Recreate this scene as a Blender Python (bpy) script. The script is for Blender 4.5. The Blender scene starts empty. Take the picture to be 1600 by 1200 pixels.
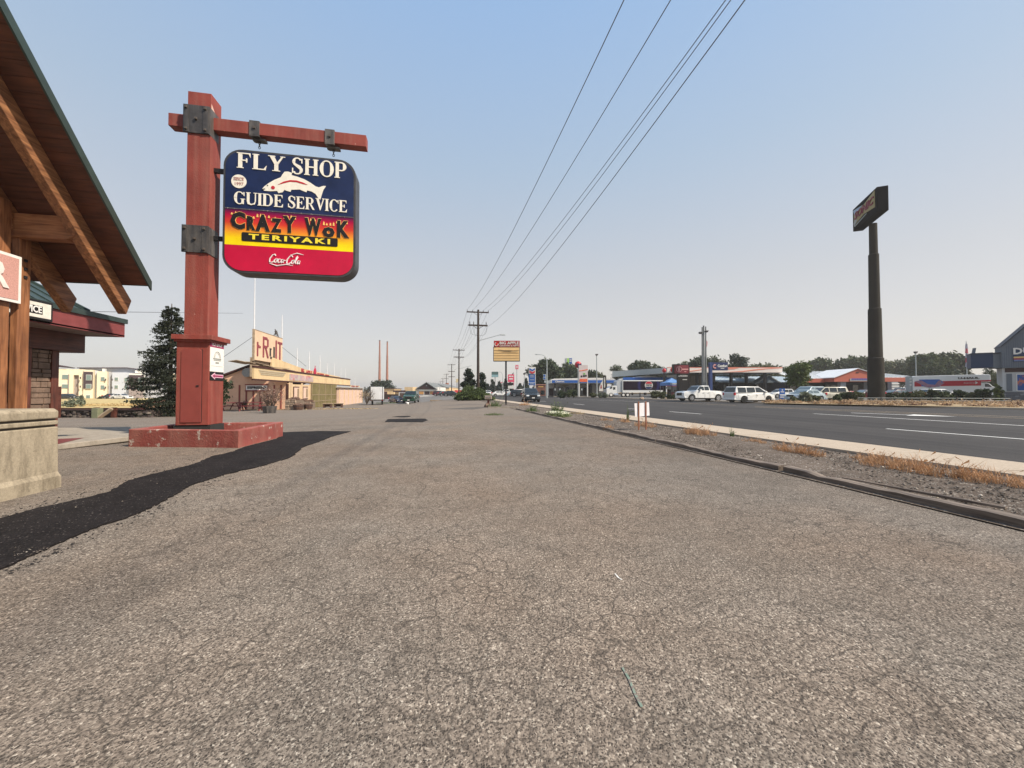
import bpy, bmesh, math, random
import numpy as np
from mathutils import Vector, Matrix, noise
rnd = random.Random(7)
R = math.radians
# ------------------------------------------------------------------ camera, light, sky, exposure
scene = bpy.context.scene
H_CAM = 1.15
YAW = R(-10.39)            # the road runs along +Y; the camera looks a little to the right of it
PITCH = math.atan(12/600)
cd = bpy.data.cameras.new('camera'); cam = bpy.data.objects.new('camera', cd)
scene.collection.objects.link(cam); scene.camera = cam
cd.sensor_width = 36; cd.lens = 36*600/1600; cd.clip_end = 6000; cd.clip_start = .05
cam.location = (0, 0, H_CAM); cam.rotation_euler = (math.pi/2+PITCH, 0, YAW)
SUN_EL, SUN_AZ = R(46), R(124)       # azimuth measured clockwise from +Y
sd = bpy.data.lights.new('sun', 'SUN'); sun = bpy.data.objects.new('sun', sd); scene.collection.objects.link(sun)
sd.energy = 4.6; sd.angle = R(.9); sd.color = (1, .89, .74)
S = Vector((math.sin(SUN_AZ)*math.cos(SUN_EL), math.cos(SUN_AZ)*math.cos(SUN_EL), math.sin(SUN_EL)))
sun.rotation_euler = S.to_track_quat('Z', 'Y').to_euler()
w = bpy.data.worlds.new('World'); scene.world = w; w.use_nodes = True
nt = w.node_tree; nt.nodes.clear()
sky = nt.nodes.new('ShaderNodeTexSky'); sky.sky_type = 'NISHITA'; sky.sun_disc = False
sky.sun_elevation = SUN_EL; sky.sun_rotation = SUN_AZ; sky.air_density = 1.0; sky.dust_density = 1.2; sky.ozone_density = 1.0
bg = nt.nodes.new('ShaderNodeBackground'); bg.inputs[1].default_value = .12
out = nt.nodes.new('ShaderNodeOutputWorld')
# wildfire smoke: the whole sky, all the way round, greys out towards the horizon
tc = nt.nodes.new('ShaderNodeTexCoord'); sp = nt.nodes.new('ShaderNodeSeparateXYZ')
cr = nt.nodes.new('ShaderNodeValToRGB'); mx = nt.nodes.new('ShaderNodeMixRGB'); mx.inputs[0].default_value = .80
sc2 = nt.nodes.new('ShaderNodeMixRGB'); sc2.blend_type = 'MULTIPLY'; sc2.inputs[0].default_value = 1; sc2.inputs[2].default_value = (6.3, 6.3, 6.3, 1)
e = cr.color_ramp.elements
SM = [(0, (.76, .69, .625)), (.12, (.72, .67, .62)), (.25, (.63, .625, .615)), (.5, (.455, .57, .70)), (.72, (.34, .52, .79)), (1, (.27, .45, .75))]
while len(e) < len(SM): e.new(.5)
for q, (p_, c_) in zip(e, SM): q.position = p_; q.color = (*c_, 1)
nt.links.new(tc.outputs['Generated'], sp.inputs[0]); nt.links.new(sp.outputs['Z'], cr.inputs[0]); nt.links.new(cr.outputs[0], sc2.inputs[1])
vd = nt.nodes.new('ShaderNodeVectorMath'); vd.operation = 'DOT_PRODUCT'; vd.inputs[1].default_value = tuple(S); nt.links.new(tc.outputs['Generated'], vd.inputs[0])
dr = nt.nodes.new('ShaderNodeValToRGB'); dr.color_ramp.elements[0].color = (.93, .95, .985, 1); dr.color_ramp.elements[1].color = (1.06, 1.04, 1.02, 1); am = nt.nodes.new('ShaderNodeMath'); am.operation = 'MULTIPLY_ADD'; am.inputs[1].default_value = .5; am.inputs[2].default_value = .5
nt.links.new(vd.outputs['Value'], am.inputs[0]); nt.links.new(am.outputs[0], dr.inputs[0]); sm_ = nt.nodes.new('ShaderNodeMixRGB'); sm_.blend_type = 'MULTIPLY'; sm_.inputs[0].default_value = 1
nt.links.new(sc2.outputs[0], sm_.inputs[1]); nt.links.new(dr.outputs[0], sm_.inputs[2]); nt.links.new(sm_.outputs[0], mx.inputs[2]); nt.links.new(sky.outputs[0], mx.inputs[1])
nt.links.new(mx.outputs[0], bg.inputs[0]); nt.links.new(bg.outputs[0], out.inputs[0])
vs = scene.view_settings; vs.view_transform = 'Standard'; vs.look = 'None'; vs.gamma = 1; vs.use_curve_mapping = False
vs.exposure = .5
# ------------------------------------------------------------------ geometry of the view (used to measure the photograph)
FW = Vector((-math.sin(YAW)*math.cos(PITCH), math.cos(YAW)*math.cos(PITCH), math.sin(PITCH)))
RT = Vector((math.cos(YAW), math.sin(YAW), 0)); UP = RT.cross(FW)
HX = Vector((-math.sin(YAW), math.cos(YAW), 0)); C0 = Vector((0, 0, H_CAM))
def ray(px, py): return FW*600 + RT*(px-800) - UP*(py-600)
def zg(u, v):
    w_ = min(1, max(0, (4-u)/12)); w_ = w_*w_*(3-2*w_)
    return -.018*min(44, max(0, v-9))*w_
def G(px, py, z=None):
    r = ray(px, py)
    zz = z if z is not None else 0.0
    for _ in range(1 if z is not None else 12):
        t = (zz-H_CAM)/r.z; p = C0+r*t
        if z is None: zz = .5*zz+.5*zg(p.x, p.y)
    return p
def P(px, py, d):
    r = ray(px, py); return C0 + r*(d/r.dot(HX))
def HU(px, py, u): r = ray(px, py); return C0 + r*(u/r.x)
def HV(px, py, v): r = ray(px, py); return C0 + r*(v/r.y)
# ------------------------------------------------------------------ materials
MATS = {}
def mat(name, col, rough=.7, var=.18, scale=6, bump=.0, bscale=60, metal=0, chip=None, chipat=.62, chipscale=9, streak=None, emit=0, spec=.35):
    if name in MATS: return MATS[name]
    m = bpy.data.materials.new(name); m.use_nodes = True; MATS[name] = m
    n = m.node_tree; b = n.nodes['Principled BSDF']
    b.inputs['Roughness'].default_value = rough; b.inputs['Metallic'].default_value = metal
    t = n.nodes.new('ShaderNodeTexCoord'); src = t.outputs['Object']
    no = n.nodes.new('ShaderNodeTexNoise'); no.inputs['Scale'].default_value = scale; no.inputs['Detail'].default_value = 6; no.inputs['Roughness'].default_value = .65
    n.links.new(src, no.inputs['Vector'])
    mr = n.nodes.new('ShaderNodeMapRange'); mr.inputs[1].default_value = .25; mr.inputs[2].default_value = .75
    mr.inputs[3].default_value = 1-var; mr.inputs[4].default_value = 1+var; n.links.new(no.outputs[0], mr.inputs[0])
    mu = n.nodes.new('ShaderNodeMixRGB'); mu.blend_type = 'MULTIPLY'; mu.inputs[0].default_value = 1; mu.inputs[1].default_value = (*col, 1)
    n.links.new(mr.outputs[0], mu.inputs[2]); last = mu.outputs[0]
    if streak:
        mp = n.nodes.new('ShaderNodeMapping'); mp.inputs['Scale'].default_value = streak[1]; n.links.new(src, mp.inputs[0])
        s2 = n.nodes.new('ShaderNodeTexNoise'); s2.inputs['Scale'].default_value = 1; s2.inputs['Detail'].default_value = 5; n.links.new(mp.outputs[0], s2.inputs['Vector'])
        r2 = n.nodes.new('ShaderNodeMapRange'); r2.inputs[1].default_value = .45; r2.inputs[2].default_value = .7; r2.inputs[3].default_value = 0; r2.inputs[4].default_value = streak[2]
        n.links.new(s2.outputs[0], r2.inputs[0]); m2 = n.nodes.new('ShaderNodeMixRGB'); n.links.new(r2.outputs[0], m2.inputs[0]); n.links.new(last, m2.inputs[1]); m2.inputs[2].default_value = (*streak[0], 1); last = m2.outputs[0]
    if chip:
        c1 = n.nodes.new('ShaderNodeTexNoise'); c1.inputs['Scale'].default_value = chipscale; c1.inputs['Detail'].default_value = 8; c1.inputs['Roughness'].default_value = .7; n.links.new(src, c1.inputs['Vector'])
        r1 = n.nodes.new('ShaderNodeMapRange'); r1.inputs[1].default_value = chipat; r1.inputs[2].default_value = chipat+.02; n.links.new(c1.outputs[0], r1.inputs[0])
        m1 = n.nodes.new('ShaderNodeMixRGB'); n.links.new(r1.outputs[0], m1.inputs[0]); n.links.new(last, m1.inputs[1]); m1.inputs[2].default_value = (*chip, 1); last = m1.outputs[0]
    n.links.new(last, b.inputs['Base Color'])
    if bump:
        bn = n.nodes.new('ShaderNodeTexNoise'); bn.inputs['Scale'].default_value = bscale; bn.inputs['Detail'].default_value = 4; n.links.new(src, bn.inputs['Vector'])
        bb = n.nodes.new('ShaderNodeBump'); bb.inputs['Strength'].default_value = bump; bb.inputs['Distance'].default_value = .02; n.links.new(bn.outputs[0], bb.inputs['Height']); n.links.new(bb.outputs[0], b.inputs['Normal'])
    b.inputs['Specular IOR Level'].default_value = spec
    if emit: b.inputs['Emission Color'].default_value = (*col, 1); b.inputs['Emission Strength'].default_value = emit
    return m
def wood(name, a, b_, axis='x'):
    m = bpy.data.materials.new(name); m.use_nodes = True; MATS[name] = m; n = m.node_tree; b = n.nodes['Principled BSDF']; b.inputs['Roughness'].default_value = .6
    t = n.nodes.new('ShaderNodeTexCoord'); mp = n.nodes.new('ShaderNodeMapping')
    s = {'x': (1.2, 14, 14), 'y': (14, 1.2, 14), 'z': (14, 14, 1.2)}[axis]; mp.inputs['Scale'].default_value = s
    n.links.new(t.outputs['Object'], mp.inputs[0])
    no = n.nodes.new('ShaderNodeTexNoise'); no.inputs['Scale'].default_value = 1.4; no.inputs['Detail'].default_value = 8; no.inputs['Distortion'].default_value = .8; n.links.new(mp.outputs[0], no.inputs['Vector'])
    c = n.nodes.new('ShaderNodeValToRGB'); c.color_ramp.elements[0].position = .32; c.color_ramp.elements[0].color = (*a, 1); c.color_ramp.elements[1].position = .68; c.color_ramp.elements[1].color = (*b_, 1)
    n.links.new(no.outputs[0], c.inputs[0])
    k = n.nodes.new('ShaderNodeTexNoise'); k.inputs['Scale'].default_value = 2.2; k.inputs['Detail'].default_value = 3; n.links.new(t.outputs['Object'], k.inputs['Vector'])
    kr = n.nodes.new('ShaderNodeMapRange'); kr.inputs[1].default_value = .3; kr.inputs[2].default_value = .7; kr.inputs[3].default_value = .65; kr.inputs[4].default_value = 1.2; n.links.new(k.outputs[0], kr.inputs[0])
    mu = n.nodes.new('ShaderNodeMixRGB'); mu.blend_type = 'MULTIPLY'; mu.inputs[0].default_value = 1; n.links.new(c.outputs[0], mu.inputs[1]); n.links.new(kr.outputs[0], mu.inputs[2])
    n.links.new(mu.outputs[0], b.inputs['Base Color'])
    bb = n.nodes.new('ShaderNodeBump'); bb.inputs['Strength'].default_value = .3; bb.inputs['Distance'].default_value = .01; n.links.new(no.outputs[0], bb.inputs['Height']); n.links.new(bb.outputs[0], b.inputs['Normal'])
    return m
def glass(name='window_glass', col=(.03, .04, .05)):
    m = mat(name, col, .08, .05); m.node_tree.nodes['Principled BSDF'].inputs['Specular IOR Level'].default_value = .8; return m
# ------------------------------------------------------------------ mesh builder and object helpers
COL = scene.collection
class MB:
    def __init__(s): s.v = []; s.f = []; s.m = []
    def add(s, vs, fs, mi=0):
        o = len(s.v); s.v += [tuple(q) for q in vs]; s.f += [tuple(i+o for i in f) for f in fs]; s.m += [mi]*len(fs); return s
    def box(s, x0, x1, y0, y1, z0, z1, mi=0, M=None):
        vs = [Vector((x, y, z)) for z in (z0, z1) for y in (y0, y1) for x in (x0, x1)]
        if M: vs = [M @ q for q in vs]
        return s.add(vs, [(0, 2, 3, 1), (4, 5, 7, 6), (0, 1, 5, 4), (2, 6, 7, 3), (0, 4, 6, 2), (1, 3, 7, 5)], mi)
    def prism(s, poly, a0, a1, axis='z', mi=0, M=None):
        # poly: 2D points; axis: extrusion direction. z->(x,y); y->(x,z); x->(y,z)
        def p3(p, a): return Vector({'z': (p[0], p[1], a), 'y': (p[0], a, p[1]), 'x': (a, p[0], p[1])}[axis])
        n = len(poly); vs = [p3(p, a0) for p in poly]+[p3(p, a1) for p in poly]
        if M: vs = [M @ q for q in vs]
        fs = [tuple(range(n))[::-1], tuple(range(n, 2*n))]+[(i, (i+1) % n, n+(i+1) % n, n+i) for i in range(n)]
        return s.add(vs, fs, mi)
    def tube(s, pts, r, n=8, mi=0, cap=True):
        pts = [Vector(p) for p in pts]; rs = r if isinstance(r, (list, tuple)) else [r]*len(pts); rings = []
        vs = []; prev = None
        for i, p in enumerate(pts):
            d = (pts[min(i+1, len(pts)-1)]-pts[max(i-1, 0)]).normalized()
            a = Vector((0, 0, 1)) if abs(d.z) < .9 else Vector((1, 0, 0))
            x = d.cross(a).normalized() if prev is None else (prev-d*prev.dot(d)).normalized(); prev = x; y = d.cross(x)
            for k in range(n):
                t = 2*math.pi*k/n; vs.append(p+(x*math.cos(t)+y*math.sin(t))*rs[i])
        fs = [(i*n+k, i*n+(k+1) % n, (i+1)*n+(k+1) % n, (i+1)*n+k) for i in range(len(pts)-1) for k in range(n)]
        if cap: fs += [tuple(range(n))[::-1], tuple(range((len(pts)-1)*n, len(pts)*n))]
        return s.add(vs, fs, mi)
    def ell(s, c, rad, mi=0, n=8, m=6, jit=0):
        vs = []; fs = []
        for j in range(m+1):
            ph = math.pi*j/m
            for k in range(n):
                t = 2*math.pi*k/n; q = 1+rnd.uniform(-jit, jit)
                vs.append((c[0]+rad[0]*math.sin(ph)*math.cos(t)*q, c[1]+rad[1]*math.sin(ph)*math.sin(t)*q, c[2]+rad[2]*math.cos(ph)*q))
        for j in range(m):
            for k in range(n): fs.append((j*n+k, (j+1)*n+k, (j+1)*n+(k+1) % n, j*n+(k+1) % n))
        return s.add(vs, fs, mi)
    def mesh(s, name, mats):
        me = bpy.data.meshes.new(name); me.from_pydata(s.v, [], s.f)
        for m in (mats if isinstance(mats, (list, tuple)) else [mats]): me.materials.append(m)
        if any(s.m): me.polygons.foreach_set('material_index', s.m)
        bm = bmesh.new(); bm.from_mesh(me); bmesh.ops.recalc_face_normals(bm, faces=bm.faces)
        big = [f for f in bm.faces if len(f.verts) > 4]
        if big: bmesh.ops.triangulate(bm, faces=big)
        bm.to_mesh(me); bm.free(); return me
    def build(s, name, mats, parent=None, label=None, bevel=0, smooth=False, loc=None, rz=None, kind=None, seg=2):
        o = bpy.data.objects.new(name, s.mesh(name, mats)); COL.objects.link(o)
        if parent: o.parent = parent
        if label: o['label'] = label
        if kind: o['kind'] = kind
        if loc is not None: o.location = loc
        if rz is not None: o.rotation_euler = (0, 0, rz)
        if bevel:
            b = o.modifiers.new('bevel', 'BEVEL'); b.width = bevel; b.segments = seg; b.limit_method = 'ANGLE'; b.angle_limit = R(35)
        if smooth: o.data.shade_smooth() if not bevel else o.data.polygons.foreach_set('use_smooth', [True]*len(o.data.polygons))
        if smooth and hasattr(o.data, 'set_sharp_from_angle'): o.data.set_sharp_from_angle(angle=R(38))
        return o
def tag(o, label, cat, group=None, kind=None):
    o['label'] = label; o['category'] = cat
    if group: o['group'] = group
    if kind: o['kind'] = kind
    return o
def thing(name, label, cat, loc=(0, 0, 0), rz=0, group=None):
    o = bpy.data.objects.new(name, None); COL.objects.link(o); o.location = loc; o.rotation_euler = (0, 0, rz); o.empty_display_size = .2
    return tag(o, label, cat, group)
def struct(o): o['kind'] = 'structure'; return o
def kids(o): return [c for c in COL.objects if c.parent is o]
def dup(root, loc, rz, label=None, scale=None):
    def cp(o, par):
        c = o.copy(); COL.objects.link(c)
        if par: c.parent = par
        for k in kids(o): cp(k, c)
        return c
    r = cp(root, None); r.location = loc; r.rotation_euler = (0, 0, rz)
    if label: r['label'] = label
    if scale: r.scale = (scale,)*3
    return r
def text(s, h, m, parent, loc, bold=.0, depth=.02, xs=1, rx=math.pi/2, rz=0, align='CENTER', shear=0, name='lettering', space=1):
    cu = bpy.data.curves.new(name, 'FONT'); cu.body = s; cu.size = h/.72; cu.align_x = align; cu.align_y = 'CENTER'; cu.extrude = depth/2; cu.offset = bold*h; cu.shear = shear; cu.resolution_u = 2; cu.space_character = space
    t = bpy.data.objects.new(name, cu); COL.objects.link(t); dg = bpy.context.evaluated_depsgraph_get()
    me = bpy.data.meshes.new_from_object(t.evaluated_get(dg)); bpy.data.objects.remove(t); me.materials.clear(); me.materials.append(m)
    o = bpy.data.objects.new(name, me); COL.objects.link(o); o.parent = parent; o.location = loc; o.rotation_euler = (rx, 0, rz); o.scale = (xs, 1, 1); return o
# a small serif alphabet made of raised strokes (unit height, drawn in x,z)
def arc(cx, cz, rx, rz, a0, a1, t0, t1, n=9):
    out = []
    for i in range(n):
        a, b = R(a0+(a1-a0)*i/n), R(a0+(a1-a0)*(i+1)/n)
        def th(q): return t0+(t1-t0)*abs(math.cos(q))
        out.append([(cx+(rx)*math.cos(a), cz+rz*math.sin(a)), (cx+rx*math.cos(b), cz+rz*math.sin(b)), (cx+(rx-th(b))*math.cos(b), cz+(rz-t0)*math.sin(b)), (cx+(rx-th(a))*math.cos(a), cz+(rz-t0)*math.sin(a))])
    return out
def rc(x0, x1, z0, z1): return [(x0, z0), (x1, z0), (x1, z1), (x0, z1)]
T, N = .20, .07
def stem(x, z0=0, z1=1): return [rc(x, x+T, z0, z1), rc(x-.07, x+T+.07, z0, z0+.05), rc(x-.07, x+T+.07, z1-.05, z1)]
def glyph(c):
    if c == 'F': return stem(.07)+[rc(.2, .68, .93, 1), [(.6, .93), (.68, .93), (.68, .72)], rc(.2, .5, .48, .55), rc(.46, .52, .38, .65)], .74
    if c == 'E': return stem(.07)+[rc(.2, .68, .93, 1), [(.6, .93), (.68, .93), (.68, .74)], rc(.2, .5, .48, .55), rc(.46, .52, .38, .65), rc(.2, .72, 0, .07), [(.6, .07), (.72, .07), (.74, .28)]], .8
    if c == 'L': return stem(.07)+[rc(.2, .68, 0, .07), [(.58, .07), (.68, .07), (.72, .3)]], .76
    if c == 'I': return stem(.07), .36
    if c == 'H': return stem(.07)+stem(.6)+[rc(.2, .65, .47, .55)], .9
    if c == 'Y': return [rc(.32, .32+T, 0, .45), rc(.22, .62, 0, .05), [(.06, 1), (.3, 1), (.52, .45), (.32, .45)], [(.72, 1), (.8, 1), (.52, .45), (.42, .5)], rc(0, .36, .95, 1), rc(.62, .88, .95, 1)], .86
    if c == 'V': return [[(.06, 1), (.3, 1), (.5, .25), (.42, 0)], [(.72, 1), (.8, 1), (.46, 0), (.42, .1)], rc(0, .36, .95, 1), rc(.62, .88, .95, 1)], .86
    if c == 'P': return stem(.07)+[rc(.2, .42, .93, 1), rc(.2, .42, .44, .51)]+arc(.42, .72, .33, .28, -90, 90, N, T+.02), .8
    if c == 'R': return stem(.07)+[rc(.2, .42, .93, 1), rc(.2, .42, .46, .53)]+arc(.42, .73, .31, .27, -90, 90, N, T)+[[(.36, .5), (.52, .5), (.86, 0), (.66, 0)]], .88
    if c == 'D': return stem(.07)+[rc(.2, .4, .93, 1), rc(.2, .4, 0, .07)]+arc(.4, .5, .44, .5, -90, 90, N, T+.02, 12), .9
    if c == 'O': return arc(.45, .5, .44, .52, 0, 360, N, T+.02, 20), .9
    if c in 'GC':
        g = arc(.46, .5, .44, .52, 40, 318, N, T+.02, 16)+[[(.78, .98), (.84, .98), (.84, .66), (.78, .72)]]
        if c == 'G': g += [rc(.62, .8, .02, .42), rc(.54, .9, .4, .45)]
        return g, (.94 if c == 'G' else .88)
    if c == 'U': return [rc(.07,.27,.3,1)]+[rc(0, .36, .95, 1), rc(.6, .9, .95, 1), rc(.72, .79, .3, 1)][0:]+[[(.07,0.3),(.27,.3),(.30,.14),(.14,.06)],[(.14,.06),(.30,.14),(.45,.07),(.42,-.02)],[(.42,-.02),(.45,.07),(.64,.14),(.70,.06)],[(.64,.14),(.72,.3),(.79,.3),(.70,.06)]], .9
    if c == 'N': return [rc(.1,.17,0,1), rc(.66,.73,0,1), [(.1,1),(.3,1),(.73,0),(.6,0)], rc(0,.27,0,.05), rc(0,.2,.95,1), rc(.56,.83,.95,1)], .86
    if c == 'S': return arc(.36, .74, .31, .28, 30, 200, N, .17)+arc(.36, .27, .33, .29, 208, 382, N, .18)+[[(.05, .80), (.12, .58), (.66, .16), (.68, .34), (.56, .52), (.24, .66)], rc(.6, .66, .68, .96), rc(.04, .1, .05, .36)], .74
    if c == 'A': return [[(.34, 1), (.46, 1), (.16, 0), (.1, 0)], [(.34, 1), (.5, 1), (.84, 0), (.6, 0)], rc(.22, .62, .28, .34), rc(0, .26, 0, .05), rc(.54, .9, 0, .05)], .88
    if c == 'B': return stem(.07)+[rc(.2, .42, .93, 1), rc(.2, .42, .48, .54), rc(.2, .42, 0, .07)]+arc(.42, .76, .27, .24, -90, 90, N, T)+arc(.42, .27, .33, .27, -90, 90, N, T), .82
    return [], .4
def serif(s, h, m, parent, x0, x1, z, y, depth=.02, name='lettering'):
    tot = sum(glyph(c)[1]+.04 for c in s)-.04; k = (x1-x0)/tot; b = MB(); x = x0; j = 0
    for c in s:
        g, wd = glyph(c)
        for poly in g:
            j = (j+1) % 9; b.prism([(x+p[0]*k, z+p[1]*h) for p in poly], y-depth-j*.0006, y, 'y')
        x += (wd+.04)*k
    return b.build(name, m, parent)
# leaves as many small faces
def leafmesh(name, blobs, n, size, m, parent=None, seed=1, shell=.55, flat=0, asp=1.0, zmin=None):
    rg = np.random.default_rng(seed); blobs = [tuple(q[:3])+tuple(max(.03, abs(r_)) for r_ in q[3:]) for q in blobs]; vol = np.array([b[3]*b[4]*b[5] for b in blobs])**.75; idx = rg.choice(len(blobs), n, p=vol/vol.sum())
    B = np.array(blobs)[idx]; d = rg.normal(size=(n, 3)); d /= np.linalg.norm(d, axis=1)[:, None]
    r = (shell+(1-shell)*rg.random(n)**.7)*(1+.18*np.sin(d[:, 0]*7+B[:, 0]*3)*np.cos(d[:, 2]*6+B[:, 1])) * (1+.12*rg.normal(size=n))
    c = B[:, :3]+d*r[:, None]*B[:, 3:6]
    if zmin is not None: c[:, 2] = np.maximum(c[:, 2], zmin+rg.random(n)*size)
    a = rg.normal(size=(n, 3)); a[:, 2] *= (1-flat); a /= np.linalg.norm(a, axis=1)[:, None]
    b = np.cross(a, rg.normal(size=(n, 3))); b /= np.linalg.norm(b, axis=1)[:, None]
    s = size*(.5+rg.random(n))[:, None]
    vv = np.empty((n, 4, 3)); vv[:, 0] = c-a*s*asp; vv[:, 1] = c-b*s*.45; vv[:, 2] = c+a*s*asp; vv[:, 3] = c+b*s*.45
    return qmesh(name, vv.reshape(-1, 3), n, m, parent)
def qmesh(name, vv, n, m, parent, k=4):
    me = bpy.data.meshes.new(name); me.vertices.add(n*k); me.vertices.foreach_set('co', vv.ravel()); me.loops.add(n*k); me.loops.foreach_set('vertex_index', np.arange(n*k)); me.polygons.add(n)
    me.polygons.foreach_set('loop_start', np.arange(0, n*k, k)); me.update(calc_edges=True); me.materials.append(m)
    o = bpy.data.objects.new(name, me); COL.objects.link(o)
    if parent: o.parent = parent
    return o
def leafmat(name, col, var=.45, scale=1.2):
    m = mat(name, col, .65, var, scale); n = m.node_tree; b = n.nodes['Principled BSDF']
    # thin leaves let some light through
    tr = n.nodes.new('ShaderNodeBsdfTranslucent'); ms = n.nodes.new('ShaderNodeMixShader'); ms.inputs[0].default_value = .22
    lk = b.inputs['Base Color'].links[0].from_socket; n.links.new(lk, tr.inputs[0]); o = n.nodes['Material Output']
    n.links.new(b.outputs[0], ms.inputs[1]); n.links.new(tr.outputs[0], ms.inputs[2]); n.links.new(ms.outputs[0], o.inputs[0]); return m
# ------------------------------------------------------------------ ground materials
class N_:
    def __init__(s, m): s.n = m.node_tree; s.b = s.n.nodes['Principled BSDF']; s.tc = s.n.nodes.new('ShaderNodeTexCoord').outputs['Object']
    def noise(s, sc, det=5, rough=.6, vec=None, dist=0):
        k = s.n.nodes.new('ShaderNodeTexNoise'); k.inputs['Scale'].default_value = sc; k.inputs['Detail'].default_value = det; k.inputs['Roughness'].default_value = rough; k.inputs['Distortion'].default_value = dist
        s.n.links.new(vec or s.tc, k.inputs['Vector']); return k.outputs[0]
    def vor(s, sc, feat='F1', out='Distance', vec=None, rand=1):
        k = s.n.nodes.new('ShaderNodeTexVoronoi'); k.feature = feat; k.inputs['Scale'].default_value = sc; k.inputs['Randomness'].default_value = rand; s.n.links.new(vec or s.tc, k.inputs['Vector']); return k.outputs[out]
    def mr(s, x, a, b, c, d, smooth=False):
        k = s.n.nodes.new('ShaderNodeMapRange')
        if smooth: k.interpolation_type = 'SMOOTHSTEP'
        for i, q in enumerate((a, b, c, d)): k.inputs[i+1].default_value = q
        s.n.links.new(x, k.inputs[0]); return k.outputs[0]
    def mix(s, f, a, b, mode='MIX'):
        k = s.n.nodes.new('ShaderNodeMixRGB'); k.blend_type = mode
        for i, q in enumerate((f, a, b)):
            if isinstance(q, (int, float)): k.inputs[i].default_value = q if i == 0 else (q, q, q, 1)
            elif isinstance(q, tuple): k.inputs[i].default_value = (*q, 1)
            else: s.n.links.new(q, k.inputs[i])
        return k.outputs[0]
    def math(s, op, a, b):
        k = s.n.nodes.new('ShaderNodeMath'); k.operation = op
        for i, q in enumerate((a, b)):
            if isinstance(q, (int, float)): k.inputs[i].default_value = q
            else: s.n.links.new(q, k.inputs[i])
        return k.outputs[0]
    def ramp(s, x, pts):
        k = s.n.nodes.new('ShaderNodeValToRGB'); e = k.color_ramp.elements
        while len(e) < len(pts): e.new(.5)
        for q, (p, c) in zip(e, pts): q.position = p; q.color = (*c, 1)
        s.n.links.new(x, k.inputs[0]); return k.outputs[0]
    def warp(s, sc, amt):
        k = s.n.nodes.new('ShaderNodeTexNoise'); k.inputs['Scale'].default_value = sc; s.n.links.new(s.tc, k.inputs['Vector'])
        v = s.n.nodes.new('ShaderNodeVectorMath'); v.operation = 'MULTIPLY_ADD'; s.n.links.new(k.outputs['Color'], v.inputs[0]); v.inputs[1].default_value = (amt,)*3; s.n.links.new(s.tc, v.inputs[2]); return v.outputs[0]
    def fin(s, col, rough, h=None, dist=.01, strength=1):
        s.n.links.new(col, s.b.inputs['Base Color']); s.b.inputs['Specular IOR Level'].default_value = .15
        if isinstance(rough, (int, float)): s.b.inputs['Roughness'].default_value = rough
        else: s.n.links.new(rough, s.b.inputs['Roughness'])
        if h is not None:
            k = s.n.nodes.new('ShaderNodeBump'); k.inputs['Strength'].default_value = strength; k.inputs['Distance'].default_value = dist; s.n.links.new(h, k.inputs['Height']); s.n.links.new(k.outputs[0], s.b.inputs['Normal'])
def newmat(name): m = bpy.data.materials.new(name); m.use_nodes = True; MATS[name] = m; return m
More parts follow.
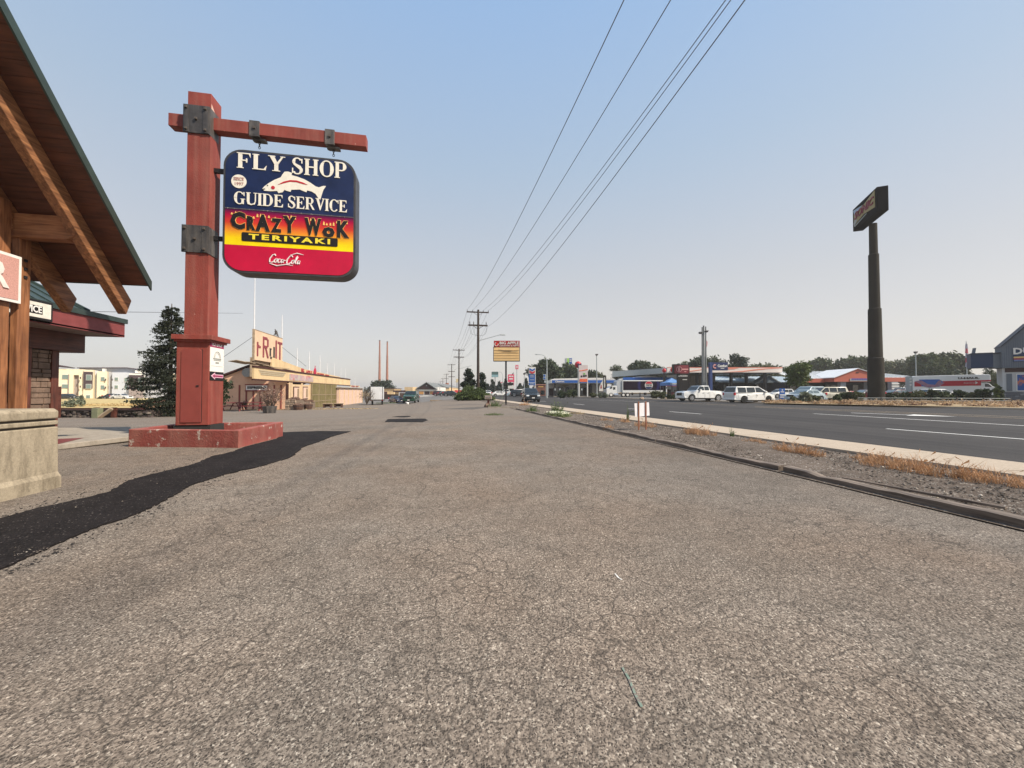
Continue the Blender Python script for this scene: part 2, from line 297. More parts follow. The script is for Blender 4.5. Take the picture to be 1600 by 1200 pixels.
def asphalt_old():
    m = newmat('worn_asphalt'); g = N_(m)
    w1 = g.warp(70, .014)
    stone = g.vor(136, 'F1', 'Color', w1); sd_ = g.vor(136, 'F1', 'Distance', w1)
    sep = g.n.nodes.new('ShaderNodeSeparateColor'); g.n.links.new(stone, sep.inputs[0])
    col = g.ramp(sep.outputs[1], [(0, (.105, .088, .073)), (.3, (.175, .147, .122)), (.62, (.235, .198, .163)), (.9, (.30, .255, .21)), (1, (.48, .43, .36))])
    col = g.mix(1, col, g.mr(g.noise(40, 5, .75), .3, .7, .78, 1.22), 'MULTIPLY')
    dark = g.mr(g.math('ADD', sep.outputs[0], g.mr(g.noise(9, 4), .3, .7, -.12, .12)), .34, .42, 1, 0); pit = g.math('MULTIPLY', dark, g.mr(sd_, .30, .50, 1, 0))
    pit = g.math('MAXIMUM', pit, g.mr(g.noise(74, 4, .7), .36, .44, .85, 0)); col = g.mix(g.math('MULTIPLY', pit, .82), col, (.034, .030, .028))
    big = g.noise(.55, 5, .6); col = g.mix(1, col, g.mr(big, .3, .7, .82, 1.14), 'MULTIPLY')
    mid = g.noise(3.2, 5, .7); col = g.mix(1, col, g.mr(mid, .3, .7, .84, 1.16), 'MULTIPLY')
    hue = g.noise(.33, 3); col = g.mix(g.mr(hue, .4, .65, 0, .55), col, g.mix(1, col, (1.10, .94, .82), 'MULTIPLY'))
    # warm, worn wheel path down the middle and darker, oilier sides
    sx = g.n.nodes.new('ShaderNodeSeparateXYZ'); g.n.links.new(g.tc, sx.inputs[0])
    xx = g.math('ADD', sx.outputs[0], g.mr(big, 0, 1, -1.2, 1.2))
    side = g.mr(xx, 1.0, 4.2, 0, .34, True); col = g.mix(side, col, g.mix(1, col, (.58, .60, .64), 'MULTIPLY'))
    far = g.mr(sx.outputs[1], 9, 26, 0, .75, True); col = g.mix(far, col, (.20, .168, .139))
    # alligator cracks
    cr_ = g.vor(6.2, 'DISTANCE_TO_EDGE', 'Distance', g.warp(7, .13)); cm = g.mr(cr_, .006, .044, .6, 0)
    msk = g.mr(g.noise(.6, 3), .36, .56, .25, 1); cm = g.math('MULTIPLY', cm, msk)
    c2 = g.vor(.42, 'DISTANCE_TO_EDGE', 'Distance', g.warp(.9, .7)); c2 = g.mr(c2, 0, .0035, .45, 0)
    cm = g.math('MAXIMUM', cm, c2); col = g.mix(cm, col, (.05, .043, .037))
    h = g.math('SUBTRACT', g.mr(sd_, 0, .6, 1, .3), g.mr(pit, 0, 1, 1.1, 0)); h = g.math('SUBTRACT', h, g.math('MULTIPLY', cm, 1.5))
    g.fin(col, .88, h, .0022, .8); return m
def asphalt_patch():
    m = newmat('fresh_asphalt'); g = N_(m); v = g.vor(110, 'F1', 'Color'); sep = g.n.nodes.new('ShaderNodeSeparateColor'); g.n.links.new(v, sep.inputs[0])
    col = g.ramp(sep.outputs[0], [(0, (.007, .006, .0065)), (.8, (.016, .0135, .0135)), (.975, (.026, .022, .021)), (1, (.14, .12, .11))])
    col = g.mix(1, col, g.mr(g.noise(2.5, 5, .7), .3, .7, .7, 1.5), 'MULTIPLY')
    g.fin(col, .93, g.noise(90, 3), .003, .8); return m
def road_mat():
    m = newmat('road_asphalt'); g = N_(m)
    mp = g.n.nodes.new('ShaderNodeMapping'); mp.inputs['Scale'].default_value = (1.3, .03, 1); g.n.links.new(g.tc, mp.inputs[0])
    a = g.noise(1, 4, .6, mp.outputs[0]); col = g.mix(g.mr(a, .35, .65, 0, 1), (.036, .034, .034), (.060, .056, .054))
    col = g.mix(1, col, g.mr(g.noise(38, 4, .7), .3, .7, .72, 1.3), 'MULTIPLY'); col = g.mix(1, col, g.mr(g.noise(.5, 4), .3, .7, .9, 1.12), 'MULTIPLY')
    g.fin(col, .8, g.noise(90, 3), .004, .5); return m
def paintm(name, c, wear=.5):
    m = newmat(name); g = N_(m); k = g.mr(g.noise(22, 6, .75), wear, wear+.06, 0, 1); k = g.mix(1, g.mr(k, 0, 1, 0, .8), 1, 'MULTIPLY')
    g.fin(g.mix(k, c, (.09, .085, .08)), .6); return m
def dirt(name, a, b_, sc=30, pe=(.4, .37, .33)):
    m = newmat(name); g = N_(m); v = g.vor(sc*2, 'F1', 'Color'); sep = g.n.nodes.new('ShaderNodeSeparateColor'); g.n.links.new(v, sep.inputs[0])
    col = g.mix(g.noise(sc, 6, .7), a, b_); col = g.mix(g.mr(sep.outputs[0], .90, .96, 0, .8), col, pe); col = g.mix(1, col, g.mr(g.noise(1.3, 5, .7), .3, .7, .7, 1.3), 'MULTIPLY')
    g.fin(col, .95, g.noise(sc*1.4, 5, .7), .02, 1); return m
def concrete(name, c=(.36, .33, .28), stain=(.16, .14, .11), amt=.7):
    m = newmat(name); g = N_(m); mp = g.n.nodes.new('ShaderNodeMapping'); mp.inputs['Scale'].default_value = (3, 3, .7); g.n.links.new(g.tc, mp.inputs[0])
    s_ = g.noise(1.5, 8, .75, mp.outputs[0]); col = g.mix(g.mr(s_, .46, .72, 0, amt), c, stain); col = g.mix(1, col, g.mr(g.noise(40, 5, .8), .3, .7, .8, 1.2), 'MULTIPLY')
    sp_ = g.mr(g.noise(9, 3), .66, .72, 0, .5); col = g.mix(sp_, col, stain)
    g.fin(col, .9, g.noise(55, 6, .8), .006, .7); return m
A_OLD, A_NEW, A_ROAD = asphalt_old(), asphalt_patch(), road_mat()
M_WHITE_P, M_YEL_P = paintm('white_road_paint', (.75, .75, .72), .64), paintm('yellow_road_paint', (.50, .38, .24), .58)
M_GRAVEL = dirt('gravel_soil', (.09, .071, .058), (.16, .128, .104)); M_DRY = dirt('dry_grass_soil', (.24, .175, .10), (.38, .29, .17), 12); M_SOIL = dirt('bare_soil', (.13, .10, .075), (.2, .16, .12), 14)
M_CONC = concrete('concrete', (.33, .29, .24)); M_WALK = concrete('walk_concrete', (.42, .35, .275), (.26, .21, .16), .35); M_BLOCK = concrete('weathered_precast', (.35, .295, .215), (.10, .08, .055), .9)
# ------------------------------------------------------------------ terrain sheets
def sheet(name, xs, ys, zf, m, keep=None):
    b = MB(); nx = len(xs)
    for y in ys:
        for x in xs: b.v.append((x, y, zf(x, y)))
    for j in range(len(ys)-1):
        for i in range(nx-1):
            b.f.append((j*nx+i, j*nx+i+1, (j+1)*nx+i+1, (j+1)*nx+i)); b.m.append(0)
    return struct(b.build(name, m))
def lin(a, b, n): return [a+(b-a)*i/n for i in range(n+1)]
XS = lin(-1200, -200, 5)+lin(-150, -20, 13)+lin(-16, 8, 24)+lin(12, 60, 8)+lin(100, 1500, 8)
YS = lin(-80, 0, 4)+lin(3, 90, 40)+lin(110, 300, 8)+lin(500, 3000, 5)
sheet('ground', XS, YS, lambda x, y: zg(x, y)-.16, M_DRY)
LOTX = lin(-46, -10, 12)+lin(-8, 4.7, 14); LOTY = lin(-6, 8, 5)+lin(9, 62, 53)
sheet('parking_lot', LOTX, LOTY, zg, A_OLD)
sheet('gravel_strip', lin(4.7, 7.6, 3), lin(-6, 62, 30), lambda x, y: .012+.02*math.sin(y*1.7+x*3)*(0 if x in (4.7, 7.6) else 1), M_GRAVEL)
ZR = -.09
def nearedge(v): return 7.45-.02*(min(v, 60)-5)
FE = [(-10, 46), (5, 45), (19, 38.4), (32, 33.4), (55, 32.0), (90, 31), (200, 28), (500, 22)]
def faredge(v):
    for (a, p), (b, q) in zip(FE, FE[1:]):
        if v <= b: return p+(q-p)*(v-a)/(b-a)
    return 22
vv_ = [-6, 0, 5, 10, 15, 19, 25, 32, 40, 55, 75, 90, 130, 200, 300, 500]
b = MB()
for v in vv_: b.v += [(nearedge(v)+1.35, v, ZR), (faredge(v)+.4, v, ZR)]
b.f = [(2*i, 2*i+1, 2*i+3, 2*i+2) for i in range(len(vv_)-1)]; b.m = [0]*len(b.f); struct(b.build('road', A_ROAD))
# the parking lots beyond the road and the cross lot at the end of the near one
b = MB()
for v in vv_[:14]: b.v += [(faredge(v)+.4, v, -.03), (170, v, -.03)]
b.f = [(2*i, 2*i+1, 2*i+3, 2*i+2) for i in range(13)]; b.m = [0]*13; struct(b.build('far_lot', mat('pale_lot_asphalt', (.115, .11, .105), .85, .3, 1.2, .3)))
sheet('cross_lot', lin(-40, 6.2, 8), [62, 63, 70, 90, 120, 170], lambda x, y: zg(x, y)-.02, mat('grey_lot_asphalt', (.15, .14, .13), .85, .3, .6, .3))
# sidewalk: a bed with its slabs, and kerbs
b = MB()
for i, v in enumerate(vv_[:12]): b.v += [(nearedge(v), v, .02), (nearedge(v)+1.35, v, .02), (nearedge(v)+1.35, v, ZR-.02), (nearedge(v), v, ZR-.02)]
for i in range(11):
    for k in range(4): b.f.append((4*i+k, 4*i+(k+1) % 4, 4*i+4+(k+1) % 4, 4*i+4+k)); b.m.append(0)
walk = struct(b.build('sidewalk', M_CONC)); v = -2.0
while v < 60:
    s = MB(); l = 1.5 if v < 34 else 4
    s.prism([(nearedge(v)+.005, v+.008), (nearedge(v)+1.345, v+.008), (nearedge(v+l)+1.345, v+l-.008), (nearedge(v+l)+.005, v+l-.008)], .022, .055+rnd.uniform(0, .006)); s.build('slab', M_WALK, walk); v += l
b = MB()
for i, v in enumerate(vv_[:14]): b.v += [(faredge(v), v, -.12), (faredge(v), v, .045), (faredge(v)+.9, v, .045), (faredge(v)+.9, v, -.12)]
for i in range(13):
    for k in range(3): b.f.append((4*i+k, 4*i+k+1, 4*i+5+k, 4*i+4+k)); b.m.append(0)
struct(b.build('far_kerb', M_WALK))
# painted lines
ml = MB(); yl = MB(); zp = ZR+.005
def line(B, p0, p1, w_):
    a, c = Vector(p0[:2]), Vector(p1[:2]); n = (c-a).normalized(); n = Vector((-n.y, n.x))*w_/2
    B.add([(a.x+n.x, a.y+n.y, zp), (a.x-n.x, a.y-n.y, zp), (c.x-n.x, c.y-n.y, zp), (c.x+n.x, c.y+n.y, zp)], [(0, 1, 2, 3)])
g = lambda x, y: G(x, y, ZR)
line(ml, g(1385, 670), g(1640, 689.5), .13); line(ml, g(1046, 643.2), g(1096, 647), .13); line(ml, g(980, 638.3), g(997, 639.6), .13); line(ml, g(896, 631), g(913, 632.6), .13); line(ml, g(843, 626.9), g(853, 627.6), .13)
line(ml, g(1271, 646.4), g(1700, 671), .15)
A0, A1 = g(1330, 645.2), g(1424, 648.6); line(ml, A0, A1, .22); q = (A1-A0).normalized(); n = Vector((-q.y, q.x, 0))
hh = [A1+n*.75-q*.05, A1-n*.75-q*.05, A1+q*1.6]; ml.add([(p.x, p.y, zp+.002) for p in hh], [(0, 1, 2)])
line(yl, g(1700, 658.4), g(1180, 636), .12); line(yl, g(1700, 655.8), g(1180, 634.8), .12); line(yl, g(1150, 633.5), g(1000, 627), .12); line(ml, g(1010, 627.9), g(870, 622.6), .12)
struct(ml.build('white_lane_markings', M_WHITE_P)); struct(yl.build('yellow_lane_markings', M_YEL_P))
# fresh black patch along the old asphalt, laid on top with a ragged edge
def ragged(pts, step=.10, amp=.035):
    out = []
    for i in range(len(pts)):
        a, c = Vector(pts[i][:2]), Vector(pts[(i+1) % len(pts)][:2]); d = (c-a).length; k = max(1, int(d/step)); t = (c-a)/max(d, 1e-6); nn = Vector((-t.y, t.x))
        for j in range(k):
            q = a+(c-a)*j/k; q = q+nn*(noise.noise((q.x*7, q.y*7, 3))*amp*1.1+rnd.uniform(-amp, amp)*.6); out.append((q.x, q.y))
    return out
def patch(name, px, z, m, amp=.035, step=.1, th=.012):
    pts = ragged([G(*p) for p in px], step, amp); b = MB(); n = len(pts)
    cx, cy = sum(p[0] for p in pts)/n, sum(p[1] for p in pts)/n
    b.v = [(x, y, zg(x, y)+z) for x, y in pts]+[(cx+(x-cx)*1.0, cy+(y-cy)*1.0, zg(x, y)-.02) for x, y in pts]
    b.f = [tuple(range(n))]+[(i, (i+1) % n, n+(i+1) % n, n+i) for i in range(n)]; b.m = [0]*(n+1)
    return struct(b.build(name, m))
patch('fresh_asphalt_patch', [(-60, 838), (0, 812), (60, 795), (110, 785), (170, 770), (200, 752), (250, 739), (300, 727), (330, 714), (362, 707), (382, 699), (433, 686), (440, 676), (500, 674), (548, 674.5), (520, 682), (500, 690), (472, 700), (455, 715), (412, 728), (352, 742), (300, 758), (262, 781), (215, 804), (150, 826), (90, 850), (30, 878), (-60, 925)], .014, A_NEW, .022, .035)
patch('small_dark_patch', [(601, 659.6), (606, 655), (664, 654.2), (669, 656.6), (660, 659.8)], .008, A_NEW, .012, .12)
patch('thin_dark_patch', [(612, 651.6), (622, 650.3), (640, 650), (642, 651), (632, 652.1)], .008, A_NEW, .012, .12)
patch('thin_dark_patch', [(690, 639.2), (735, 636.5), (760, 637), (740, 639.8)], .006, mat('dull_patch', (.09, .08, .07), .9), .03, .3)
for nm, pts, m_, w_ in (('green_chalk_mark', [(972, 1043), (983, 1062), (992, 1085), (1003, 1106)], mat('green_chalk', (.20, .27, .22), .9, .5, 60, chip=(.18, .16, .14), chipat=.5, chipscale=60), .005), ('white_chalk_mark', [(961, 897), (966, 903), (972, 907)], mat('white_chalk', (.62, .6, .56), .9, .5, 60), .005)):
    b = MB(); gg_ = [G(*q) for q in pts]; L_ = [(p.x-w_, p.y, .004) for p in gg_]+[(p.x+w_, p.y, .004) for p in gg_]; n_ = len(gg_); b.add(L_, [(i, n_+i, n_+i+1, i+1) for i in range(n_-1)]); struct(b.build(nm, m_))
# loose stones and grit lying on the lot and in the gravel strip
def pebbles(name, n, fn, s0, s1, m, label, seed):
    rg = np.random.default_rng(seed); base = np.array([(1, 0, 0), (0, 1, 0), (-1, 0, 0), (0, -1, 0), (0, 0, .6), (0, 0, -.5)]); F = [(0, 1, 4), (1, 2, 4), (2, 3, 4), (3, 0, 4), (1, 0, 5), (2, 1, 5), (3, 2, 5), (0, 3, 5)]
    V = np.empty((n, 8, 3, 3))
    for i in range(n):
        x, y, z = fn(rg); s = s0+(s1-s0)*rg.random()**3; a = rg.random()*6.28; q = base*(1+.35*rg.random((6, 3)))*s; c, sn = math.cos(a), math.sin(a)
        q = np.stack([q[:, 0]*c-q[:, 1]*sn, q[:, 0]*sn+q[:, 1]*c, q[:, 2]], 1)+(x, y, z+s*.3)
        for k, f in enumerate(F): V[i, k] = q[list(f)]
    o = qmesh(name, V.reshape(-1, 3), n*8, m, None, 3); tag(o, label, 'gravel', kind='stuff'); return o
m = newmat('mixed_stones'); gg = N_(m); sp_ = gg.vor(9, 'F1', 'Color'); s_ = gg.n.nodes.new('ShaderNodeSeparateColor'); gg.n.links.new(sp_, s_.inputs[0]); gg.fin(gg.ramp(s_.outputs[0], [(0, (.04, .035, .03)), (.55, (.12, .10, .085)), (.88, (.23, .195, .16)), (1, (.60, .54, .46))]), .85); M_ST = m
def f1(rg): v = 2.2+18*rg.random()**1.8; return 4.9+rg.random()*(nearedge(v)-4.95), v, .015
pebbles('gravel', 9000, f1, .004, .020, M_ST, 'grey gravel and pale stones in the strip beside the sidewalk', 3)
def f2(rg): v = .8+9*rg.random()**1.5; x = -6+10*rg.random(); return x, v, zg(x, v)
pebbles('grit', 900, f2, .002, .006, M_ST, 'loose grit scattered over the worn asphalt', 4)
pebbles('grit', 700, lambda rg: (lambda t, o: (lambda p: (p.x, p.y, .0))(G(t[0]+(t[2]-t[0])*o, t[1]+(t[3]-t[1])*o+rg.normal()*4)))([(0, 900, 215, 808), (215, 808, 352, 745), (352, 745, 470, 705), (0, 808, 200, 750), (200, 750, 380, 699)][rg.integers(5)], rg.random()), .003, .011, mat('tar_crumb', (.02, .018, .018), .9), 'dark crumbs of fresh asphalt along the edges of the black patch', 6)
pebbles('grit', 250, lambda rg: (lambda p: (p.x, p.y, .014))(G(20+rg.random()*60, 872-rg.random()*14) if rg.random() < .3 else G(60+400*rg.random(), 700+100*rg.random())), .002, .008, M_ST, 'pale crumbs of stone on and beside the black asphalt patch', 5)
# timber kerb: separate old landscape timbers end to end
M_TIMB = wood('grey_timber', (.085, .064, .05), (.24, .185, .14), 'y')
tl = [(-1.2, 2.05, 'dark'), (2.1, 4.72, 'pale split'), (4.78, 8.0, 'brown'), (8.06, 10.4, 'dark'), (10.45, 13.1, 'dark'), (13.15, 15.6, 'pale topped'), (15.65, 18.4, 'dark'), (18.45, 21.3, 'brown'), (21.4, 24.6, 'dark')]
lab = ['grey timber kerb beam running out of the frame at bottom right', 'pale grey split timber kerb beam with a raised chipped end', 'dark brown weathered timber beam next after the split grey one', 'dark timber kerb beam opposite the back of the white yard sign', 'black timber kerb beam left of the yard sign stakes', 'timber kerb beam with a pale bleached top, beside the small dry weed', 'dark timber kerb beam beyond the pale topped one', 'timber kerb beam beside the flowering white ground plant', 'farthest dark timber kerb beam near the tall apple store sign']
for (a, c, k), lb in zip(tl, lab):
    b = MB(); n = max(8, int((c-a)/.16)); w_ = .07; vs = []
    for i in range(n):
        y = a+(c-a)*i/(n-1); dz = rnd.uniform(-.007, .007)+(.022 if k == 'pale split' and i > n*.75 else 0)+.012*math.sin(a*3+i*.4); dx = rnd.uniform(-.006, .006)+4.86+.01*math.sin(a*5+i*.23)
        vs += [(dx-w_, y, -.02), (dx-w_+.004, y, .066+dz), (dx-.01, y, .074+dz), (dx+w_-.004, y, .068+dz*1.2), (dx+w_, y, -.02)]
    fs = [(5*i+j, 5*i+j+1, 5*i+6+j, 5*i+5+j) for i in range(n-1) for j in range(4)]+[(0, 1, 2, 3, 4), tuple(range(5*n-5, 5*n))[::-1]]
    b.add(vs, fs); tag(b.build('timber_beam', M_TIMB), lb, 'timber', 'timber beams edging the parking lot')
b = MB(); b.tube([(5.25, 2.75, .05), (5.2, 3.2, .045), (5.05, 4.1, .05)], [.016, .02, .008], 5); tag(b.build('stick', M_TIMB), 'thin broken wood stick lying in the gravel beside the split timber', 'stick')
# weeds
M_RUST = leafmat('rusty_weed', (.46, .27, .145), .4, 5); M_GREEN = leafmat('weed_green', (.10, .14, .05), .4, 5); M_STRAW = leafmat('straw', (.42, .31, .16), .35, 4)
def blades(B, cx, cy, z0, rx, ry, h, n, seed, curl=.6, w_=.004, ang=0):
    rg = random.Random(seed); c, s = math.cos(ang), math.sin(ang)
    for i in range(n):
        r = rg.random()**.6; t = rg.random()*6.283; x0, y0 = rx*r*math.cos(t), ry*r*math.sin(t)
        if noise.noise((x0*6+seed, y0*6, seed)) < -.04 and n > 250: continue
        x = cx+x0*c-y0*s; y = cy+x0*s+y0*c; z = z0
        hh = h*(1-.5*r)*(rg.uniform(.4, 1.1) if rg.random() < .88 else rg.uniform(1.2, 2.1)); a = rg.random()*6.283; lx, ly = math.cos(a)*curl*hh, math.sin(a)*curl*hh; a2 = rg.random()*6.283
        wx, wy = math.cos(a2)*w_, math.sin(a2)*w_; p1 = (x+lx*.35, y+ly*.35, z+hh*.6); p2 = (x+lx, y+ly, z+hh)
        B.add([(x-wx, y-wy, z), (x+wx, y+wy, z), (p1[0]+wx*.8, p1[1]+wy*.8, p1[2]), (p1[0]-wx*.8, p1[1]-wy*.8, p1[2]), p2], [(0, 1, 2, 3), (3, 2, 4)])
        if rg.random() < .8:
            k = rg.uniform(.3, .9); q = (x+lx*k, y+ly*k, z+hh*k); d = hh*.28; e_ = [rg.uniform(-d, d) for _ in range(3)]
            B.add([(q[0], q[1], q[2]), (q[0]+e_[0], q[1]+e_[1], q[2]+abs(e_[2])), (q[0]+e_[0]+w_*2.4, q[1]+e_[1], q[2]+abs(e_[2])*.6)], [(0, 1, 2)])
def weed(px, py, rx, ry, h, n, m, lb, seed, ang=0, z=.01, name='dry_weed', w_=.004, curl=.6):
    p = G(px, py); b = MB(); blades(b, 0, 0, -.01, rx, ry, h, n, seed, curl, w_, ang); o = b.build(name, m, loc=(p.x, p.y, zg(p.x, p.y)+z)); return tag(o, lb, 'weed', 'weeds in the gravel strip')
weed(1470, 742, .34, 1.05, .17, 2600, M_RUST, 'long sprawling patch of rusty dry weed lying against the sidewalk edge', 1, .12)
weed(1380, 722, .2, .5, .14, 900, M_RUST, 'rusty dry weed just left of the long sprawling patch', 2, .1)
weed(1245, 708, .26, .55, .17, 900, M_RUST, 'bushy rusty weed clump halfway along the gravel strip', 3)
weed(1178, 692, .2, .3, .12, 380, M_RUST, 'small rusty weed tuft on the sidewalk edge beside the green seedling', 4)
weed(1092, 679, .32, .55, .22, 900, M_RUST, 'round orange-brown weed clump right of the yard sign', 5)
weed(1008, 667, .3, .5, .2, 560, M_RUST, 'brown weed clump behind the yard sign stakes', 6)
weed(975, 660, .22, .4, .16, 300, M_RUST, 'brown weed left of the yard sign below the green stalk', 7)
weed(948, 657.5, .24, .4, .14, 300, M_RUST, 'low rusty weed second to the left of the yard sign', 8)
weed(950, 672, .14, .2, .16, 220, M_RUST, 'dry weed growing against the timber kerb', 9)
weed(981, 658, .05, .05, .5, 40, M_GREEN, 'single tall green weed stalk left of the yard sign', 10, name='green_weed', curl=.15, w_=.008)
weed(1144, 683, .05, .05, .28, 40, M_GREEN, 'green seedling between two rusty weed clumps', 11, name='green_weed', curl=.3, w_=.006)
weed(870, 645, .35, .4, .5, 420, M_GREEN, 'green bushy weed behind the white flowering plant', 12, name='green_weed', w_=.01)
weed(832, 643.5, .4, .5, .3, 380, M_GREEN, 'low green weed by the timber kerb left of the flowers', 13, name='green_weed', w_=.01)
weed(773, 637, .45, .4, .5, 260, M_GREEN, 'leafy green weed left of the apple store sign post', 14, name='green_weed', w_=.014)
weed(772, 648.5, .5, .4, .1, 200, M_GREEN, 'flat green weed growing through the asphalt before the mailbox', 15, name='green_weed', w_=.01)
weed(820, 633.5, .5, .5, .3, 200, M_RUST, 'small dry weed on the far end of the sidewalk', 16, w_=.01)
weed(900, 647, .5, .6, .12, 300, M_STRAW, 'pale dry weed right of the white flowering plant', 17, w_=.008)
o = leafmesh('foliage', [(0, 0, .08, .5, .9, .14)], 2600, .035, leafmat('pale_green_leaf', (.16, .19, .08)), seed=5); p = G(872, 651); o.location = (p.x, p.y, 0); o.name = 'flowering_plant'; tag(o, 'low mat of green leaves with white flowers beside the timber kerb', 'plant')
fl = leafmesh('flowers', [(0, 0, .2, .5, .85, .05)], 420, .03, mat('white_petal', (.8, .8, .62), .6), o, seed=6, flat=.0); fl['kind'] = 'stuff'
# ------------------------------------------------------------------ the big roadside sign
M_RED = mat('sign_red_paint', (.24, .05, .037), .65, .3, 1.6, .3, 30, chip=(.60, .38, .32), chipat=.70, chipscale=7, streak=((.30, .12, .09), (7, 7, .45), .5))
M_REDC = mat('planter_red_paint', (.27, .07, .058), .7, .22, 3, .5, 25, chip=(.50, .42, .36), chipat=.605, chipscale=4.5, streak=((.36, .17, .13), (4, 4, 1.2), .5))
M_REDD = mat('door_red_paint', (.24, .055, .045), .5, .12, 3)
M_PLATE = mat('dark_steel_plate', (.075, .07, .07), .5, .35, 7, .3, 30, metal=.35, streak=((.26, .23, .2), (5, 5, .9), .55)); M_BOLT = mat('bolt_steel', (.12, .10, .085), .5, .35, 30, metal=.4); M_BLACK = mat('black_metal', (.018, .018, .02), .45, .3, 5)
M_DARKF = mat('sign_frame_metal', (.05, .05, .055), .45, .4, 4, .2)
c = P(325, 664, 9.0); u1, v1 = c.x, c.y; k = 9.0
w0, d0 = .0745*k, .0685*k        # pedestal plan
root = thing('roadside_sign', 'tall red timber-style post with a hanging fly shop and teriyaki sign', 'sign', (0, 0, 0))
zs = HV(323, 524, v1).z; ztop = HV(326, 146, v1+.06).z
foot = MB(); foot.box(u1-w0-.05, u1+.04, v1+.02, v1+d0-.02, .1, c.z-.005); foot.build('footing', mat('shadow_gap_footing', (.03, .028, .027), .9), root)  # footing coloured near black to paint the shadow gap under the pedestal
pd = MB(); pd.box(u1-w0, u1, v1, v1+d0, c.z, zs-.12); ped = pd.build('pedestal', M_RED, root, bevel=.006)
q0 = HV(284, 545, v1); q1 = HV(314, 660, v1)
# the cabinet door: four recessed grooves around a door leaf standing slightly proud
dr = MB(); dr.prism([(q0.x, q1.z), (q1.x, q1.z), (q1.x, q0.z-.05), (q1.x-.05, q0.z), (q0.x+.05, q0.z), (q0.x, q0.z-.05)], v1-.016, v1-.001, 'y'); door = dr.build('door', M_REDD, ped, bevel=.004)
b = MB(); b.box(q1.x-.10, q1.x-.05, v1-.03, v1-.016, (q0.z+q1.z)/2-.02, (q0.z+q1.z)/2+.01); b.build('latch', M_BLACK, root)
gr = MB(); gr.box(q1.x+.003, q1.x+.013, v1-.004, v1-.0005, q1.z, q0.z); gr.build('door_gap', M_BLACK, root)
cp = MB(); o_ = .10; zc0 = zs-.13; cp.prism([(u1-w0-o_*.6, v1-o_), (u1+o_, v1-o_), (u1+o_, v1+d0+o_), (u1-w0-o_*.6, v1+d0+o_)], zc0+.02, zs); cp.build('cap', M_RED, root, bevel=.006)
cv = MB(); cv.prism([(u1-w0-.03, v1-.05), (u1+.05, v1-.05), (u1+.05, v1+d0+.04), (u1-w0-.03, v1+d0+.04)], zc0-.03, zc0+.02); cv.build('moulding', M_RED, root)
su1 = HV(324.5, 510, v1+.06).x; su0 = HV(287.5, 510, v1+.06).x; sv0 = v1+.06; sv1 = sv0+.0477*k
sh = MB(); sh.box(su0, su1, sv0, sv1, zs, ztop); sh.build('post', M_RED, root, bevel=.005)
# steel plates with bolts
def plate(x0, x1, y, z0, z1, side=0):
    pm = MB(); pm.box(x0, x1, y-.03, y, z0, z1)
    if side: pm.box(x1-.002, x1+.02, y-.028, y+side, z0-.02, z1-.02)
    for xx in (x0+.07, x1-.09):
        if 0: pass
    pl_ = pm.build('steel_plate', M_PLATE, root, bevel=.003)
    rb = MB(); rb.box(x0+.02, x0+.12, y-.042, y-.03, z0+.01, z1-.01); rb.box(x1-.13, x1-.02, y-.042, y-.03, z0+.01, z1-.01); rb.build('plate_strap', M_PLATE, pl_)
    for bx, bz in ((x0+.07, z0+.08), (x0+.07, z1-.08), (x1-.08, z0+.08), (x1-.08, z1-.08), ((x0+x1)/2, (z0+z1)/2)):
        q = MB(); q.box(bx-.026, bx+.026, y-.075, y-.03, bz-.026, bz+.026); q.build('bolt', M_BOLT, pl_, bevel=.006)
a = HV(287.5, 163, sv0); bq = HV(328, 211, sv0); plate(a.x, bq.x, sv0, bq.z, a.z, .33)
a = HV(285, 351, sv0); bq = HV(326, 396, sv0); plate(a.x, bq.x, sv0, bq.z, a.z, .33)
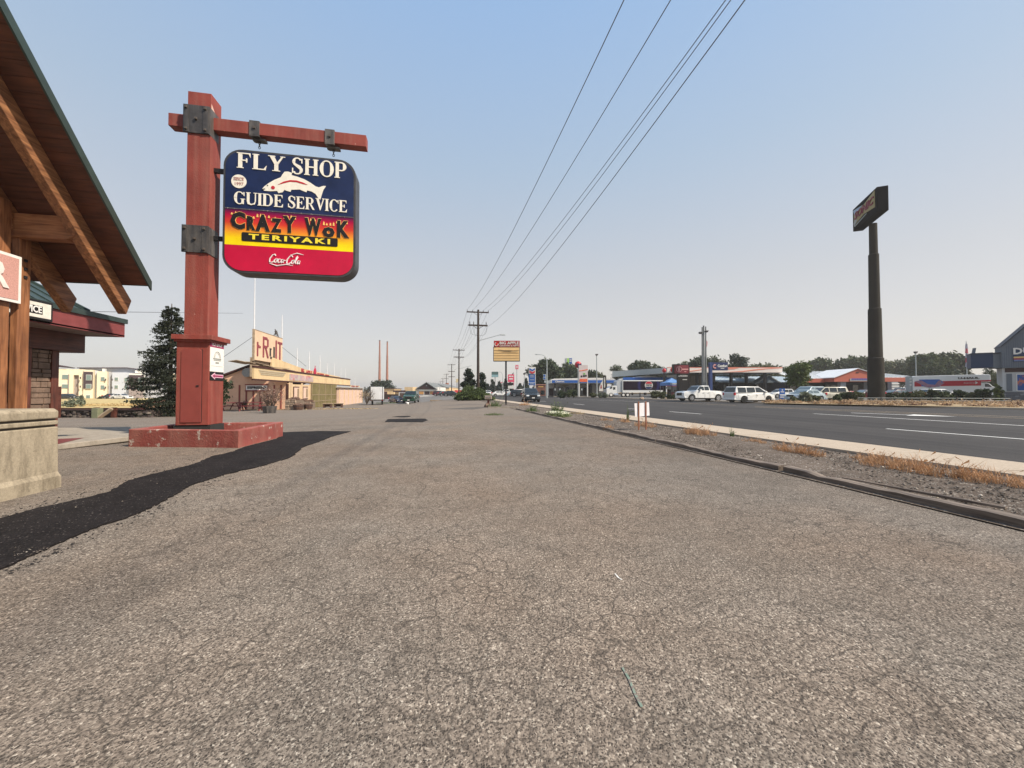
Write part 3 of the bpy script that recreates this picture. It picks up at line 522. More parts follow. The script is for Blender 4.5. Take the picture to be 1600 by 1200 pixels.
# cross beam through the post
bm0, bm1 = sv0+.10, sv0+.34
L0 = HV(263, 177, bm0); L1 = HV(572, 210, bm0); LB = HV(572, 240.5, bm0)
zb1 = (L0.z+L1.z)/2; zb0 = zb1-.30
bmx = MB(); bmx.box(L0.x, su0, bm0, bm1, zb0, zb1); bmx.box(su1, L1.x, bm0, bm1, zb0, zb1); bmx.build('cross_beam', M_RED, root, bevel=.006)
M_PALE = mat('pale_pink', (.62, .42, .34), .8)
pr = MB(); pr.prism([(sv0+.012, zb1+.27), (sv0+.30, zb1+.02), (sv0+.10, zb1+.0), (sv0+.10, zb0+.08), (sv0+.012, zb0+.08)], su1, su1+.003, 'x'); pr.build('pale_patch', M_PALE, root)  # pale pink patch on the post's right face, before and above the beam
bd0, bd1 = HV(349, 245, bm0+.02), HV(549, 424, bm0+.02)
for cx_ in (397, 515):
    q = HV(cx_, 205, bm0-.02); cb = MB(); s = .115
    cb.box(q.x-s, q.x+s, bm0-.02, bm0-.001, zb0-.02, zb1+.02); cb.box(q.x-s, q.x+s, bm0-.02, bm1+.02, zb1+.02, zb1+.035); cb.box(q.x-s, q.x+s, bm0-.02, bm1+.02, zb0-.05, zb0-.02); cb.box(q.x-s, q.x+s, bm1+.001, bm1+.02, zb0-.02, zb1+.02)
    cb.box(q.x-.06, q.x+.22, bm0+.06, bm1-.04, zb0-.1, zb0-.05)
    cl = cb.build('clamp', M_PLATE, root, bevel=.004); q2 = MB(); q2.box(q.x-.028, q.x+.028, bm0-.05, bm0-.02, (zb0+zb1)/2-.02, (zb0+zb1)/2+.035); q2.build('bolt', M_BOLT, cl)
    for j in range(3):
        ch = MB(); cz = zb0-.13-.055*j; n = 10; ring = [(q.x+.06+(.022*math.cos(t*6.283/n) if j % 2 == 0 else 0), bm0+.13+(0 if j % 2 == 0 else .022*math.cos(t*6.283/n)), cz+.034*math.sin(t*6.283/n)) for t in range(n+1)]
        ch.tube(ring, .008, 5, cap=False); ch.build('chain_link', M_BLACK, root)
# the hanging board
def rrect(x0, x1, z0, z1, r, n=8, corners='abcd'):
    out = []
    for nm, cx, cz, a in (('a', x1-r, z0+r, -90), ('b', x1-r, z1-r, 0), ('c', x0+r, z1-r, 90), ('d', x0+r, z0+r, 180)):
        if nm in corners: out += [(cx+r*math.cos(R(a+90*i/n)), cz+r*math.sin(R(a+90*i/n))) for i in range(n+1)]
        else: out.append((x1 if nm in 'ab' else x0, z0 if nm in 'ad' else z1))
    return out
yb = bm0-.06
X0, X1 = HV(348, 330, yb).x, HV(556, 330, yb).x; Zt = HV(360, 232, yb).z-.0; Zb = HV(450, 430, yb).z
Zt = (HV(352, 232, yb).z+HV(552, 250, yb).z)/2; 
board = MB(); board.prism(rrect(X0, X1, Zb, Zt, .42), yb, yb+.42, 'y'); sb = board.build('hanging_board', M_DARKF, root, bevel=.012)
Wd, Ht = X1-X0, Zt-Zb; e_ = .055; fx0, fx1, fz0, fz1 = X0+e_, X1-e_, Zb+e_, Zt-e_
zsp = Zb+Ht*.515; zyl = Zb+Ht*.222
M_NAVY = mat('navy_panel', (.012, .022, .075), .35, .3, 3, chip=(.22, .26, .4), chipat=.735, chipscale=22)
gm = newmat('flame_print'); g_ = N_(gm); sx_ = g_.n.nodes.new('ShaderNodeSeparateXYZ'); g_.n.links.new(g_.tc, sx_.inputs[0])
tz = g_.mr(sx_.outputs[2], zyl, zsp, 0, 1); ct = g_.ramp(tz, [(0, (.90, .72, .01)), (.2, (.88, .62, .01)), (.42, (.78, .26, .03)), (.62, (.62, .05, .03)), (.82, (.42, .008, .05)), (.93, (.16, .01, .06)), (1, (.03, .012, .05))])
g_.fin(g_.mix(1, ct, g_.mr(g_.noise(3, 5), .3, .7, .88, 1.1), 'MULTIPLY'), .35)
M_CRIM = mat('crimson_panel', (.52, .006, .045), .35, .12, 3); M_CREAM = mat('cream_letter', (.82, .78, .68), .5, .1, 8, chip=(.45, .4, .36), chipat=.74, chipscale=30)
M_INK = mat('black_letter', (.012, .01, .01), .5); M_FLAME = mat('flame_yellow', (.85, .55, .16), .5, .3, 25); M_YELT = mat('yellow_letter', (.85, .68, .05), .5); M_MAG = mat('fish_red', (.5, .015, .03), .5)
y = yb-.004
p_ = MB(); p_.prism(rrect(fx0, fx1, zsp+.012, fz1, .38, corners='bc'), y-.006, y, 'y'); p_.build('navy_panel', M_NAVY, sb)
p_ = MB(); p_.box(fx0, fx1, y-.006, y, zyl+.002, zsp-.012); p_.build('flame_panel', gm, sb)
p_ = MB(); p_.prism(rrect(fx0, fx1, fz0, zyl, .38, corners='ad'), y-.006, y, 'y'); p_.build('crimson_panel', M_CRIM, sb)
p_ = MB(); p_.box(fx0, fx1, y-.012, y, zsp-.011, zsp+.011); p_.build('divider_strip', mat('scuffed_strip', (.10, .09, .1), .5, .4, 20, chip=(.6, .55, .5), chipat=.6, chipscale=18), sb)
y -= .006
def bx(f): return X0+Wd*f
def bz(f): return Zb+Ht*f
serif('FLY', Ht*.125, M_CREAM, sb, bx(.098), bx(.45), bz(.845), y, .012); serif('SHOP', Ht*.135, M_CREAM, sb, bx(.50), bx(.93), bz(.838), y, .012)
serif('GUIDE', Ht*.10, M_CREAM, sb, bx(.08), bx(.445), bz(.552), y, .012); serif('SERVICE', Ht*.10, M_CREAM, sb, bx(.475), bx(.935), bz(.552), y, .012)
d_ = MB(); d_.prism([(bx(.115)+.165*math.cos(t*.2244), bz(.735)+.165*math.sin(t*.2244)) for t in range(28)], y-.01, y, 'y'); dc = d_.build('since_disc', M_CREAM, sb)
serif('SINCE', .075, mat('faded_red_letter', (.42, .2, .18), .6), dc, bx(.115)-.115, bx(.115)+.115, bz(.735)+.02, y-.011, .004)
text('1997', .075, MATS['faded_red_letter'], dc, (bx(.115), y-.013, bz(.735)-.065), .02, .004, 1.0)
# trout (outline drawn in fractions of the board)
FISH = [(.285, .668), (.30, .690), (.335, .722), (.375, .752), (.42, .776), (.435, .805), (.45, .826), (.475, .83), (.505, .822), (.50, .803), (.545, .795), (.60, .778), (.65, .752), (.685, .728), (.71, .722), (.745, .738), (.765, .738), (.745, .705), (.735, .672), (.722, .62), (.705, .635), (.685, .665), (.655, .682), (.62, .688), (.615, .672), (.585, .682), (.565, .69), (.50, .682), (.495, .664), (.465, .67), (.45, .676), (.435, .655), (.405, .645), (.395, .662), (.345, .655), (.30, .655)]
f_ = MB(); f_.prism([(bx(a), bz(b_+.022)) for a, b_ in FISH], y-.010, y, 'y'); fish = f_.build('trout', M_CREAM, sb)
f_ = MB(); f_.prism([(bx(.365)+.043*math.cos(t*.45), bz(.708)+.043*math.sin(t*.45)) for t in range(14)], y-.016, y-.011, 'y')
st = [(.40, .728), (.44, .757), (.49, .776), (.54, .778), (.59, .766), (.625, .75)]
f_.prism([(bx(a), bz(b_+.006)) for a, b_ in st]+[(bx(a), bz(b_-.007)) for a, b_ in st[::-1][1:-1]], y-.016, y-.0112, 'y'); f_.build('trout_markings', M_MAG, fish)
f_ = MB(); f_.prism([(bx(.325)+.014*math.cos(t*.8), bz(.722)+.014*math.sin(t*.8)) for t in range(8)], y-.018, y-.012, 'y'); f_.prism([(bx(.283), bz(.683)), (bx(.307), bz(.689)), (bx(.307), bz(.695)), (bx(.283), bz(.688))], y-.0175, y-.0115, 'y'); f_.build('trout_eye', M_INK, fish)
# flaming lettering
def word(s, x0, x1, zc, h, jit):
    n = len(s); wd = [{'W': 1.25, 'r': .62, 'C': 1.05, 'A': 1.05, 'o': .95, 'z': .8, 'Y': 1.0, 'K': .95}.get(c, 1) for c in s]; tot = sum(wd); x = x0
    for i, ch in enumerate(s):
        cw = (x1-x0)*wd[i]/tot; zz = zc+jit[i]; hh = h*(.9 if ch.islower() else 1.08); zz -= (h*1.08-hh)*.35
        for off, mm, yy, dp in ((.105, M_FLAME, y-.004, .006), (.08, M_INK, y-.010, .006)):
            o = text(ch.upper() if ch in 'rz' else ch, hh, mm, sb, (x+cw/2, yy, zz), off, dp, 1, name='letter'); bb = o.data.vertices; xs_ = [q.co.x for q in bb]; wid = max(xs_)-min(xs_); o.scale = (cw*.93/wid, 1, 1)
        fm = MB()
        for t in range(4):
            fx = x+cw*(.14+.24*t)+rnd.uniform(-.01, .01); ft = zz+hh*.42; r_ = .022; fh = rnd.uniform(.05, .11)
            fm.prism([(fx-r_, ft), (fx+r_, ft), (fx+r_*.6, ft+fh*.5), (fx+r_*.9, ft+fh*.8), (fx+r_*.1, ft+fh*.62), (fx-r_*.2, ft+fh), (fx-r_*.8, ft+fh*.5)], y-.009-.0007*t, y-.0005, 'y')
        fm.build('flame', M_FLAME, sb); x += cw
word('CrAzY', bx(.055), bx(.545), bz(.405), Ht*.115, [.02, 0, 0, -.01, .01]); word('WoK', bx(.60), bx(.945), bz(.40), Ht*.12, [.01, -.02, 0])
p_ = MB(); p_.prism(rrect(bx(.14), bx(.86), bz(.257), bz(.328), .03, 3), y-.008, y, 'y'); tb = p_.build('name_bar', M_INK, sb)
o = text('TERIYAKI', Ht*.042, M_YELT, tb, (bx(.5), y-.011, bz(.293)), .05, .005, 1, space=1.35); xs_ = [q.co.x for q in o.data.vertices]; o.scale = (Wd*.61/(max(xs_)-min(xs_)), 1, 1)
# flowing script, drawn as strokes
SC = {'C': [[(.9, .85), (.75, 1.05), (.45, .95), (.15, .45), (.2, .02), (.6, -.02), (.85, .2)], .8], 'o': [[(.3, .5), (.08, .35), (.08, .05), (.3, 0), (.45, .2), (.42, .45), (.3, .5), (.6, .42)], .52], 'c': [[(.42, .45), (.2, .5), (.05, .2), (.15, 0), (.45, .1)], .45], 'a': [[(.4, .45), (.15, .45), (.05, .15), (.15, 0), (.4, .3), (.42, .48), (.36, .08), (.5, .05)], .5], '-': [[(.05, .3), (.25, .35)], .26], 'l': [[(.05, .2), (.35, .9), (.28, 1.05), (.12, .8), (.12, .1), (.3, .02)], .34]}
sm = MB(); x = 0
for ch in 'Coca-Cola':
    pts, wd = SC[ch]; sm.tube([(bx(.335)+(x+p[0]+p[1]*.22)*.152, y-.006, bz(.098)+p[1]*.19-x*.004) for p in pts], .0135, 5); x += wd
sm.tube([(bx(.345), y-.006, bz(.088)), (bx(.40), y-.006, bz(.07)), (bx(.47), y-.006, bz(.085)), (bx(.52), y-.006, bz(.078))], [.006, .016, .014, .004], 5); sm.tube([(bx(.50), y-.006, bz(.165)), (bx(.55), y-.006, bz(.182)), (bx(.60), y-.006, bz(.172))], [.006, .014, .004], 5)
sm.build('script_lettering', mat('white_print', (.8, .78, .78), .5), sb)
br = MB()
for py in (277.5, 381):
    z_ = HU(346, py, su1).z; br.box(su1-.002, X0+.003, bm0+.04, bm0+.12, z_-.05, z_+.05)
br.build('side_bracket', M_BLACK, root)
# poster on the right face of the pedestal
def face_z(px, py): return HU(px, py, u1+.006)
a, b_ = HU(327, 531, u1), HU(348, 581, u1); ya, yb2 = v1+.03, v1+d0-.02
M_POST = mat('poster_white', (.80, .78, .74), .5, .05); M_PURP = mat('poster_purple', (.30, .035, .10), .5); M_GREYP = mat('poster_grey', (.28, .29, .27), .6)
zt, zb = a.z, HU(327, 580, u1).z; za = HU(327, 594, u1).z; po = thing('poster', 'white fly shop poster with an arch emblem and arrow on the sign pedestal', 'poster', (u1, 0, 0))
q = MB(); q.box(.002, .010, ya, yb2, zb, zt-.16); q.build('sheet', M_POST, po); q = MB(); q.box(.002, .0105, ya, yb2, zt-.158, zt); hd = q.build('header', M_PURP, po)
text('FLY-SHOP', .085, M_POST, hd, (.012, (ya+yb2)/2, zt-.085), .03, .003, .82, rz=math.pi/2)
q = MB(); yc = (ya+yb2)/2; q.tube([(.011, yc+.13*math.cos(R(t)), zt-.40+.15*math.sin(R(t))) for t in range(0, 181, 15)], .009, 5); q.tube([(.011, yc+.09*math.cos(R(t)), zt-.40+.11*math.sin(R(t))) for t in range(0, 181, 20)], .005, 5); q.box(.009, .013, yc-.17, yc+.17, zt-.44, zt-.41); q.box(.009, .013, yc-.15, yc+.15, zt-.47, zt-.45); q.box(.009, .013, yc-.07, yc+.07, zt-.54, zt-.50)
for zz in (.60, .83): q.box(.009, .0115, ya+.04, yb2-.04, zt-zz-.008, zt-zz)
q.build('emblem', M_GREYP, po); q = MB(); q.box(.002, .0105, ya, yb2, za, zb-.004); ar = q.build('arrow_panel', M_INK, po)
zc = (za+zb)/2; q = MB(); q.prism([(ya+.03, zc), (ya+.2, zc+.085), (ya+.2, zc+.04), (yb2-.02, zc+.04), (yb2-.02, zc-.04), (ya+.2, zc-.04), (ya+.2, zc-.085)], .0105, .014, 'x'); q.build('arrow', mat('arrow_pink', (.75, .45, .55), .5), ar)
q = MB(); q.prism([(ya+.09, zc), (ya+.18, zc+.045), (ya+.18, zc+.02), (yb2-.04, zc+.02), (yb2-.04, zc-.02), (ya+.18, zc-.02), (ya+.18, zc-.045)], .0141, .0165, 'x'); q.build('arrow_core', M_PURP, ar)
# planter curb round the sign
f1_, f2_, f3_ = G(200, 698), G(373, 700), G(434, 687)
f3_ = Vector((f2_.x-.02, v1+d0+.28, 0)); f4_ = Vector((f1_.x+.02, v1+d0+.28, 0)); hgt = HV(373, 672.5, f2_.y).z
pl = MB(); o4 = [f1_, f2_, f3_, f4_]; cc = sum((Vector(p) for p in o4), Vector())/4; inn = []
for i, p in enumerate(o4):
    dx = .16 if p.x < cc.x else -.16; dy = .16 if p.y < cc.y else -.16; inn.append(Vector((p.x+dx, p.y+dy, 0)))
sub = 10
def edgev(L, z, j=0): return [(p.x, p.y, z) for p in L]
vs = edgev(o4, -.05)+edgev(o4, hgt)+edgev(inn, hgt)+edgev(inn, .02)
fs = [(i, (i+1) % 4, 4+(i+1) % 4, 4+i) for i in range(4)]+[(4+i, 4+(i+1) % 4, 8+(i+1) % 4, 8+i) for i in range(4)]+[(8+i, 8+(i+1) % 4, 12+(i+1) % 4, 12+i) for i in range(4)]
pl.add(vs, fs); po = pl.build('planter', M_REDC, bevel=.018); tag(po, 'low red painted concrete planter with chipped white corners around the sign pedestal', 'planter')
so = MB(); so.add([(p.x, p.y, .17) for p in inn], [(0, 1, 2, 3)]); so.build('soil', mat('planter_soil', (.05, .035, .03), .95, .4, 8, 1, 12), po)
# ------------------------------------------------------------------ concrete pier and timber porch at left
e1, e0 = G(91, 761), G(0, 783); eu = e1.x; zt = HU(88, 638, eu).z
px_ = thing('concrete_pier', 'weathered concrete pier with two grooves at the left edge of the photo', 'pier', (eu, e1.y, 0))
bb = MB(); bb.prism([(.03, -.02), (.03, .14), (.0, .19), (-.012, zt-.22), (-1.6, zt-.22), (-1.6, -.02)], -1.9, 0, 'y'); bb.build('base', M_BLOCK, px_, bevel=.012)
bb = MB(); bb.box(-1.6, -.03, -1.88, -.02, zt-.22, zt-.195); bb.box(-1.6, -.03, -1.88, -.02, zt-.145, zt-.12); bb.build('joint', mat('dark_joint', (.06, .05, .04), .9), px_)
bb = MB(); bb.box(-1.6, -.008, -1.9, -.004, zt-.195, zt-.145); bb.build('band', M_BLOCK, px_, bevel=.01)
bb = MB(); bb.prism([(-1.6, zt-.12), (-.008, zt-.12), (-.008, zt-.03), (-.05, zt), (-1.6, zt)], -1.9, -.006, 'y'); bb.build('coping', M_BLOCK, px_, bevel=.012)
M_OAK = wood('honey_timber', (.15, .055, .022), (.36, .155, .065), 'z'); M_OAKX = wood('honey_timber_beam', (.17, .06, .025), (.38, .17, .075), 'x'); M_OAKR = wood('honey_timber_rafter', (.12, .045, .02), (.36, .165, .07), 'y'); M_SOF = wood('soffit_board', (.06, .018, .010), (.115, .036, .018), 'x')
M_GREENM = mat('green_roof_metal', (.04, .06, .055), .45, .2, 4, metal=.2); M_FASC = mat('maroon_fascia', (.21, .050, .050), .6, .2, 3, .2, 40); M_BRN = wood('dark_brown_timber', (.075, .022, .014), (.15, .045, .028), 'z')
porch = thing('timber_porch', 'open timber porch with plank soffit and heavy rafters at upper left', 'porch', (0, 0, 0))
# rafter plane (constant u) found from the rafter tail; roof falls away along +Y
vp = 7.26*1.15
def uat(px, v):
    r = ray(px, 600); return v*r.x/r.y
uo = uat(127, vp)
T0 = HU(0, 115, uo); T1 = HU(206, 470, uo); sl = (T0.z-T1.z)/(T1.y-T0.y)
def sof(v): return T1.z+sl*(T1.y-v)
def rafter(u, wd=.16, v0=2.6, v1_=None, dep=.30, name='rafter'):
    b = MB(); ve = v1_ or T1.y; cs = math.cos(math.atan(sl)); dz = dep/cs
    b.prism([(v0, sof(v0)-.004), (ve, sof(ve)-.004), (ve-.13, sof(ve)-.004-dep*1.05), (v0, sof(v0)-dz)], u-wd, u, 'x'); return b.build(name, M_OAKR, porch, bevel=.012)
rafter(uo); ui = uat(116, T1.y)+.02; rafter(ui, .16); rafter(ui-1.9, .16)
# roof: eave at ve, rake at ur
rr = ray(232, 446); t = None
lo, hi = 1.0, 20.0
for _ in range(60):
    md = (lo+hi)/2; p = C0+rr*(md/rr.y)
    if p.z < sof(p.y): lo = md
    else: hi = md
ev = C0+rr*(lo/rr.y); ur, ve = ev.x, ev.y
v = ve; st_ = .135
while v > 2.4:
    a, c_ = v-st_+.006, v; b = MB(); z0, z1 = sof(a), sof(c_); b.add([(-14, a, z0), (ur-.02, a, z0), (ur-.02, c_, z1), (-14, c_, z1), (-14, a, z0+.03), (ur-.02, a, z0+.03), (ur-.02, c_, z1+.03), (-14, c_, z1+.03)], [(0, 1, 2, 3), (7, 6, 5, 4), (0, 4, 5, 1), (1, 5, 6, 2), (2, 6, 7, 3), (3, 7, 4, 0)])
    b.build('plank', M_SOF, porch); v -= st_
b = MB(); d3 = .035; b.add([(-14, 1.5, sof(1.5)+d3), (ur+.0, 1.5, sof(1.5)+d3), (ur, ve+.04, sof(ve+.04)+d3), (-14, ve+.04, sof(ve+.04)+d3), (-14, 1.5, sof(1.5)+.13), (ur, 1.5, sof(1.5)+.13), (ur, ve+.04, sof(ve+.04)+.13), (-14, ve+.04, sof(ve+.04)+.13)], [(0, 3, 2, 1), (4, 5, 6, 7), (0, 1, 5, 4), (1, 2, 6, 5), (2, 3, 7, 6), (3, 0, 4, 7)]); b.build('roof', M_GREENM, porch)
b = MB(); b.prism([(1.5, sof(1.5)-.04), (ve+.05, sof(ve+.05)-.04), (ve+.05, sof(ve+.05)+.15), (1.5, sof(1.5)+.15)], ur, ur+.03, 'x'); b.build('rake_trim', M_GREENM, porch)
# other roof slope, toward the camera side, so that the porch is a real gable
b = MB(); zr = sof(1.5); b.add([(-14, 1.5, zr+.13), (ur, 1.5, zr+.13), (ur, -3, zr-4.2), (-14, -3, zr-4.2), (-14, 1.5, zr+.02), (ur, 1.5, zr+.02), (ur, -3, zr-4.3), (-14, -3, zr-4.3)], [(0, 1, 2, 3), (7, 6, 5, 4), (0, 4, 5, 1), (1, 5, 6, 2), (2, 6, 7, 3), (3, 7, 4, 0)]); b.build('roof', M_GREENM, porch)
# outrigger beam from the post to the outer rafter
zb_t = HV(100, 341, vp-.02).z; zb_b = HV(90, 376, vp-.02).z; xs0 = uat(17, vp)
b = MB(); b.prism([(xs0-2.2, zb_b), (uo-.19, zb_b), (uo-.02, zb_b+.1), (uo-.02, zb_t-.06), (uo-.08, zb_t), (xs0-2.2, zb_t)], vp-.12, vp+.12, 'y'); b.build('outrigger_beam', M_OAKX, porch, bevel=.012)
ps_ = MB(); pv = 7.3*1.15; pu = uat(44, pv+.1)
for (pa, pb, pc, z1_) in ((12, 25, 44, 3.95), (-22, -8, 12, 4.6), (-75, -60, -40, 5.4)):
    v_, v0_ = pu/uat(pc, 1), pu/uat(pb, 1); w_ = pu-uat(pa, v0_); u_ = pu
    b = MB(); b.box(u_-w_, u_, v0_, v_, .2, min(z1_, sof(v_)-.05)); po_ = b.build('post', M_OAK, porch, bevel=.012)
    for zz in (3.2, 3.35, 3.5):
        q = MB(); q.box(u_-.001, u_+.02, (v_+v0_)/2-.025, (v_+v0_)/2+.025, zz, zz+.045); q.build('bolt', M_BLACK, po_)
b = MB(); b.tube([(pu-.1, pv-.2, 3.1), (ui-.08, pv-.4, 4.2)], .11, 4); b.build('brace', M_OAK, porch)
b = MB(); q = HV(104, 325, vp+.0); b.box(q.x-.05, q.x+.05, vp-.14, vp-.12, q.z-.02, q.z+.12); b.box(q.x-.05, q.x+.05, vp-.135, vp+.05, q.z-.03, q.z-.02); b.build('steel_angle', M_PLATE, porch)
# base wall under posts
b = MB(); b.box(-12, eu-.55, e1.y-1.5, e1.y-.02, 0, zt-.06); tag(b.build('porch_plinth', M_BLOCK), 'low concrete plinth under the timber porch posts behind the pier', 'plinth')
# sign with the letter R on the porch
su = pu+.04; s1 = HU(31, 402, su); s2 = HU(31, 475, su); rs = thing('porch_sign', 'speckled pink sign with white border and a big letter R on the porch posts', 'sign', (su, s1.y, 0))
b = MB(); b.box(0, .03, -2.2, 0, s2.z, s1.z); b.build('border', mat('sign_white', (.80, .76, .72), .6), rs); b = MB(); b.box(.03, .036, -2.15, -.05, s2.z+.05, s1.z-.05); fp = b.build('panel', mat('speckled_pink', (.55, .30, .26), .8, .3, 60, .3, 90, chip=(.30, .17, .15), chipat=.64, chipscale=22), rs)
text('R', .44, mat('sign_white_letter', (.76, .68, .64), .7), fp, (.045, -.40, (s1.z+s2.z)/2), .03, .02, .9, rz=math.pi/2)
# ------------------------------------------------------------------ the fly shop building's low roof with the SERVICE sign
shop = thing('fly_shop_building', 'shop corner with maroon fascia, green metal roof and stone column', 'building', (0, 0, 0))
k2 = G(90, 679); uf = k2.x+1.05
fa = HU(195, 505, uf); fb = HU(193.5, 527, uf); vE = fa.y; zf1, zf0 = fa.z, fb.z
b = MB(); b.box(-16, uf, 4.0, vE, zf0+.02, zf0+.06); b.build('soffit', mat('pale_soffit', (.24, .17, .15), .7), shop)
b = MB(); b.box(uf-.03, uf, 4.0, vE, zf0, zf1); b.box(-16, uf-.03, vE-.03, vE, zf0, zf1); b.build('fascia', M_FASC, shop)
b = MB(); b.box(uf, uf+.05, 3.95, vE+.05, zf1-.02, zf1+.12); b.box(-16, uf, vE, vE+.05, zf1-.02, zf1+.12); b.build('gutter', M_GREENM, shop)
vH = HU(139, 488, uf).y; pitch = .62; W_ = 5.2
b = MB(); zr = zf1+.1; b.add([(uf+.02, 3.9, zr), (uf+.02, vH, zr), (uf-W_, vH-W_*.25, zr+W_*pitch), (uf-W_, 3.9, zr+W_*pitch), (uf+.02, vE+.02, zr), (-16, vE+.02, zr), (-16, vH, zr)], [(0, 1, 2, 3), (1, 4, 5, 6)]); rf = b.build('roof', M_GREENM, shop)
v = 4.1
while v < vH-.1:
    t_ = min(1, (vH-v)/(W_*.25)); q = MB(); q.box(0, math.hypot(W_, W_*pitch)*t_, -.012, .012, 0, .035, M=Matrix.Translation((uf, v, zr+.003)) @ Matrix.Rotation(math.pi, 4, 'Z') @ Matrix.Rotation(-math.atan(pitch), 4, 'Y')); q.build('seam', M_GREENM, rf); v += .42
b = MB(); b.tube([(uf+.01, vH, zr+.03), (uf-W_, vH-W_*.25, zr+W_*pitch+.03)], .04, 5); b.build('hip_cap', M_GREENM, rf)
# lintel, wall, posts, stone column
zl1 = zf0; lv = HV(133, 540, vE-.35).x; lt = HU(133, 552, k2.x+.1)
b = MB(); b.box(-16, k2.x+.1, 4, lt.y, lt.z, zl1+.02); b.build('lintel', wood('lintel_timber', (.06, .018, .012), (.13, .04, .025), 'y'), shop, bevel=.01)
for pxx, pyy, vv in ((90, 679, None), (62, 679, -.75)):
    p = k2 if vv is None else Vector((k2.x, k2.y+vv, 0)); b = MB(); b.box(p.x-.22, p.x, p.y-.2, p.y, 0, lt.z+.01); b.build('column', M_BRN, shop, bevel=.008)
M_STN = mat('field_stone', (.17, .115, .085), .85, .5, 2.5, .7, 14); sc_ = MB(); sc_.box(k2.x-.45, k2.x-.06, k2.y-.74, k2.y-.22, 0, lt.z); stc = sc_.build('stone_column', mat('mortar', (.07, .055, .045), .95), shop)
z = .02
while z < lt.z-.1:
    hh = rnd.uniform(.11, .19); y = k2.y-.74
    while y < k2.y-.26:
        ww = min(rnd.uniform(.14, .34), k2.y-.22-y); q = MB(); q.box(k2.x-.07, k2.x-.02+rnd.uniform(0, .035), y+.008, y+ww-.008, z+.006, min(z+hh, lt.z-.02)-.006); q.build('stone', M_STN, stc, bevel=.012, seg=1); y += ww
    z += hh
b = MB(); b.box(-16, k2.x-.5, 4, k2.y-.75, 0, lt.z); b.build('wall', mat('dark_brown_wall', (.12, .05, .035), .8), shop)  # plain dark brown wall behind the columns
# SERVICE sign on the fascia
g0 = HU(77, 475, uf+.02); g1 = HU(74.5, 502, uf+.02); sv = thing('service_sign', 'black framed cream sign ending in white letters VICE on the maroon fascia', 'sign', (uf, g0.y, 0))
Hs = g0.z-g1.z; b = MB(); b.box(.003, .10, -2.4, 0, g1.z-.02, g0.z+.02); b.build('frame', M_INK, sv, bevel=.006); b = MB(); b.box(.10, .104, -2.36, -.05, g1.z+.04, g0.z-.04); cr_p = b.build('cream_panel', mat('cream_panel', (.72, .68, .60), .6), sv)
b = MB(); b.box(.104, .108, -2.0, -.26, g1.z+.12, g0.z-.12); bp = b.build('black_band', M_INK, sv)
text('SERVICE', (Hs-.24)*.80, M_POST, bp, (.111, -.285, (g0.z+g1.z)/2), .035, .006, .78, rz=math.pi/2, align='RIGHT')
# raised walk by the shop
wk = thing('entry_walk', 'raised concrete walk with a broken kerb running from the pier to the planter', 'walkway', (0, 0, 0))
a1, a2, a3, a4 = G(70, 716), G(204, 691), G(204, 676.5), G(70, 679); b = MB(); b.prism([(a1.x-1, a1.y-.2), (a2.x, a2.y), (a3.x, a3.y), (a4.x-1, a4.y)], 0, .11); b.build('slab', M_CONC, wk, bevel=.015)
r1, r2, r3, r4 = [G(*p, z=.114) for p in ((70, 696), (92, 693.5), (132, 684), (70, 686.5))]; b = MB(); b.add([(p.x, p.y, .114) for p in (r1, r2, r3, r4)], [(0, 1, 2, 3)]); b.build('red_paint_strip', mat('red_floor_paint', (.16, .035, .03), .6, .3, 8), wk)
patch('faded_blue_patch', [(105, 672), (140, 669.5), (200, 670), (240, 672), (200, 676), (130, 675.5)], .006, mat('faded_blue_asphalt', (.055, .07, .075), .9, .3, 2), .1, .4)
# yard sign seen from the back
s0, s1 = G(998, 673), G(1017, 671); ys = thing('yard_sign', 'blank white back of a yard sign on two rusty wooden stakes in the gravel', 'sign', (s0.x, s0.y, 0), math.atan2(s1.y-s0.y, s1.x-s0.x)*.7-.15)
def zz(py): return HV(1006, py, s0.y).z
zt_ = P(1006, 630, s0.dot(HX)).z; zb_ = P(1006, 651, s0.dot(HX)).z; kk = s0.dot(HX)/600
b = MB(); b.box(-5*kk, 23*kk, .012, .02, zb_, zt_); b.build('panel', mat('sign_back_white', (.72, .70, .72), .6, .12, 6), ys, loc=(0, 0, 0)); ys.children[0].rotation_euler = (0, R(-3), 0)
for x in (0, 14*kk):
    b = MB(); b.box(x-.02, x+.02, -.012, .011, -.1, zt_+.05); b.build('stake', wood('rusty_stake', (.2, .07, .035), (.34, .14, .08), 'z') if 'rusty_stake' not in MATS else MATS['rusty_stake'], ys)
# ------------------------------------------------------------------ measuring frame for far things that face the camera
class VF:
    def __init__(s, px, d, z=None, rot=0):
        s.px, s.d, s.k, s.r = px, d, d/600, R(rot); p = P(px, 612, d); s.z0 = zg(p.x, p.y) if z is None else z; s.loc = (p.x, p.y, s.z0); s.rz = YAW-s.r
    def x(s, px):
        T_ = (px-800)/600; return (T_*s.d-(s.px-800)/600*s.d)/(math.cos(s.r)+T_*math.sin(s.r))
    def z(s, py, px=None):
        k = s.k if px is None or not s.r else (s.d-s.x(px)*math.sin(s.r))/600
        return H_CAM+(612-py)*k-s.z0
    def bx(s, B, a, b, t, c, y0=0, y1=.3, mi=0): m = (a+b)/2; return B.box(s.x(a), s.x(b), y0, y1, s.z(c, m), s.z(t, m), mi)
def one(name, fn, m, parent=None, **k):
    b = MB(); fn(b); return b.build(name, m, parent, **k)
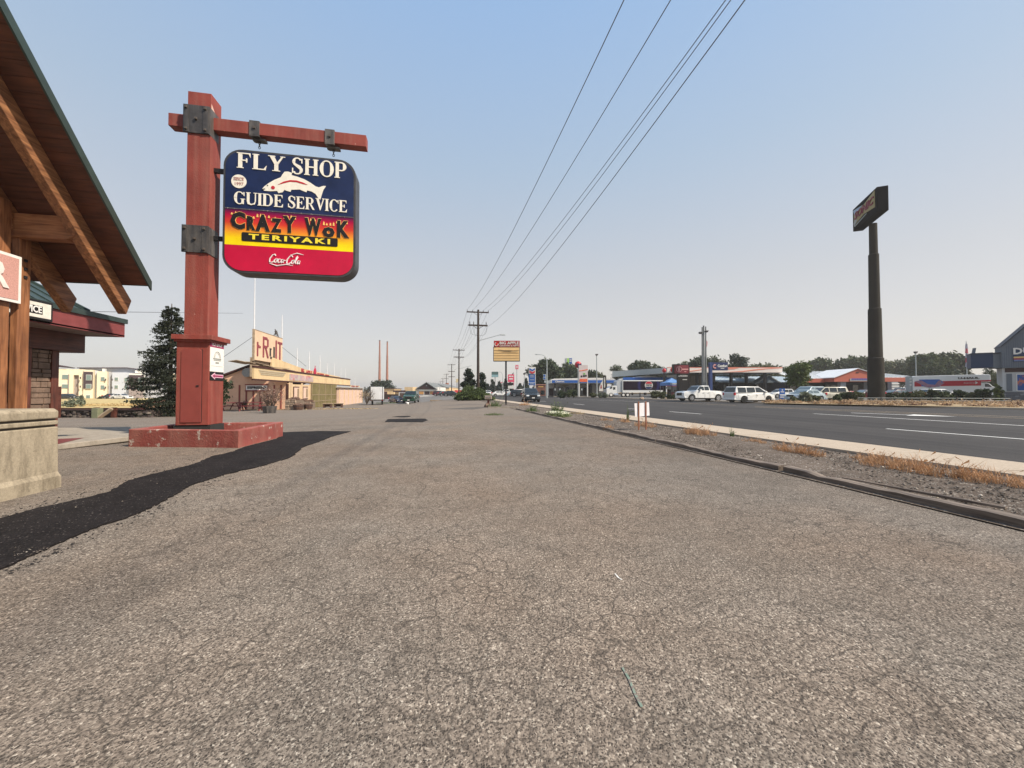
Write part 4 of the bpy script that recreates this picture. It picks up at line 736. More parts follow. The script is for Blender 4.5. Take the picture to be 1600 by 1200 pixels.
# ------------------------------------------------------------------ trees
M_BARK = mat('bark', (.10, .075, .055), .9, .4, 6, .8, 12)
LF = {'dark': leafmat('dark_leaf', (.030, .046, .018), .5, .7), 'mid': leafmat('mid_leaf', (.055, .075, .028), .5, .7), 'olive': leafmat('olive_leaf', (.085, .095, .040), .45, .7), 'bright': leafmat('bright_leaf', (.085, .115, .03), .5, .9), 'conifer': leafmat('conifer_leaf', (.022, .036, .020), .5, .9), 'juniper': leafmat('juniper_leaf', (.075, .105, .032), .55, 1.2), 'sage': leafmat('sage_leaf', (.17, .19, .13), .4, 2)}
def tree(lb, px, top, wpx, d, kind='dark', base=None, n=2600, nb=9, cat='tree', group='trees beyond the road', name='broadleaf_tree', lo=.22, size=None, seed=None, seedy=0, trunk=True, z0=None, shape='round'):
    f = VF(px, d, z0); h = f.z(top); w = wpx*f.k/2*(1.6 if d >= 100 and shape != 'cone' and wpx > 15 else 1); n = int(n*(2.0 if d >= 100 and wpx > 15 else 1)); rg = random.Random(int(px*7+top+seedy)); t = thing(name, lb, cat, f.loc, rg.random()*6, group)
    bl = []
    for i in range(nb):
        if shape == 'cone':
            q = (i+.5)/nb; r_ = w*(1-q*.86); bl.append((rg.uniform(-.12, .12)*w, rg.uniform(-.12, .12)*w, h*(lo+(1-lo)*q), r_, r_, h*(1-lo)/nb*.9))
        else:
            a = rg.random()*6.283; q = rg.random(); rr_ = w*rg.uniform(.15, .66)*(1-.35*abs(q-.5)); zz_ = h*(lo+(1-lo)*(.22+.60*q**.7)); s_ = w*rg.uniform(.30, .52)
            bl.append((rr_*math.cos(a), rr_*math.sin(a), zz_, s_, s_, min(s_*rg.uniform(.6, .95), h-zz_+.1)))
    if shape != 'cone': bl.append((0, 0, h-w*.4, w*.38, w*.38, w*.4)); bl.append((0, 0, h*(lo+.4*(1-lo)), w*.62, w*.62, h*(1-lo)*.34)); 
    leafmesh('crown', bl, n, size or max(.12, w*.085), LF[kind], t, seed=int(px+seedy), shell=.35)
    if trunk:
        b = MB(); b.tube([(0, 0, -.1), (w*.03, 0, h*.3), (0, w*.05, h*.62), (0, 0, h*.88)], [w*.075+.04, w*.06+.03, w*.035+.02, .015], 7)
        for q in bl[:6]: b.tube([(0, 0, h*.3), (q[0]*.5, q[1]*.5, (h*.3+q[2])/2), (q[0], q[1], q[2])], [w*.035+.015, w*.025+.01, .012], 5)
        b.build('trunk', M_BARK, t, smooth=True)
    return t
# dark blue spruce left of the big sign
f = VF(266, 23); sp_t = thing('spruce_tree', 'dark spruce standing behind the red sign post', 'tree', f.loc, 0); Hh = f.z(474); M_SPR = leafmat('spruce_needle', (.022, .028, .014), .55, 1.5)
b = MB(); b.tube([(0, 0, -.1), (0, 0, Hh*.5), (0, 0, Hh)], [.17, .09, .02], 8); b.build('trunk', M_BARK, sp_t)
rg = np.random.default_rng(11); Q = []
for k_ in range(190):
    q = k_/190; z_ = .35+(Hh-.5)*q**.92; L_ = (1.95*(1-q)**.82+.14)*rg.uniform(.72, 1.12)*(.75 if q < .05 else 1); a = rg.random()*6.283; n_ = int(230*(L_/2)**1.1)+40
    s_ = rg.random(n_)**.75; r_ = .12+L_*s_; dz = -.34*L_*s_+.22*L_*s_**2.5; side = rg.normal(size=n_)*.17*(.35+s_)*L_**.7; drop = -np.abs(rg.normal(size=n_))*.10
    Q.append(np.stack([np.cos(a)*r_-np.sin(a)*side, np.sin(a)*r_+np.cos(a)*side, z_+dz+drop], 1))
Q = np.concatenate(Q); n_ = len(Q); a = rg.normal(size=(n_, 3)); a[:, 2] -= .5; a /= np.linalg.norm(a, axis=1)[:, None]; b2 = np.cross(a, rg.normal(size=(n_, 3))); b2 /= np.linalg.norm(b2, axis=1)[:, None]; s_ = .062*(.5+rg.random(n_))[:, None]
V4 = np.empty((n_, 4, 3)); V4[:, 0] = Q-a*s_; V4[:, 1] = Q-b2*s_*.4; V4[:, 2] = Q+a*s_; V4[:, 3] = Q+b2*s_*.4; qmesh('needles', V4.reshape(-1, 3), n_, M_SPR, sp_t)
tree('small leafy tree between the red pedestal and the fruit store', 344, 585, 40, 27, 'dark', n=900, nb=7, lo=.1, group='trees near the fruit store', size=.12)
# ------------------------------------------------------------------ fruit store
M_PEACH = mat('peach_stucco', (.68, .42, .28), .8, .14, 1.2, .3, 30, streak=((.56, .33, .21), (1.2, 1.2, .25), .5)); M_BAND = mat('cream_band', (.66, .49, .28), .75, .12, 1.0, .2, 30, streak=((.5, .36, .2), (1, 1, .25), .5)); M_DKTRIM = mat('dark_brown_trim', (.055, .018, .015), .7); M_RTRIM = mat('red_brown_trim', (.24, .06, .045), .7)
M_OLDW = mat('peeling_wood', (.33, .25, .17), .9, .4, 6, .5, 14); M_SHED = mat('pale_peach_panel', (.66, .47, .37), .75, .12, 1.5)
gv = G(396, 640); v0 = gv.y; zb = zg(gv.x, gv.y)
def W(px, py): return HV(px, py, v0)
fs_ = thing('fruit_store', 'long peach fruit store building with a gable wall and boxed fascia band', 'building', (0, 0, 0))
ub = uat(450, v0); z_l = W(345, 590).z; pk = W(398, 570.5); sl_ = (pk.z-z_l)/(pk.x-W(345, 590).x); xl = pk.x-11.5; vEnd = v0+24
b = MB(); b.prism([(xl, -1.2), (ub, -1.2), (ub, W(450, 599).z), (pk.x+.01, W(398, 571).z), (pk.x, pk.z), (xl, pk.z-sl_*(pk.x-xl))], v0, v0+.25, 'y'); b.build('gable_wall', M_PEACH, fs_)
b = MB(); b.box(ub-.25, ub, v0+.25, vEnd, -1.6, W(450, 600).z); b.build('side_wall', mat('cream_siding', (.62, .45, .28), .8, .15, 1.5), fs_)
b = MB(); b.box(xl, xl+.25, v0+.25, vEnd, -1.6, pk.z-sl_*(pk.x-xl)); b.box(xl, ub, vEnd, vEnd+.2, -1.6, 1); b.build('back_wall', M_PEACH, fs_)
b = MB(); b.add([(xl-.3, v0-.25, pk.z-sl_*(pk.x-xl+.3)+.05), (pk.x, v0-.25, pk.z+.05), (pk.x, vEnd, pk.z+.05), (xl-.3, vEnd, pk.z-sl_*(pk.x-xl+.3)+.05), (xl-.3, v0-.25, pk.z-sl_*(pk.x-xl+.3)+.2), (pk.x, v0-.25, pk.z+.2), (pk.x, vEnd, pk.z+.2), (xl-.3, vEnd, pk.z-sl_*(pk.x-xl+.3)+.2)], [(0, 3, 2, 1), (4, 5, 6, 7), (0, 1, 5, 4), (1, 2, 6, 5), (2, 3, 7, 6), (3, 0, 4, 7)]); b.build('roof', M_DKTRIM, fs_)
# fascia band and the second parapet above it
u_b = ub; n1 = HU(397, 571.5, u_b); n2 = HU(397, 594, u_b); far_ = HU(547, 605, u_b); zt, zl = n1.z, n2.z; vN = n1.y; vF = far_.y
b = MB(); b.box(u_b-.14, u_b+.0, vN, vF, zl+.12, zt-.12); bd = b.build('fascia_band', M_BAND, fs_)
b = MB(); b.box(u_b-.15, u_b+.06, vN-.04, vF+.05, zl, zl+.12); b.build('lower_trim', M_DKTRIM, fs_); b = MB(); b.box(u_b-.15, u_b+.06, vN-.04, vF+.05, zt-.12, zt+.02); b.build('upper_trim', M_DKTRIM, fs_)
b = MB(); b.prism([(u_b-.16, v0), (u_b-.16, vEnd), (pk.x, vEnd), (pk.x, v0)], zt-.2, zt-.02); b.build('roof_deck', M_DKTRIM, fs_)
up_ = u_b-1.4; t1 = HU(425, 558, up_); t2 = HU(540, 599, up_)
b = MB(); b.prism([(t1.y, zt-.1), (vF-.5, zt-.1), (vF-.5, zt+.32), (t1.y+9, zt+.62), (t1.y, t1.z)], up_-.15, up_, 'x'); pp = b.build('upper_parapet', M_BAND, fs_)
M_RL = mat('faded_red_letter_paint', (.38, .05, .05), .6, .3, 6)
def side_text(s, pxa, pxb, pyc, h, m, par, u_, bold=.04):
    a, c_ = HU(pxa, pyc, u_), HU(pxb, pyc, u_); o = text(s, h, m, par, (u_+.02, (a.y+c_.y)/2, 0), bold, .03, 1, rz=math.pi/2); xs_ = [q.co.x for q in o.data.vertices]; o.scale = (abs(c_.y-a.y)/(max(xs_)-min(xs_)), 1, 1); return o
for s, a_, c_, py, h in (('BIG', 470.5, 475, 579, .42), ('APPLE', 478, 487.5, 582, .42), ('COUNTRY', 495, 506, 586, .42), ('STORE', 508, 514, 588, .42)):
    o = side_text(s, a_, c_, py, h, M_RL, pp, up_); o.location.z = HU((a_+c_)/2, py, up_).z
a_ = HU(491.5, 583, up_); b = MB(); b.ell((up_+.06, a_.y, a_.z+.15), (.06, .55, .55), 0, 10, 8); b.box(up_+.03, up_+.09, a_.y-.05, a_.y+.05, a_.z+.5, a_.z+.95); b.build('apple_cutout', mat('apple_red', (.45, .02, .06), .5), fs_)
# mural and faded plank strip on the band
ma, mb_ = HU(452, 593, u_b), HU(489, 601, u_b)
mm = newmat('mural_print'); g2 = N_(mm); v_ = g2.vor(1.6, 'F1', 'Color'); s2_ = g2.n.nodes.new('ShaderNodeSeparateColor'); g2.n.links.new(v_, s2_.inputs[0]); g2.fin(g2.mix(g2.mr(g2.noise(2, 5), .4, .6, 0, .8), g2.ramp(s2_.outputs[0], [(0, (.36, .24, .28)), (.35, (.45, .33, .30)), (.6, (.5, .12, .12)), (.8, (.62, .5, .42)), (1, (.22, .3, .25))]), (.46, .36, .36)), .8)
b = MB(); b.box(u_b, u_b+.03, ma.y, mb_.y, zl+.22, zt-.32); b.build('mural', mm, fs_)
b = MB(); pa, pb = HU(404, 577, u_b), HU(446, 586, u_b)
for i in range(3): b.box(u_b+.001, u_b+.03, pa.y+i*.18, pb.y-i*.25, zt-.36-i*.15, zt-.25-i*.15)
b.build('faded_strip', mat('faded_tan', (.42, .35, .24), .8), fs_)
# broken boards hanging off the top of the parapet
for i in range(7):
    b = MB(); y_ = vN-2.2+i*1.5; b.box(-.28, .28, -1.4, 1.3, 0, .04); o = b.build('loose_board', M_OLDW, fs_); o.location = (u_b-.35, y_+1, zt+.16+.05*(i % 3)-.02*i); o.rotation_euler = (R(rnd.uniform(-4, 3)), R(rnd.uniform(-12, 8)), R(rnd.uniform(-12, 12)))
# gable wall fittings
e1_, e2_ = W(385, 602), W(418, 609.5)
es = thing('espresso_sign', 'white ESPRESSO sign in a red-brown frame on the peach wall', 'sign', (e1_.x, v0-.02, e2_.z)); ew, eh = e2_.x-e1_.x, e1_.z-e2_.z
one('board', lambda b: b.box(0, ew, -.05, 0, 0, eh), M_POST, es); one('frame', lambda b: (b.box(-.08, ew+.08, -.09, 0, eh, eh+.11), b.box(-.08, ew+.08, -.09, 0, -.13, 0)), M_RTRIM, es)
o = text('ESPRESSO', eh*.48, M_INK, es, (ew/2, -.06, eh*.5), .07, .02, 1); xs_ = [q.co.x for q in o.data.vertices]; o.scale = (ew*.88/(max(xs_)-min(xs_)), 1, 1)
for px_, t_ in ((374.4, 601.5), (385.2, 603), (396, 610), (407, 610), (418, 603), (428.6, 601.5), (439.3, 601.5)):
    q = W(px_, t_); b = MB(); b.box(q.x-.07, q.x+.07, v0-.035, v0, zb-.1, q.z); b.build('batten', M_RTRIM, fs_)
q = W(450, 600); one('corner_trim', lambda b: b.box(ub-.16, ub+.02, v0-.04, v0+.12, zb-.1, q.z), M_DKTRIM, fs_)
q = W(391, 582); ve_ = thing('roof_fan', 'round grey exhaust fan mounted high on the peach gable wall', 'fan', (q.x, v0, q.z)); one('housing', lambda b: b.box(-.35, .42, -.30, 0, -.42, .32), M_PLATE, ve_); one('drum', lambda b: b.tube([(-.02, -.62, -.03), (-.02, -.25, -.03)], .42, 18), mat('fan_grey', (.28, .28, .26), .6, .2, 10), ve_)
# service windows, screens and white shed along the side
for pxa, pxb in ((458, 467), (472.5, 480.5)):
    a_, c_ = HU(pxa, 604, ub), HU(pxb, 604, ub); zt2, zb2 = HU(pxa, 604, ub).z, HU(pxa, 624, ub).z;
    wn = one('window', lambda b: b.box(ub, ub+.05, a_.y, c_.y, zb2, zt2), M_DKTRIM, fs_); one('shutter', lambda b: b.box(ub+.05, ub+.09, a_.y+.12, c_.y-.12, zb2+.1, zt2-.1), M_SHED, wn); one('pane', lambda b: b.box(ub+.09, ub+.11, a_.y+.9, c_.y-.25, zb2+.2, zt2-.2), mat('brown_pane', (.27, .19, .11), .4), wn)
for pxa in (450.8, 453.5, 470, 483.5): a_ = HU(pxa, 610, ub); one('batten', lambda b: b.box(ub, ub+.04, a_.y, a_.y+.5, -1.3, zl), MATS['cream_siding'], fs_)
a_, c_ = HU(487, 610, ub+.15), HU(526, 612, ub+.15); m = newmat('olive_screen'); g3 = N_(m); g3.fin(g3.mix(g3.mr(g3.noise(1.2, 5), .3, .7, 0, 1), (.14, .115, .05), (.22, .18, .085)), .9)
sc3 = one('mesh_screen', lambda b: b.box(ub+.08, ub+.14, a_.y, c_.y, -1.3, zl+.05), m, fs_); one('screen_rail', lambda b: [b.box(ub+.14, ub+.18, a_.y, c_.y, z_, z_+.06) for z_ in (.0, .75)]+[b.box(ub+.14, ub+.18, y_, y_+.06, -1.2, zl) for y_ in lin(a_.y, c_.y-.1, 4)], MATS['peeling_wood'], sc3)
uS = ub+.55; a_, c_ = HU(530, 610, uS), HU(566, 612, uS); sz = HU(531, 605.5, uS).z
shd = thing('white_shed', 'pale peach panelled lean-to shed at the far end of the fruit store', 'shed', (0, 0, 0)); one('wall', lambda b: (b.box(ub+.2, uS, a_.y, c_.y, -1.5, sz)), M_SHED, shd); one('roof', lambda b: b.box(ub+.1, uS+.25, a_.y-.2, c_.y+.2, sz, sz+.12), mat('shed_roof', (.45, .42, .38), .7), shd)
for y_ in lin(a_.y+.1, c_.y-.15, 6): one('batten', lambda b: b.box(uS, uS+.06, y_, y_+.13, -1.4, sz), M_BAND, shd)
# poles on the roof
for i, (px_, t_, b_, wid) in enumerate(((397.3, 432, 515, .05), (440.5, 492, 530, .05), (464, 543.5, 572, .06), (483, 549, 577, .06), (499.7, 555, 580, .06), (511, 567, 583, .05), (522, 568, 586, .05), (532.5, 574, 589, .05), (539.5, 576, 592, .05), (554.6, 590, 603, .05))):
    qa = HU(px_, b_, up_-.1); b = MB(); tp = HU(px_, t_, up_-.1).z-qa.z; b.tube([(0, 0, -1.2 if i > 1 else -2.0), (0, 0, tp*.6), (0, 0, tp)], [wid, wid*.8, wid*.5], 6)
    o = b.build('flagpole', mat('white_pole', (.72, .72, .72), .5), loc=tuple(qa)); tag(o, ('tallest thin white mast above the FRUIT billboard' if i == 0 else 'second white mast at the right edge of the FRUIT billboard' if i == 1 else '%s white pole along the store roof counting from the FRUIT billboard' % ['first', 'second', 'third', 'fourth', 'fifth', 'sixth', 'seventh', 'eighth'][i-2]), 'pole', 'white poles along the fruit store roof')
# FRUIT billboard
uB = up_-.05; a_, c_ = HU(398, 515, uB), HU(441, 566, uB); zt_ = a_.z; zb_ = HU(398, 562, uB).z
fb_ = thing('fruit_billboard', 'weathered cream billboard with broken red letters FRUIT on the store roof', 'billboard', (uB, a_.y, 0)); L_ = c_.y-a_.y
one('panel', lambda b: b.box(-.12, 0, 0, L_, zb_, zt_), mat('billboard_cream', (.66, .48, .33), .8, .15, .8, .3, 20, chip=(.75, .68, .6), chipat=.68, chipscale=1.5), fb_); one('edge', lambda b: (b.box(-.16, .02, -.06, 0, zb_-.1, zt_+.05), b.box(-.16, .02, 0, L_, zt_, zt_+.05), b.box(-.3, -.2, -.1, L_, zb_-1.5, zb_+.2)), MATS['peeling_wood'], fb_)
hB = zt_-zb_
def frl(s, y0, y1, z0, z1, m, polys):
    b = MB()
    for i, p in enumerate(polys): b.prism([(y0+(y1-y0)*a, z0+(z1-z0)*c) for a, c in p], .001, .04+i*.002, 'x')
    return b.build('letter', m, fb_)
M_FR = mat('billboard_red', (.24, .05, .06), .7, .3, 3, chip=(.6, .45, .35), chipat=.64, chipscale=3); M_FRB = mat('billboard_black', (.04, .035, .035), .8, .3, 4)
z0_, z1_ = zb_+hB*.14, zb_+hB*.86
frl('F', L_*.07, L_*.20, z0_, z1_-.5, M_FR, [rc(0, .3, 0, .9), rc(.3, .9, .55, .68), [(.3, .75), (.9, .62), (.3, .6)]])
frl('R', L_*.26, L_*.46, z0_, z1_, M_FR, [rc(0, .22, 0, 1), rc(.22, .75, .88, 1), rc(.22, .75, .46, .58), rc(.72, .95, .56, .92), [(.35, .47), (.6, .47), (1, 0), (.75, 0)]])
frl('u', L_*.50, L_*.70, z0_, z0_+hB*.45, M_FRB, [rc(.0, .22, .2, .75), rc(.12, .75, 0, .15), rc(.68, .92, .1, 1), rc(0, .3, .72, .82)])
frl('I', L_*.71, L_*.77, z0_, z1_, M_FR, [rc(.1, .9, 0, 1)]); frl('T', L_*.80, L_*.98, z0_, z1_, M_FR, [rc(0, 1, .86, .97), rc(.35, .62, 0, .86)])
q = HU(433, 528, uB); lp = thing('rusty_lamp_cluster', 'rusty tangle of old lamp fittings on top of the billboard right corner', 'lamp', (uB-.1, q.y, zt_)); b = MB()
for i in range(9): b.tube([(rnd.uniform(-.1, .1), rnd.uniform(-.5, .5), rnd.uniform(0, .4)), (0, rnd.uniform(-.3, .3), rnd.uniform(.3, .75))], .05, 5)
b.build('fitting', M_PLATE, lp)
b = MB(); b.tube([(uB-.1, a_.y, zt_-.6), (xl+4, v0+4, pk.z-1.2)], .02, 4); tag(b.build('guy_wire', M_BLACK), 'thin guy wire sloping down left from the FRUIT billboard', 'wire'); b = MB(); q = HU(478, 572, up_-.1); b.tube([(uB-.1, c_.y, zt_-.8), (up_-.1, q.y, q.z)], .02, 4); tag(b.build('guy_wire', M_BLACK), 'thin guy wire sloping down right from the FRUIT billboard', 'wire')
b = MB(); a_, c_ = P(198, 487.5, 45), P(286, 488.5, 60); b.tube([a_-(c_-a_)*.8, a_, c_, c_+(c_-a_)*2.2], .028, 4); tag(b.build('cable', M_BLACK), 'thin dark cable crossing the sky behind the porch and the red post', 'wire')
# second small fruit sign at the far end
a_, c_ = HU(547, 604, up_), HU(562, 600, up_); b = MB(); b.box(up_-.1, up_, a_.y, c_.y, zl, HU(549, 602, up_).z); s_ = thing('small_fruit_sign', 'small cream roof sign lettered FRUIT at the far end of the store', 'sign', (0, 0, 0)); b.build('panel', M_BAND, s_); o = side_text('FRUIT', 549, 560, 604, .5, M_FR, s_, up_); o.location.z = HU(554, 605, up_).z
# planters, tubs, picnic tables, shrubs in front of the store
M_TBL = mat('picnic_red', (.17, .035, .035), .7, .25, 6)
def picnic(px, py, rz, lb, sc=1):
    p = G(px, py); t = thing('picnic_table', lb, 'table', (p.x, p.y, zg(p.x, p.y)), rz, 'picnic tables'); one('tabletop', lambda b: b.box(-.95, .95, -.36, .36, .70, .75), M_TBL, t)
    for s in (-1, 1): one('bench', lambda b: b.box(-.95, .95, s*.72-.13, s*.72+.13, .42, .46), M_TBL, t)
    for s in (-.68, .68): one('leg_frame', lambda b: (b.tube([(s, -.2, .70), (s, -.75, 0)], .055, 4), b.tube([(s, .2, .70), (s, .75, 0)], .055, 4), b.box(s-.03, s+.03, -.82, .82, .36, .42), b.box(s-.03, s+.03, -.36, .36, .65, .70)), M_TBL, t)
    t.scale = (sc,)*3
picnic(392, 642, .25, 'full dark red picnic table before the ESPRESSO sign', 1.0); picnic(355, 641.5, 1.0, 'dark red picnic table half hidden behind the red pedestal', .95)
def bare(px, py, w, h, lb, m, n=900, seed=1):
    p = G(px, py); t = thing('shrub', lb, 'shrub', (p.x, p.y, zg(p.x, p.y)), 0, 'shrubs by the fruit store'); b = MB(); rg = random.Random(seed)
    for i in range(26):
        a = rg.random()*6.28; r_ = w*rg.uniform(.3, 1)*.5; b.tube([(0, 0, .1), (r_*.4*math.cos(a), r_*.4*math.sin(a), h*.4), (r_*math.cos(a), r_*math.sin(a), h*rg.uniform(.6, 1))], [.03, .02, .006], 4)
    b.build('stems', M_BARK, t); leafmesh('foliage', [(0, 0, h*.6, w*.45, w*.45, h*.4)], n, .05, m, t, seed=seed, shell=.2); return t
M_GRYL = leafmat('dry_grey_leaf', (.27, .17, .13), .4, 3)
bare(423, 645, 2.0, 2.0, 'sparse reddish-brown shrub in a dark tub right of the picnic table', M_GRYL, 1200, 3); q = G(421, 645.5); tb_ = MB(); tb_.tube([(0, 0, -.02), (0, 0, .5)], [.38, .48], 12); tag(tb_.build('tub', M_PLATE, loc=(q.x, q.y, zg(q.x, q.y))), 'dark round tub holding the sparse brown shrub', 'tub')
M_RUB = mat('rubble_stone', (.36, .27, .20), .9, .35, 2.5, .6, 10)
def rubble(px0, px1, py, h, lb, dep=.8, seed=1):
    a_, c_ = G(px0, py), G(px1, py); L_ = (c_-a_).length; t = thing('stone_planter', lb, 'planter', (a_.x, a_.y, zg(a_.x, a_.y)), math.atan2(c_.y-a_.y, c_.x-a_.x), 'stone planters by the fruit store'); one('core', lambda b: b.box(.05, L_-.05, .05, dep, -.1, h-.06), mat('mortar2', (.16, .12, .09), .95), t); rg = random.Random(seed); z_ = 0
    while z_ < h-.05:
        hh = rg.uniform(.14, .24); x_ = 0
        while x_ < L_-.1:
            w_ = min(rg.uniform(.18, .42), L_-x_); one('stone', lambda b: b.box(x_+.01, x_+w_-.01, -rg.uniform(0, .05), .12, z_+.01, min(z_+hh, h)-.01), M_RUB, t, bevel=.03, seg=1); x_ += w_
        z_ += hh
    leafmesh('dry_plants', [(L_/2, dep*.5, h+.05, L_*.45, dep*.4, .16)], 700, .06, M_GRYL, t, seed=seed)
rubble(445, 462, 640.5, .95, 'pale rubble stone planter at the store corner', 1.2, 1); rubble(463, 474, 639, .8, 'second rubble planter below the store windows', 1.0, 2); rubble(476, 485, 638, .7, 'third rubble planter left of the olive screen', .9, 3)
for px_, py_, lb in ((466, 640.5, 'dark brown half barrel tub in front of the second stone planter'), (481, 639.5, 'dark brown half barrel tub before the third stone planter'), (512, 636.8, 'weathered wooden bench box in front of the olive screen'), (529, 636.4, 'dark wooden bench box at the right end of the olive screen')):
    q = G(px_, py_); t = thing('half_barrel' if 'barrel' in lb else 'bench_box', lb, 'tub' if 'barrel' in lb else 'bench', (q.x, q.y, zg(q.x, q.y)))
    if 'barrel' in lb: one('barrel', lambda b: b.tube([(0, 0, 0), (0, 0, .25), (0, 0, .5)], [.34, .42, .44], 12), mat('barrel_wood', (.10, .055, .04), .8), t); one('hoop', lambda b: b.tube([(0, 0, .34), (0, 0, .38)], .445, 12), M_BLACK, t); leafmesh('dry_plants', [(0, 0, .5, .35, .35, .16)], 160, .05, M_GRYL, t)
    else: one('seat', lambda b: b.box(-.5, .5, -.3, .3, .42, .5), MATS['peeling_wood'], t); one('side', lambda b: (b.box(-.45, -.3, -.25, .25, 0, .42), b.box(.3, .45, -.25, .25, 0, .42), b.box(-.3, .3, .1, .16, .1, .42)), MATS['barrel_wood'], t)
bare(573, 633, 2.6, 2.4, 'tall brown dry shrub at the far end of the white shed', leafmat('brown_leaf', (.16, .12, .08), .4, 2), 1400, 5); bare(383, 641, .7, .9, 'thin small shrub on the peach wall by the left batten', LF['dark'], 200, 6)
f = VF(420, 38); o = leafmesh('dry_grass', [(i*1.1-9+rnd.random(), rnd.uniform(-1, .6), .02, .9, .5, .10) for i in range(18)], 2600, .06, M_STRAW, seed=9); o.location = (f.loc[0], f.loc[1]-2.2, f.z0); o.rotation_euler = (0, 0, .08); tag(o, 'dry yellow grass along the foot of the peach store wall', 'grass', kind='stuff')
# white utility trailer
f = VF(588, 56); tr = thing('utility_trailer', 'small white box trailer parked past the fruit store', 'trailer', f.loc, YAW+.25); x0, x1 = f.x(579.5), f.x(597); zt_, zb_ = f.z(604.5), f.z(624.5)
one('box', lambda b: b.box(x0, x1, 0, 3.2, zb_, zt_), mat('trailer_white', (.62, .63, .64), .5, .12, 1.5), tr, bevel=.04); one('frame', lambda b: (b.box(x0-.1, x1+.15, -.1, 3.3, zb_-.16, zb_), b.box(x0-.12, x0, -.02, .08, zb_, zt_+.03), b.box(x1, x1+.06, -.02, .08, zb_, zt_+.03)), M_PLATE, tr)
for s in (x0+.02, x1-.22): one('wheel', lambda b: b.tube([(s, 1.4, .33), (s+.2, 1.4, .33)], .33, 14), M_BLACK, tr)
one('tail_light', lambda b: (b.box(x0+.02, x0+.12, -.13, -.1, zb_-.12, zb_-.03), b.box(x1-.05, x1+.08, -.13, -.1, zb_-.12, zb_-.03)), mat('tail_red', (.4, .02, .02), .3), tr)
# brick smokestacks far away
M_STK = mat('stack_brick', (.30, .135, .095), .9, .2, .3)
for px_, t_, lb in ((592.8, 532.5, 'left tall brown brick smokestack'), (604.7, 534.5, 'right tall brown brick smokestack')):
    f = VF(px_, 260); t = thing('smokestack', lb, 'smokestack', f.loc, 0, 'brick smokestacks'); hs = f.z(t_); k_ = f.k

    for i, (za, zb2, ra, rb_) in enumerate(((0, .40, 2.2, 1.8), (.40, .74, 1.75, 1.4), (.74, 1.0, 1.25, 1.0))): one('shaft', lambda b: b.tube([(0, 0, hs*za), (0, 0, hs*zb2)], [ra*k_, rb_*k_], 16), M_STK, t, smooth=True)
    one('rim', lambda b: b.tube([(0, 0, hs), (0, 0, hs+.5)], 1.15*k_, 14), M_PLATE, t)
for px_, top, w_, lb in ((585, 597, 20, 'dark tree clump left of the smokestacks'), (600, 594, 26, 'dark tree clump behind the smokestacks'), (613, 600, 14, 'low dark tree clump right of the smokestacks'), (570, 604, 12, 'low tree behind the dry shrub')): tree(lb, px_, top, w_, 200, 'dark', n=900, nb=6, lo=.05, group='far trees on the left', trunk=False, cat='trees', name='tree_clump')
f = VF(605, 190); t = thing('far_warehouse', 'low pale peach building beneath the smokestacks', 'building', f.loc, YAW); one('wall', lambda b: (f.bx(b, 580, 616, 607.5, 625, 0, 12)), M_BAND, t); one('roof', lambda b: f.bx(b, 579, 617, 606.8, 607.5, -.5, 12.5), M_DKTRIM, t); one('door', lambda b: f.bx(b, 600, 605, 612, 622, -.06, -.01), M_DKTRIM, t)
# chain fence and grass patch by the trailer
f = VF(606, 70); fe = thing('dark_fence', 'dark slatted fence behind the grass patch', 'fence', f.loc, YAW)
for i in range(14): one('panel', lambda b: f.bx(b, 597.5+i*1.75, 599.1+i*1.75, 616, 623.5, 0, .06), mat('fence_dark', (.05, .035, .03), .9), fe)
one('rail', lambda b: (f.bx(b, 597, 622, 617, 617.6, .06, .12), f.bx(b, 597, 622, 622, 622.6, .06, .12)), MATS['fence_dark'], fe)
f = VF(606, 64); o = leafmesh('grass_patch', [(0, 0, .02, 1.6, 1.0, .06), (-.8, .4, .02, 1.2, .8, .05)], 1500, .09, LF['bright'], seed=3); o.location = f.loc; tag(o, 'strip of green lawn right of the white trailer', 'grass', kind='stuff')
# ------------------------------------------------------------------ apartments far left
f = VF(130, 108, rot=-36); ap = thing('apartment_building', 'three storey apartment block in cream, grey and plum panels on the far left', 'building', f.loc, f.rz)
C_ = {'cream': mat('apt_cream', (.74, .65, .48), .8, .06, .3), 'white': mat('apt_white', (.70, .68, .62), .8, .06, .3), 'grey': mat('apt_grey', (.40, .41, .44), .8, .06, .3), 'blue': mat('apt_bluegrey', (.50, .53, .58), .8, .06, .3), 'plum': mat('apt_plum', (.055, .035, .04), .8, .06, .3), 'taupe': mat('apt_taupe', (.30, .25, .23), .8, .06, .3)}
for a_, c_, t_, col, y_ in ((70, 107.5, 576, 'cream', 0), (107.5, 114, 577.5, 'cream', .2), (114, 122, 586, 'taupe', 1.2), (122, 130, 577, 'cream', .4), (130, 145, 577.8, 'cream', 0), (145, 149.5, 579, 'blue', 2), (149.5, 165.5, 580, 'cream', 1), (165.5, 172, 581, 'grey', 3), (172, 200, 582, 'blue', 2), (200, 224, 583.5, 'white', 1), (224, 262, 585, 'grey', 3), (262, 330, 584, 'cream', 2)):
    one('wall', lambda b: f.bx(b, a_, c_, t_, 632, y_, 9), C_[col], ap)
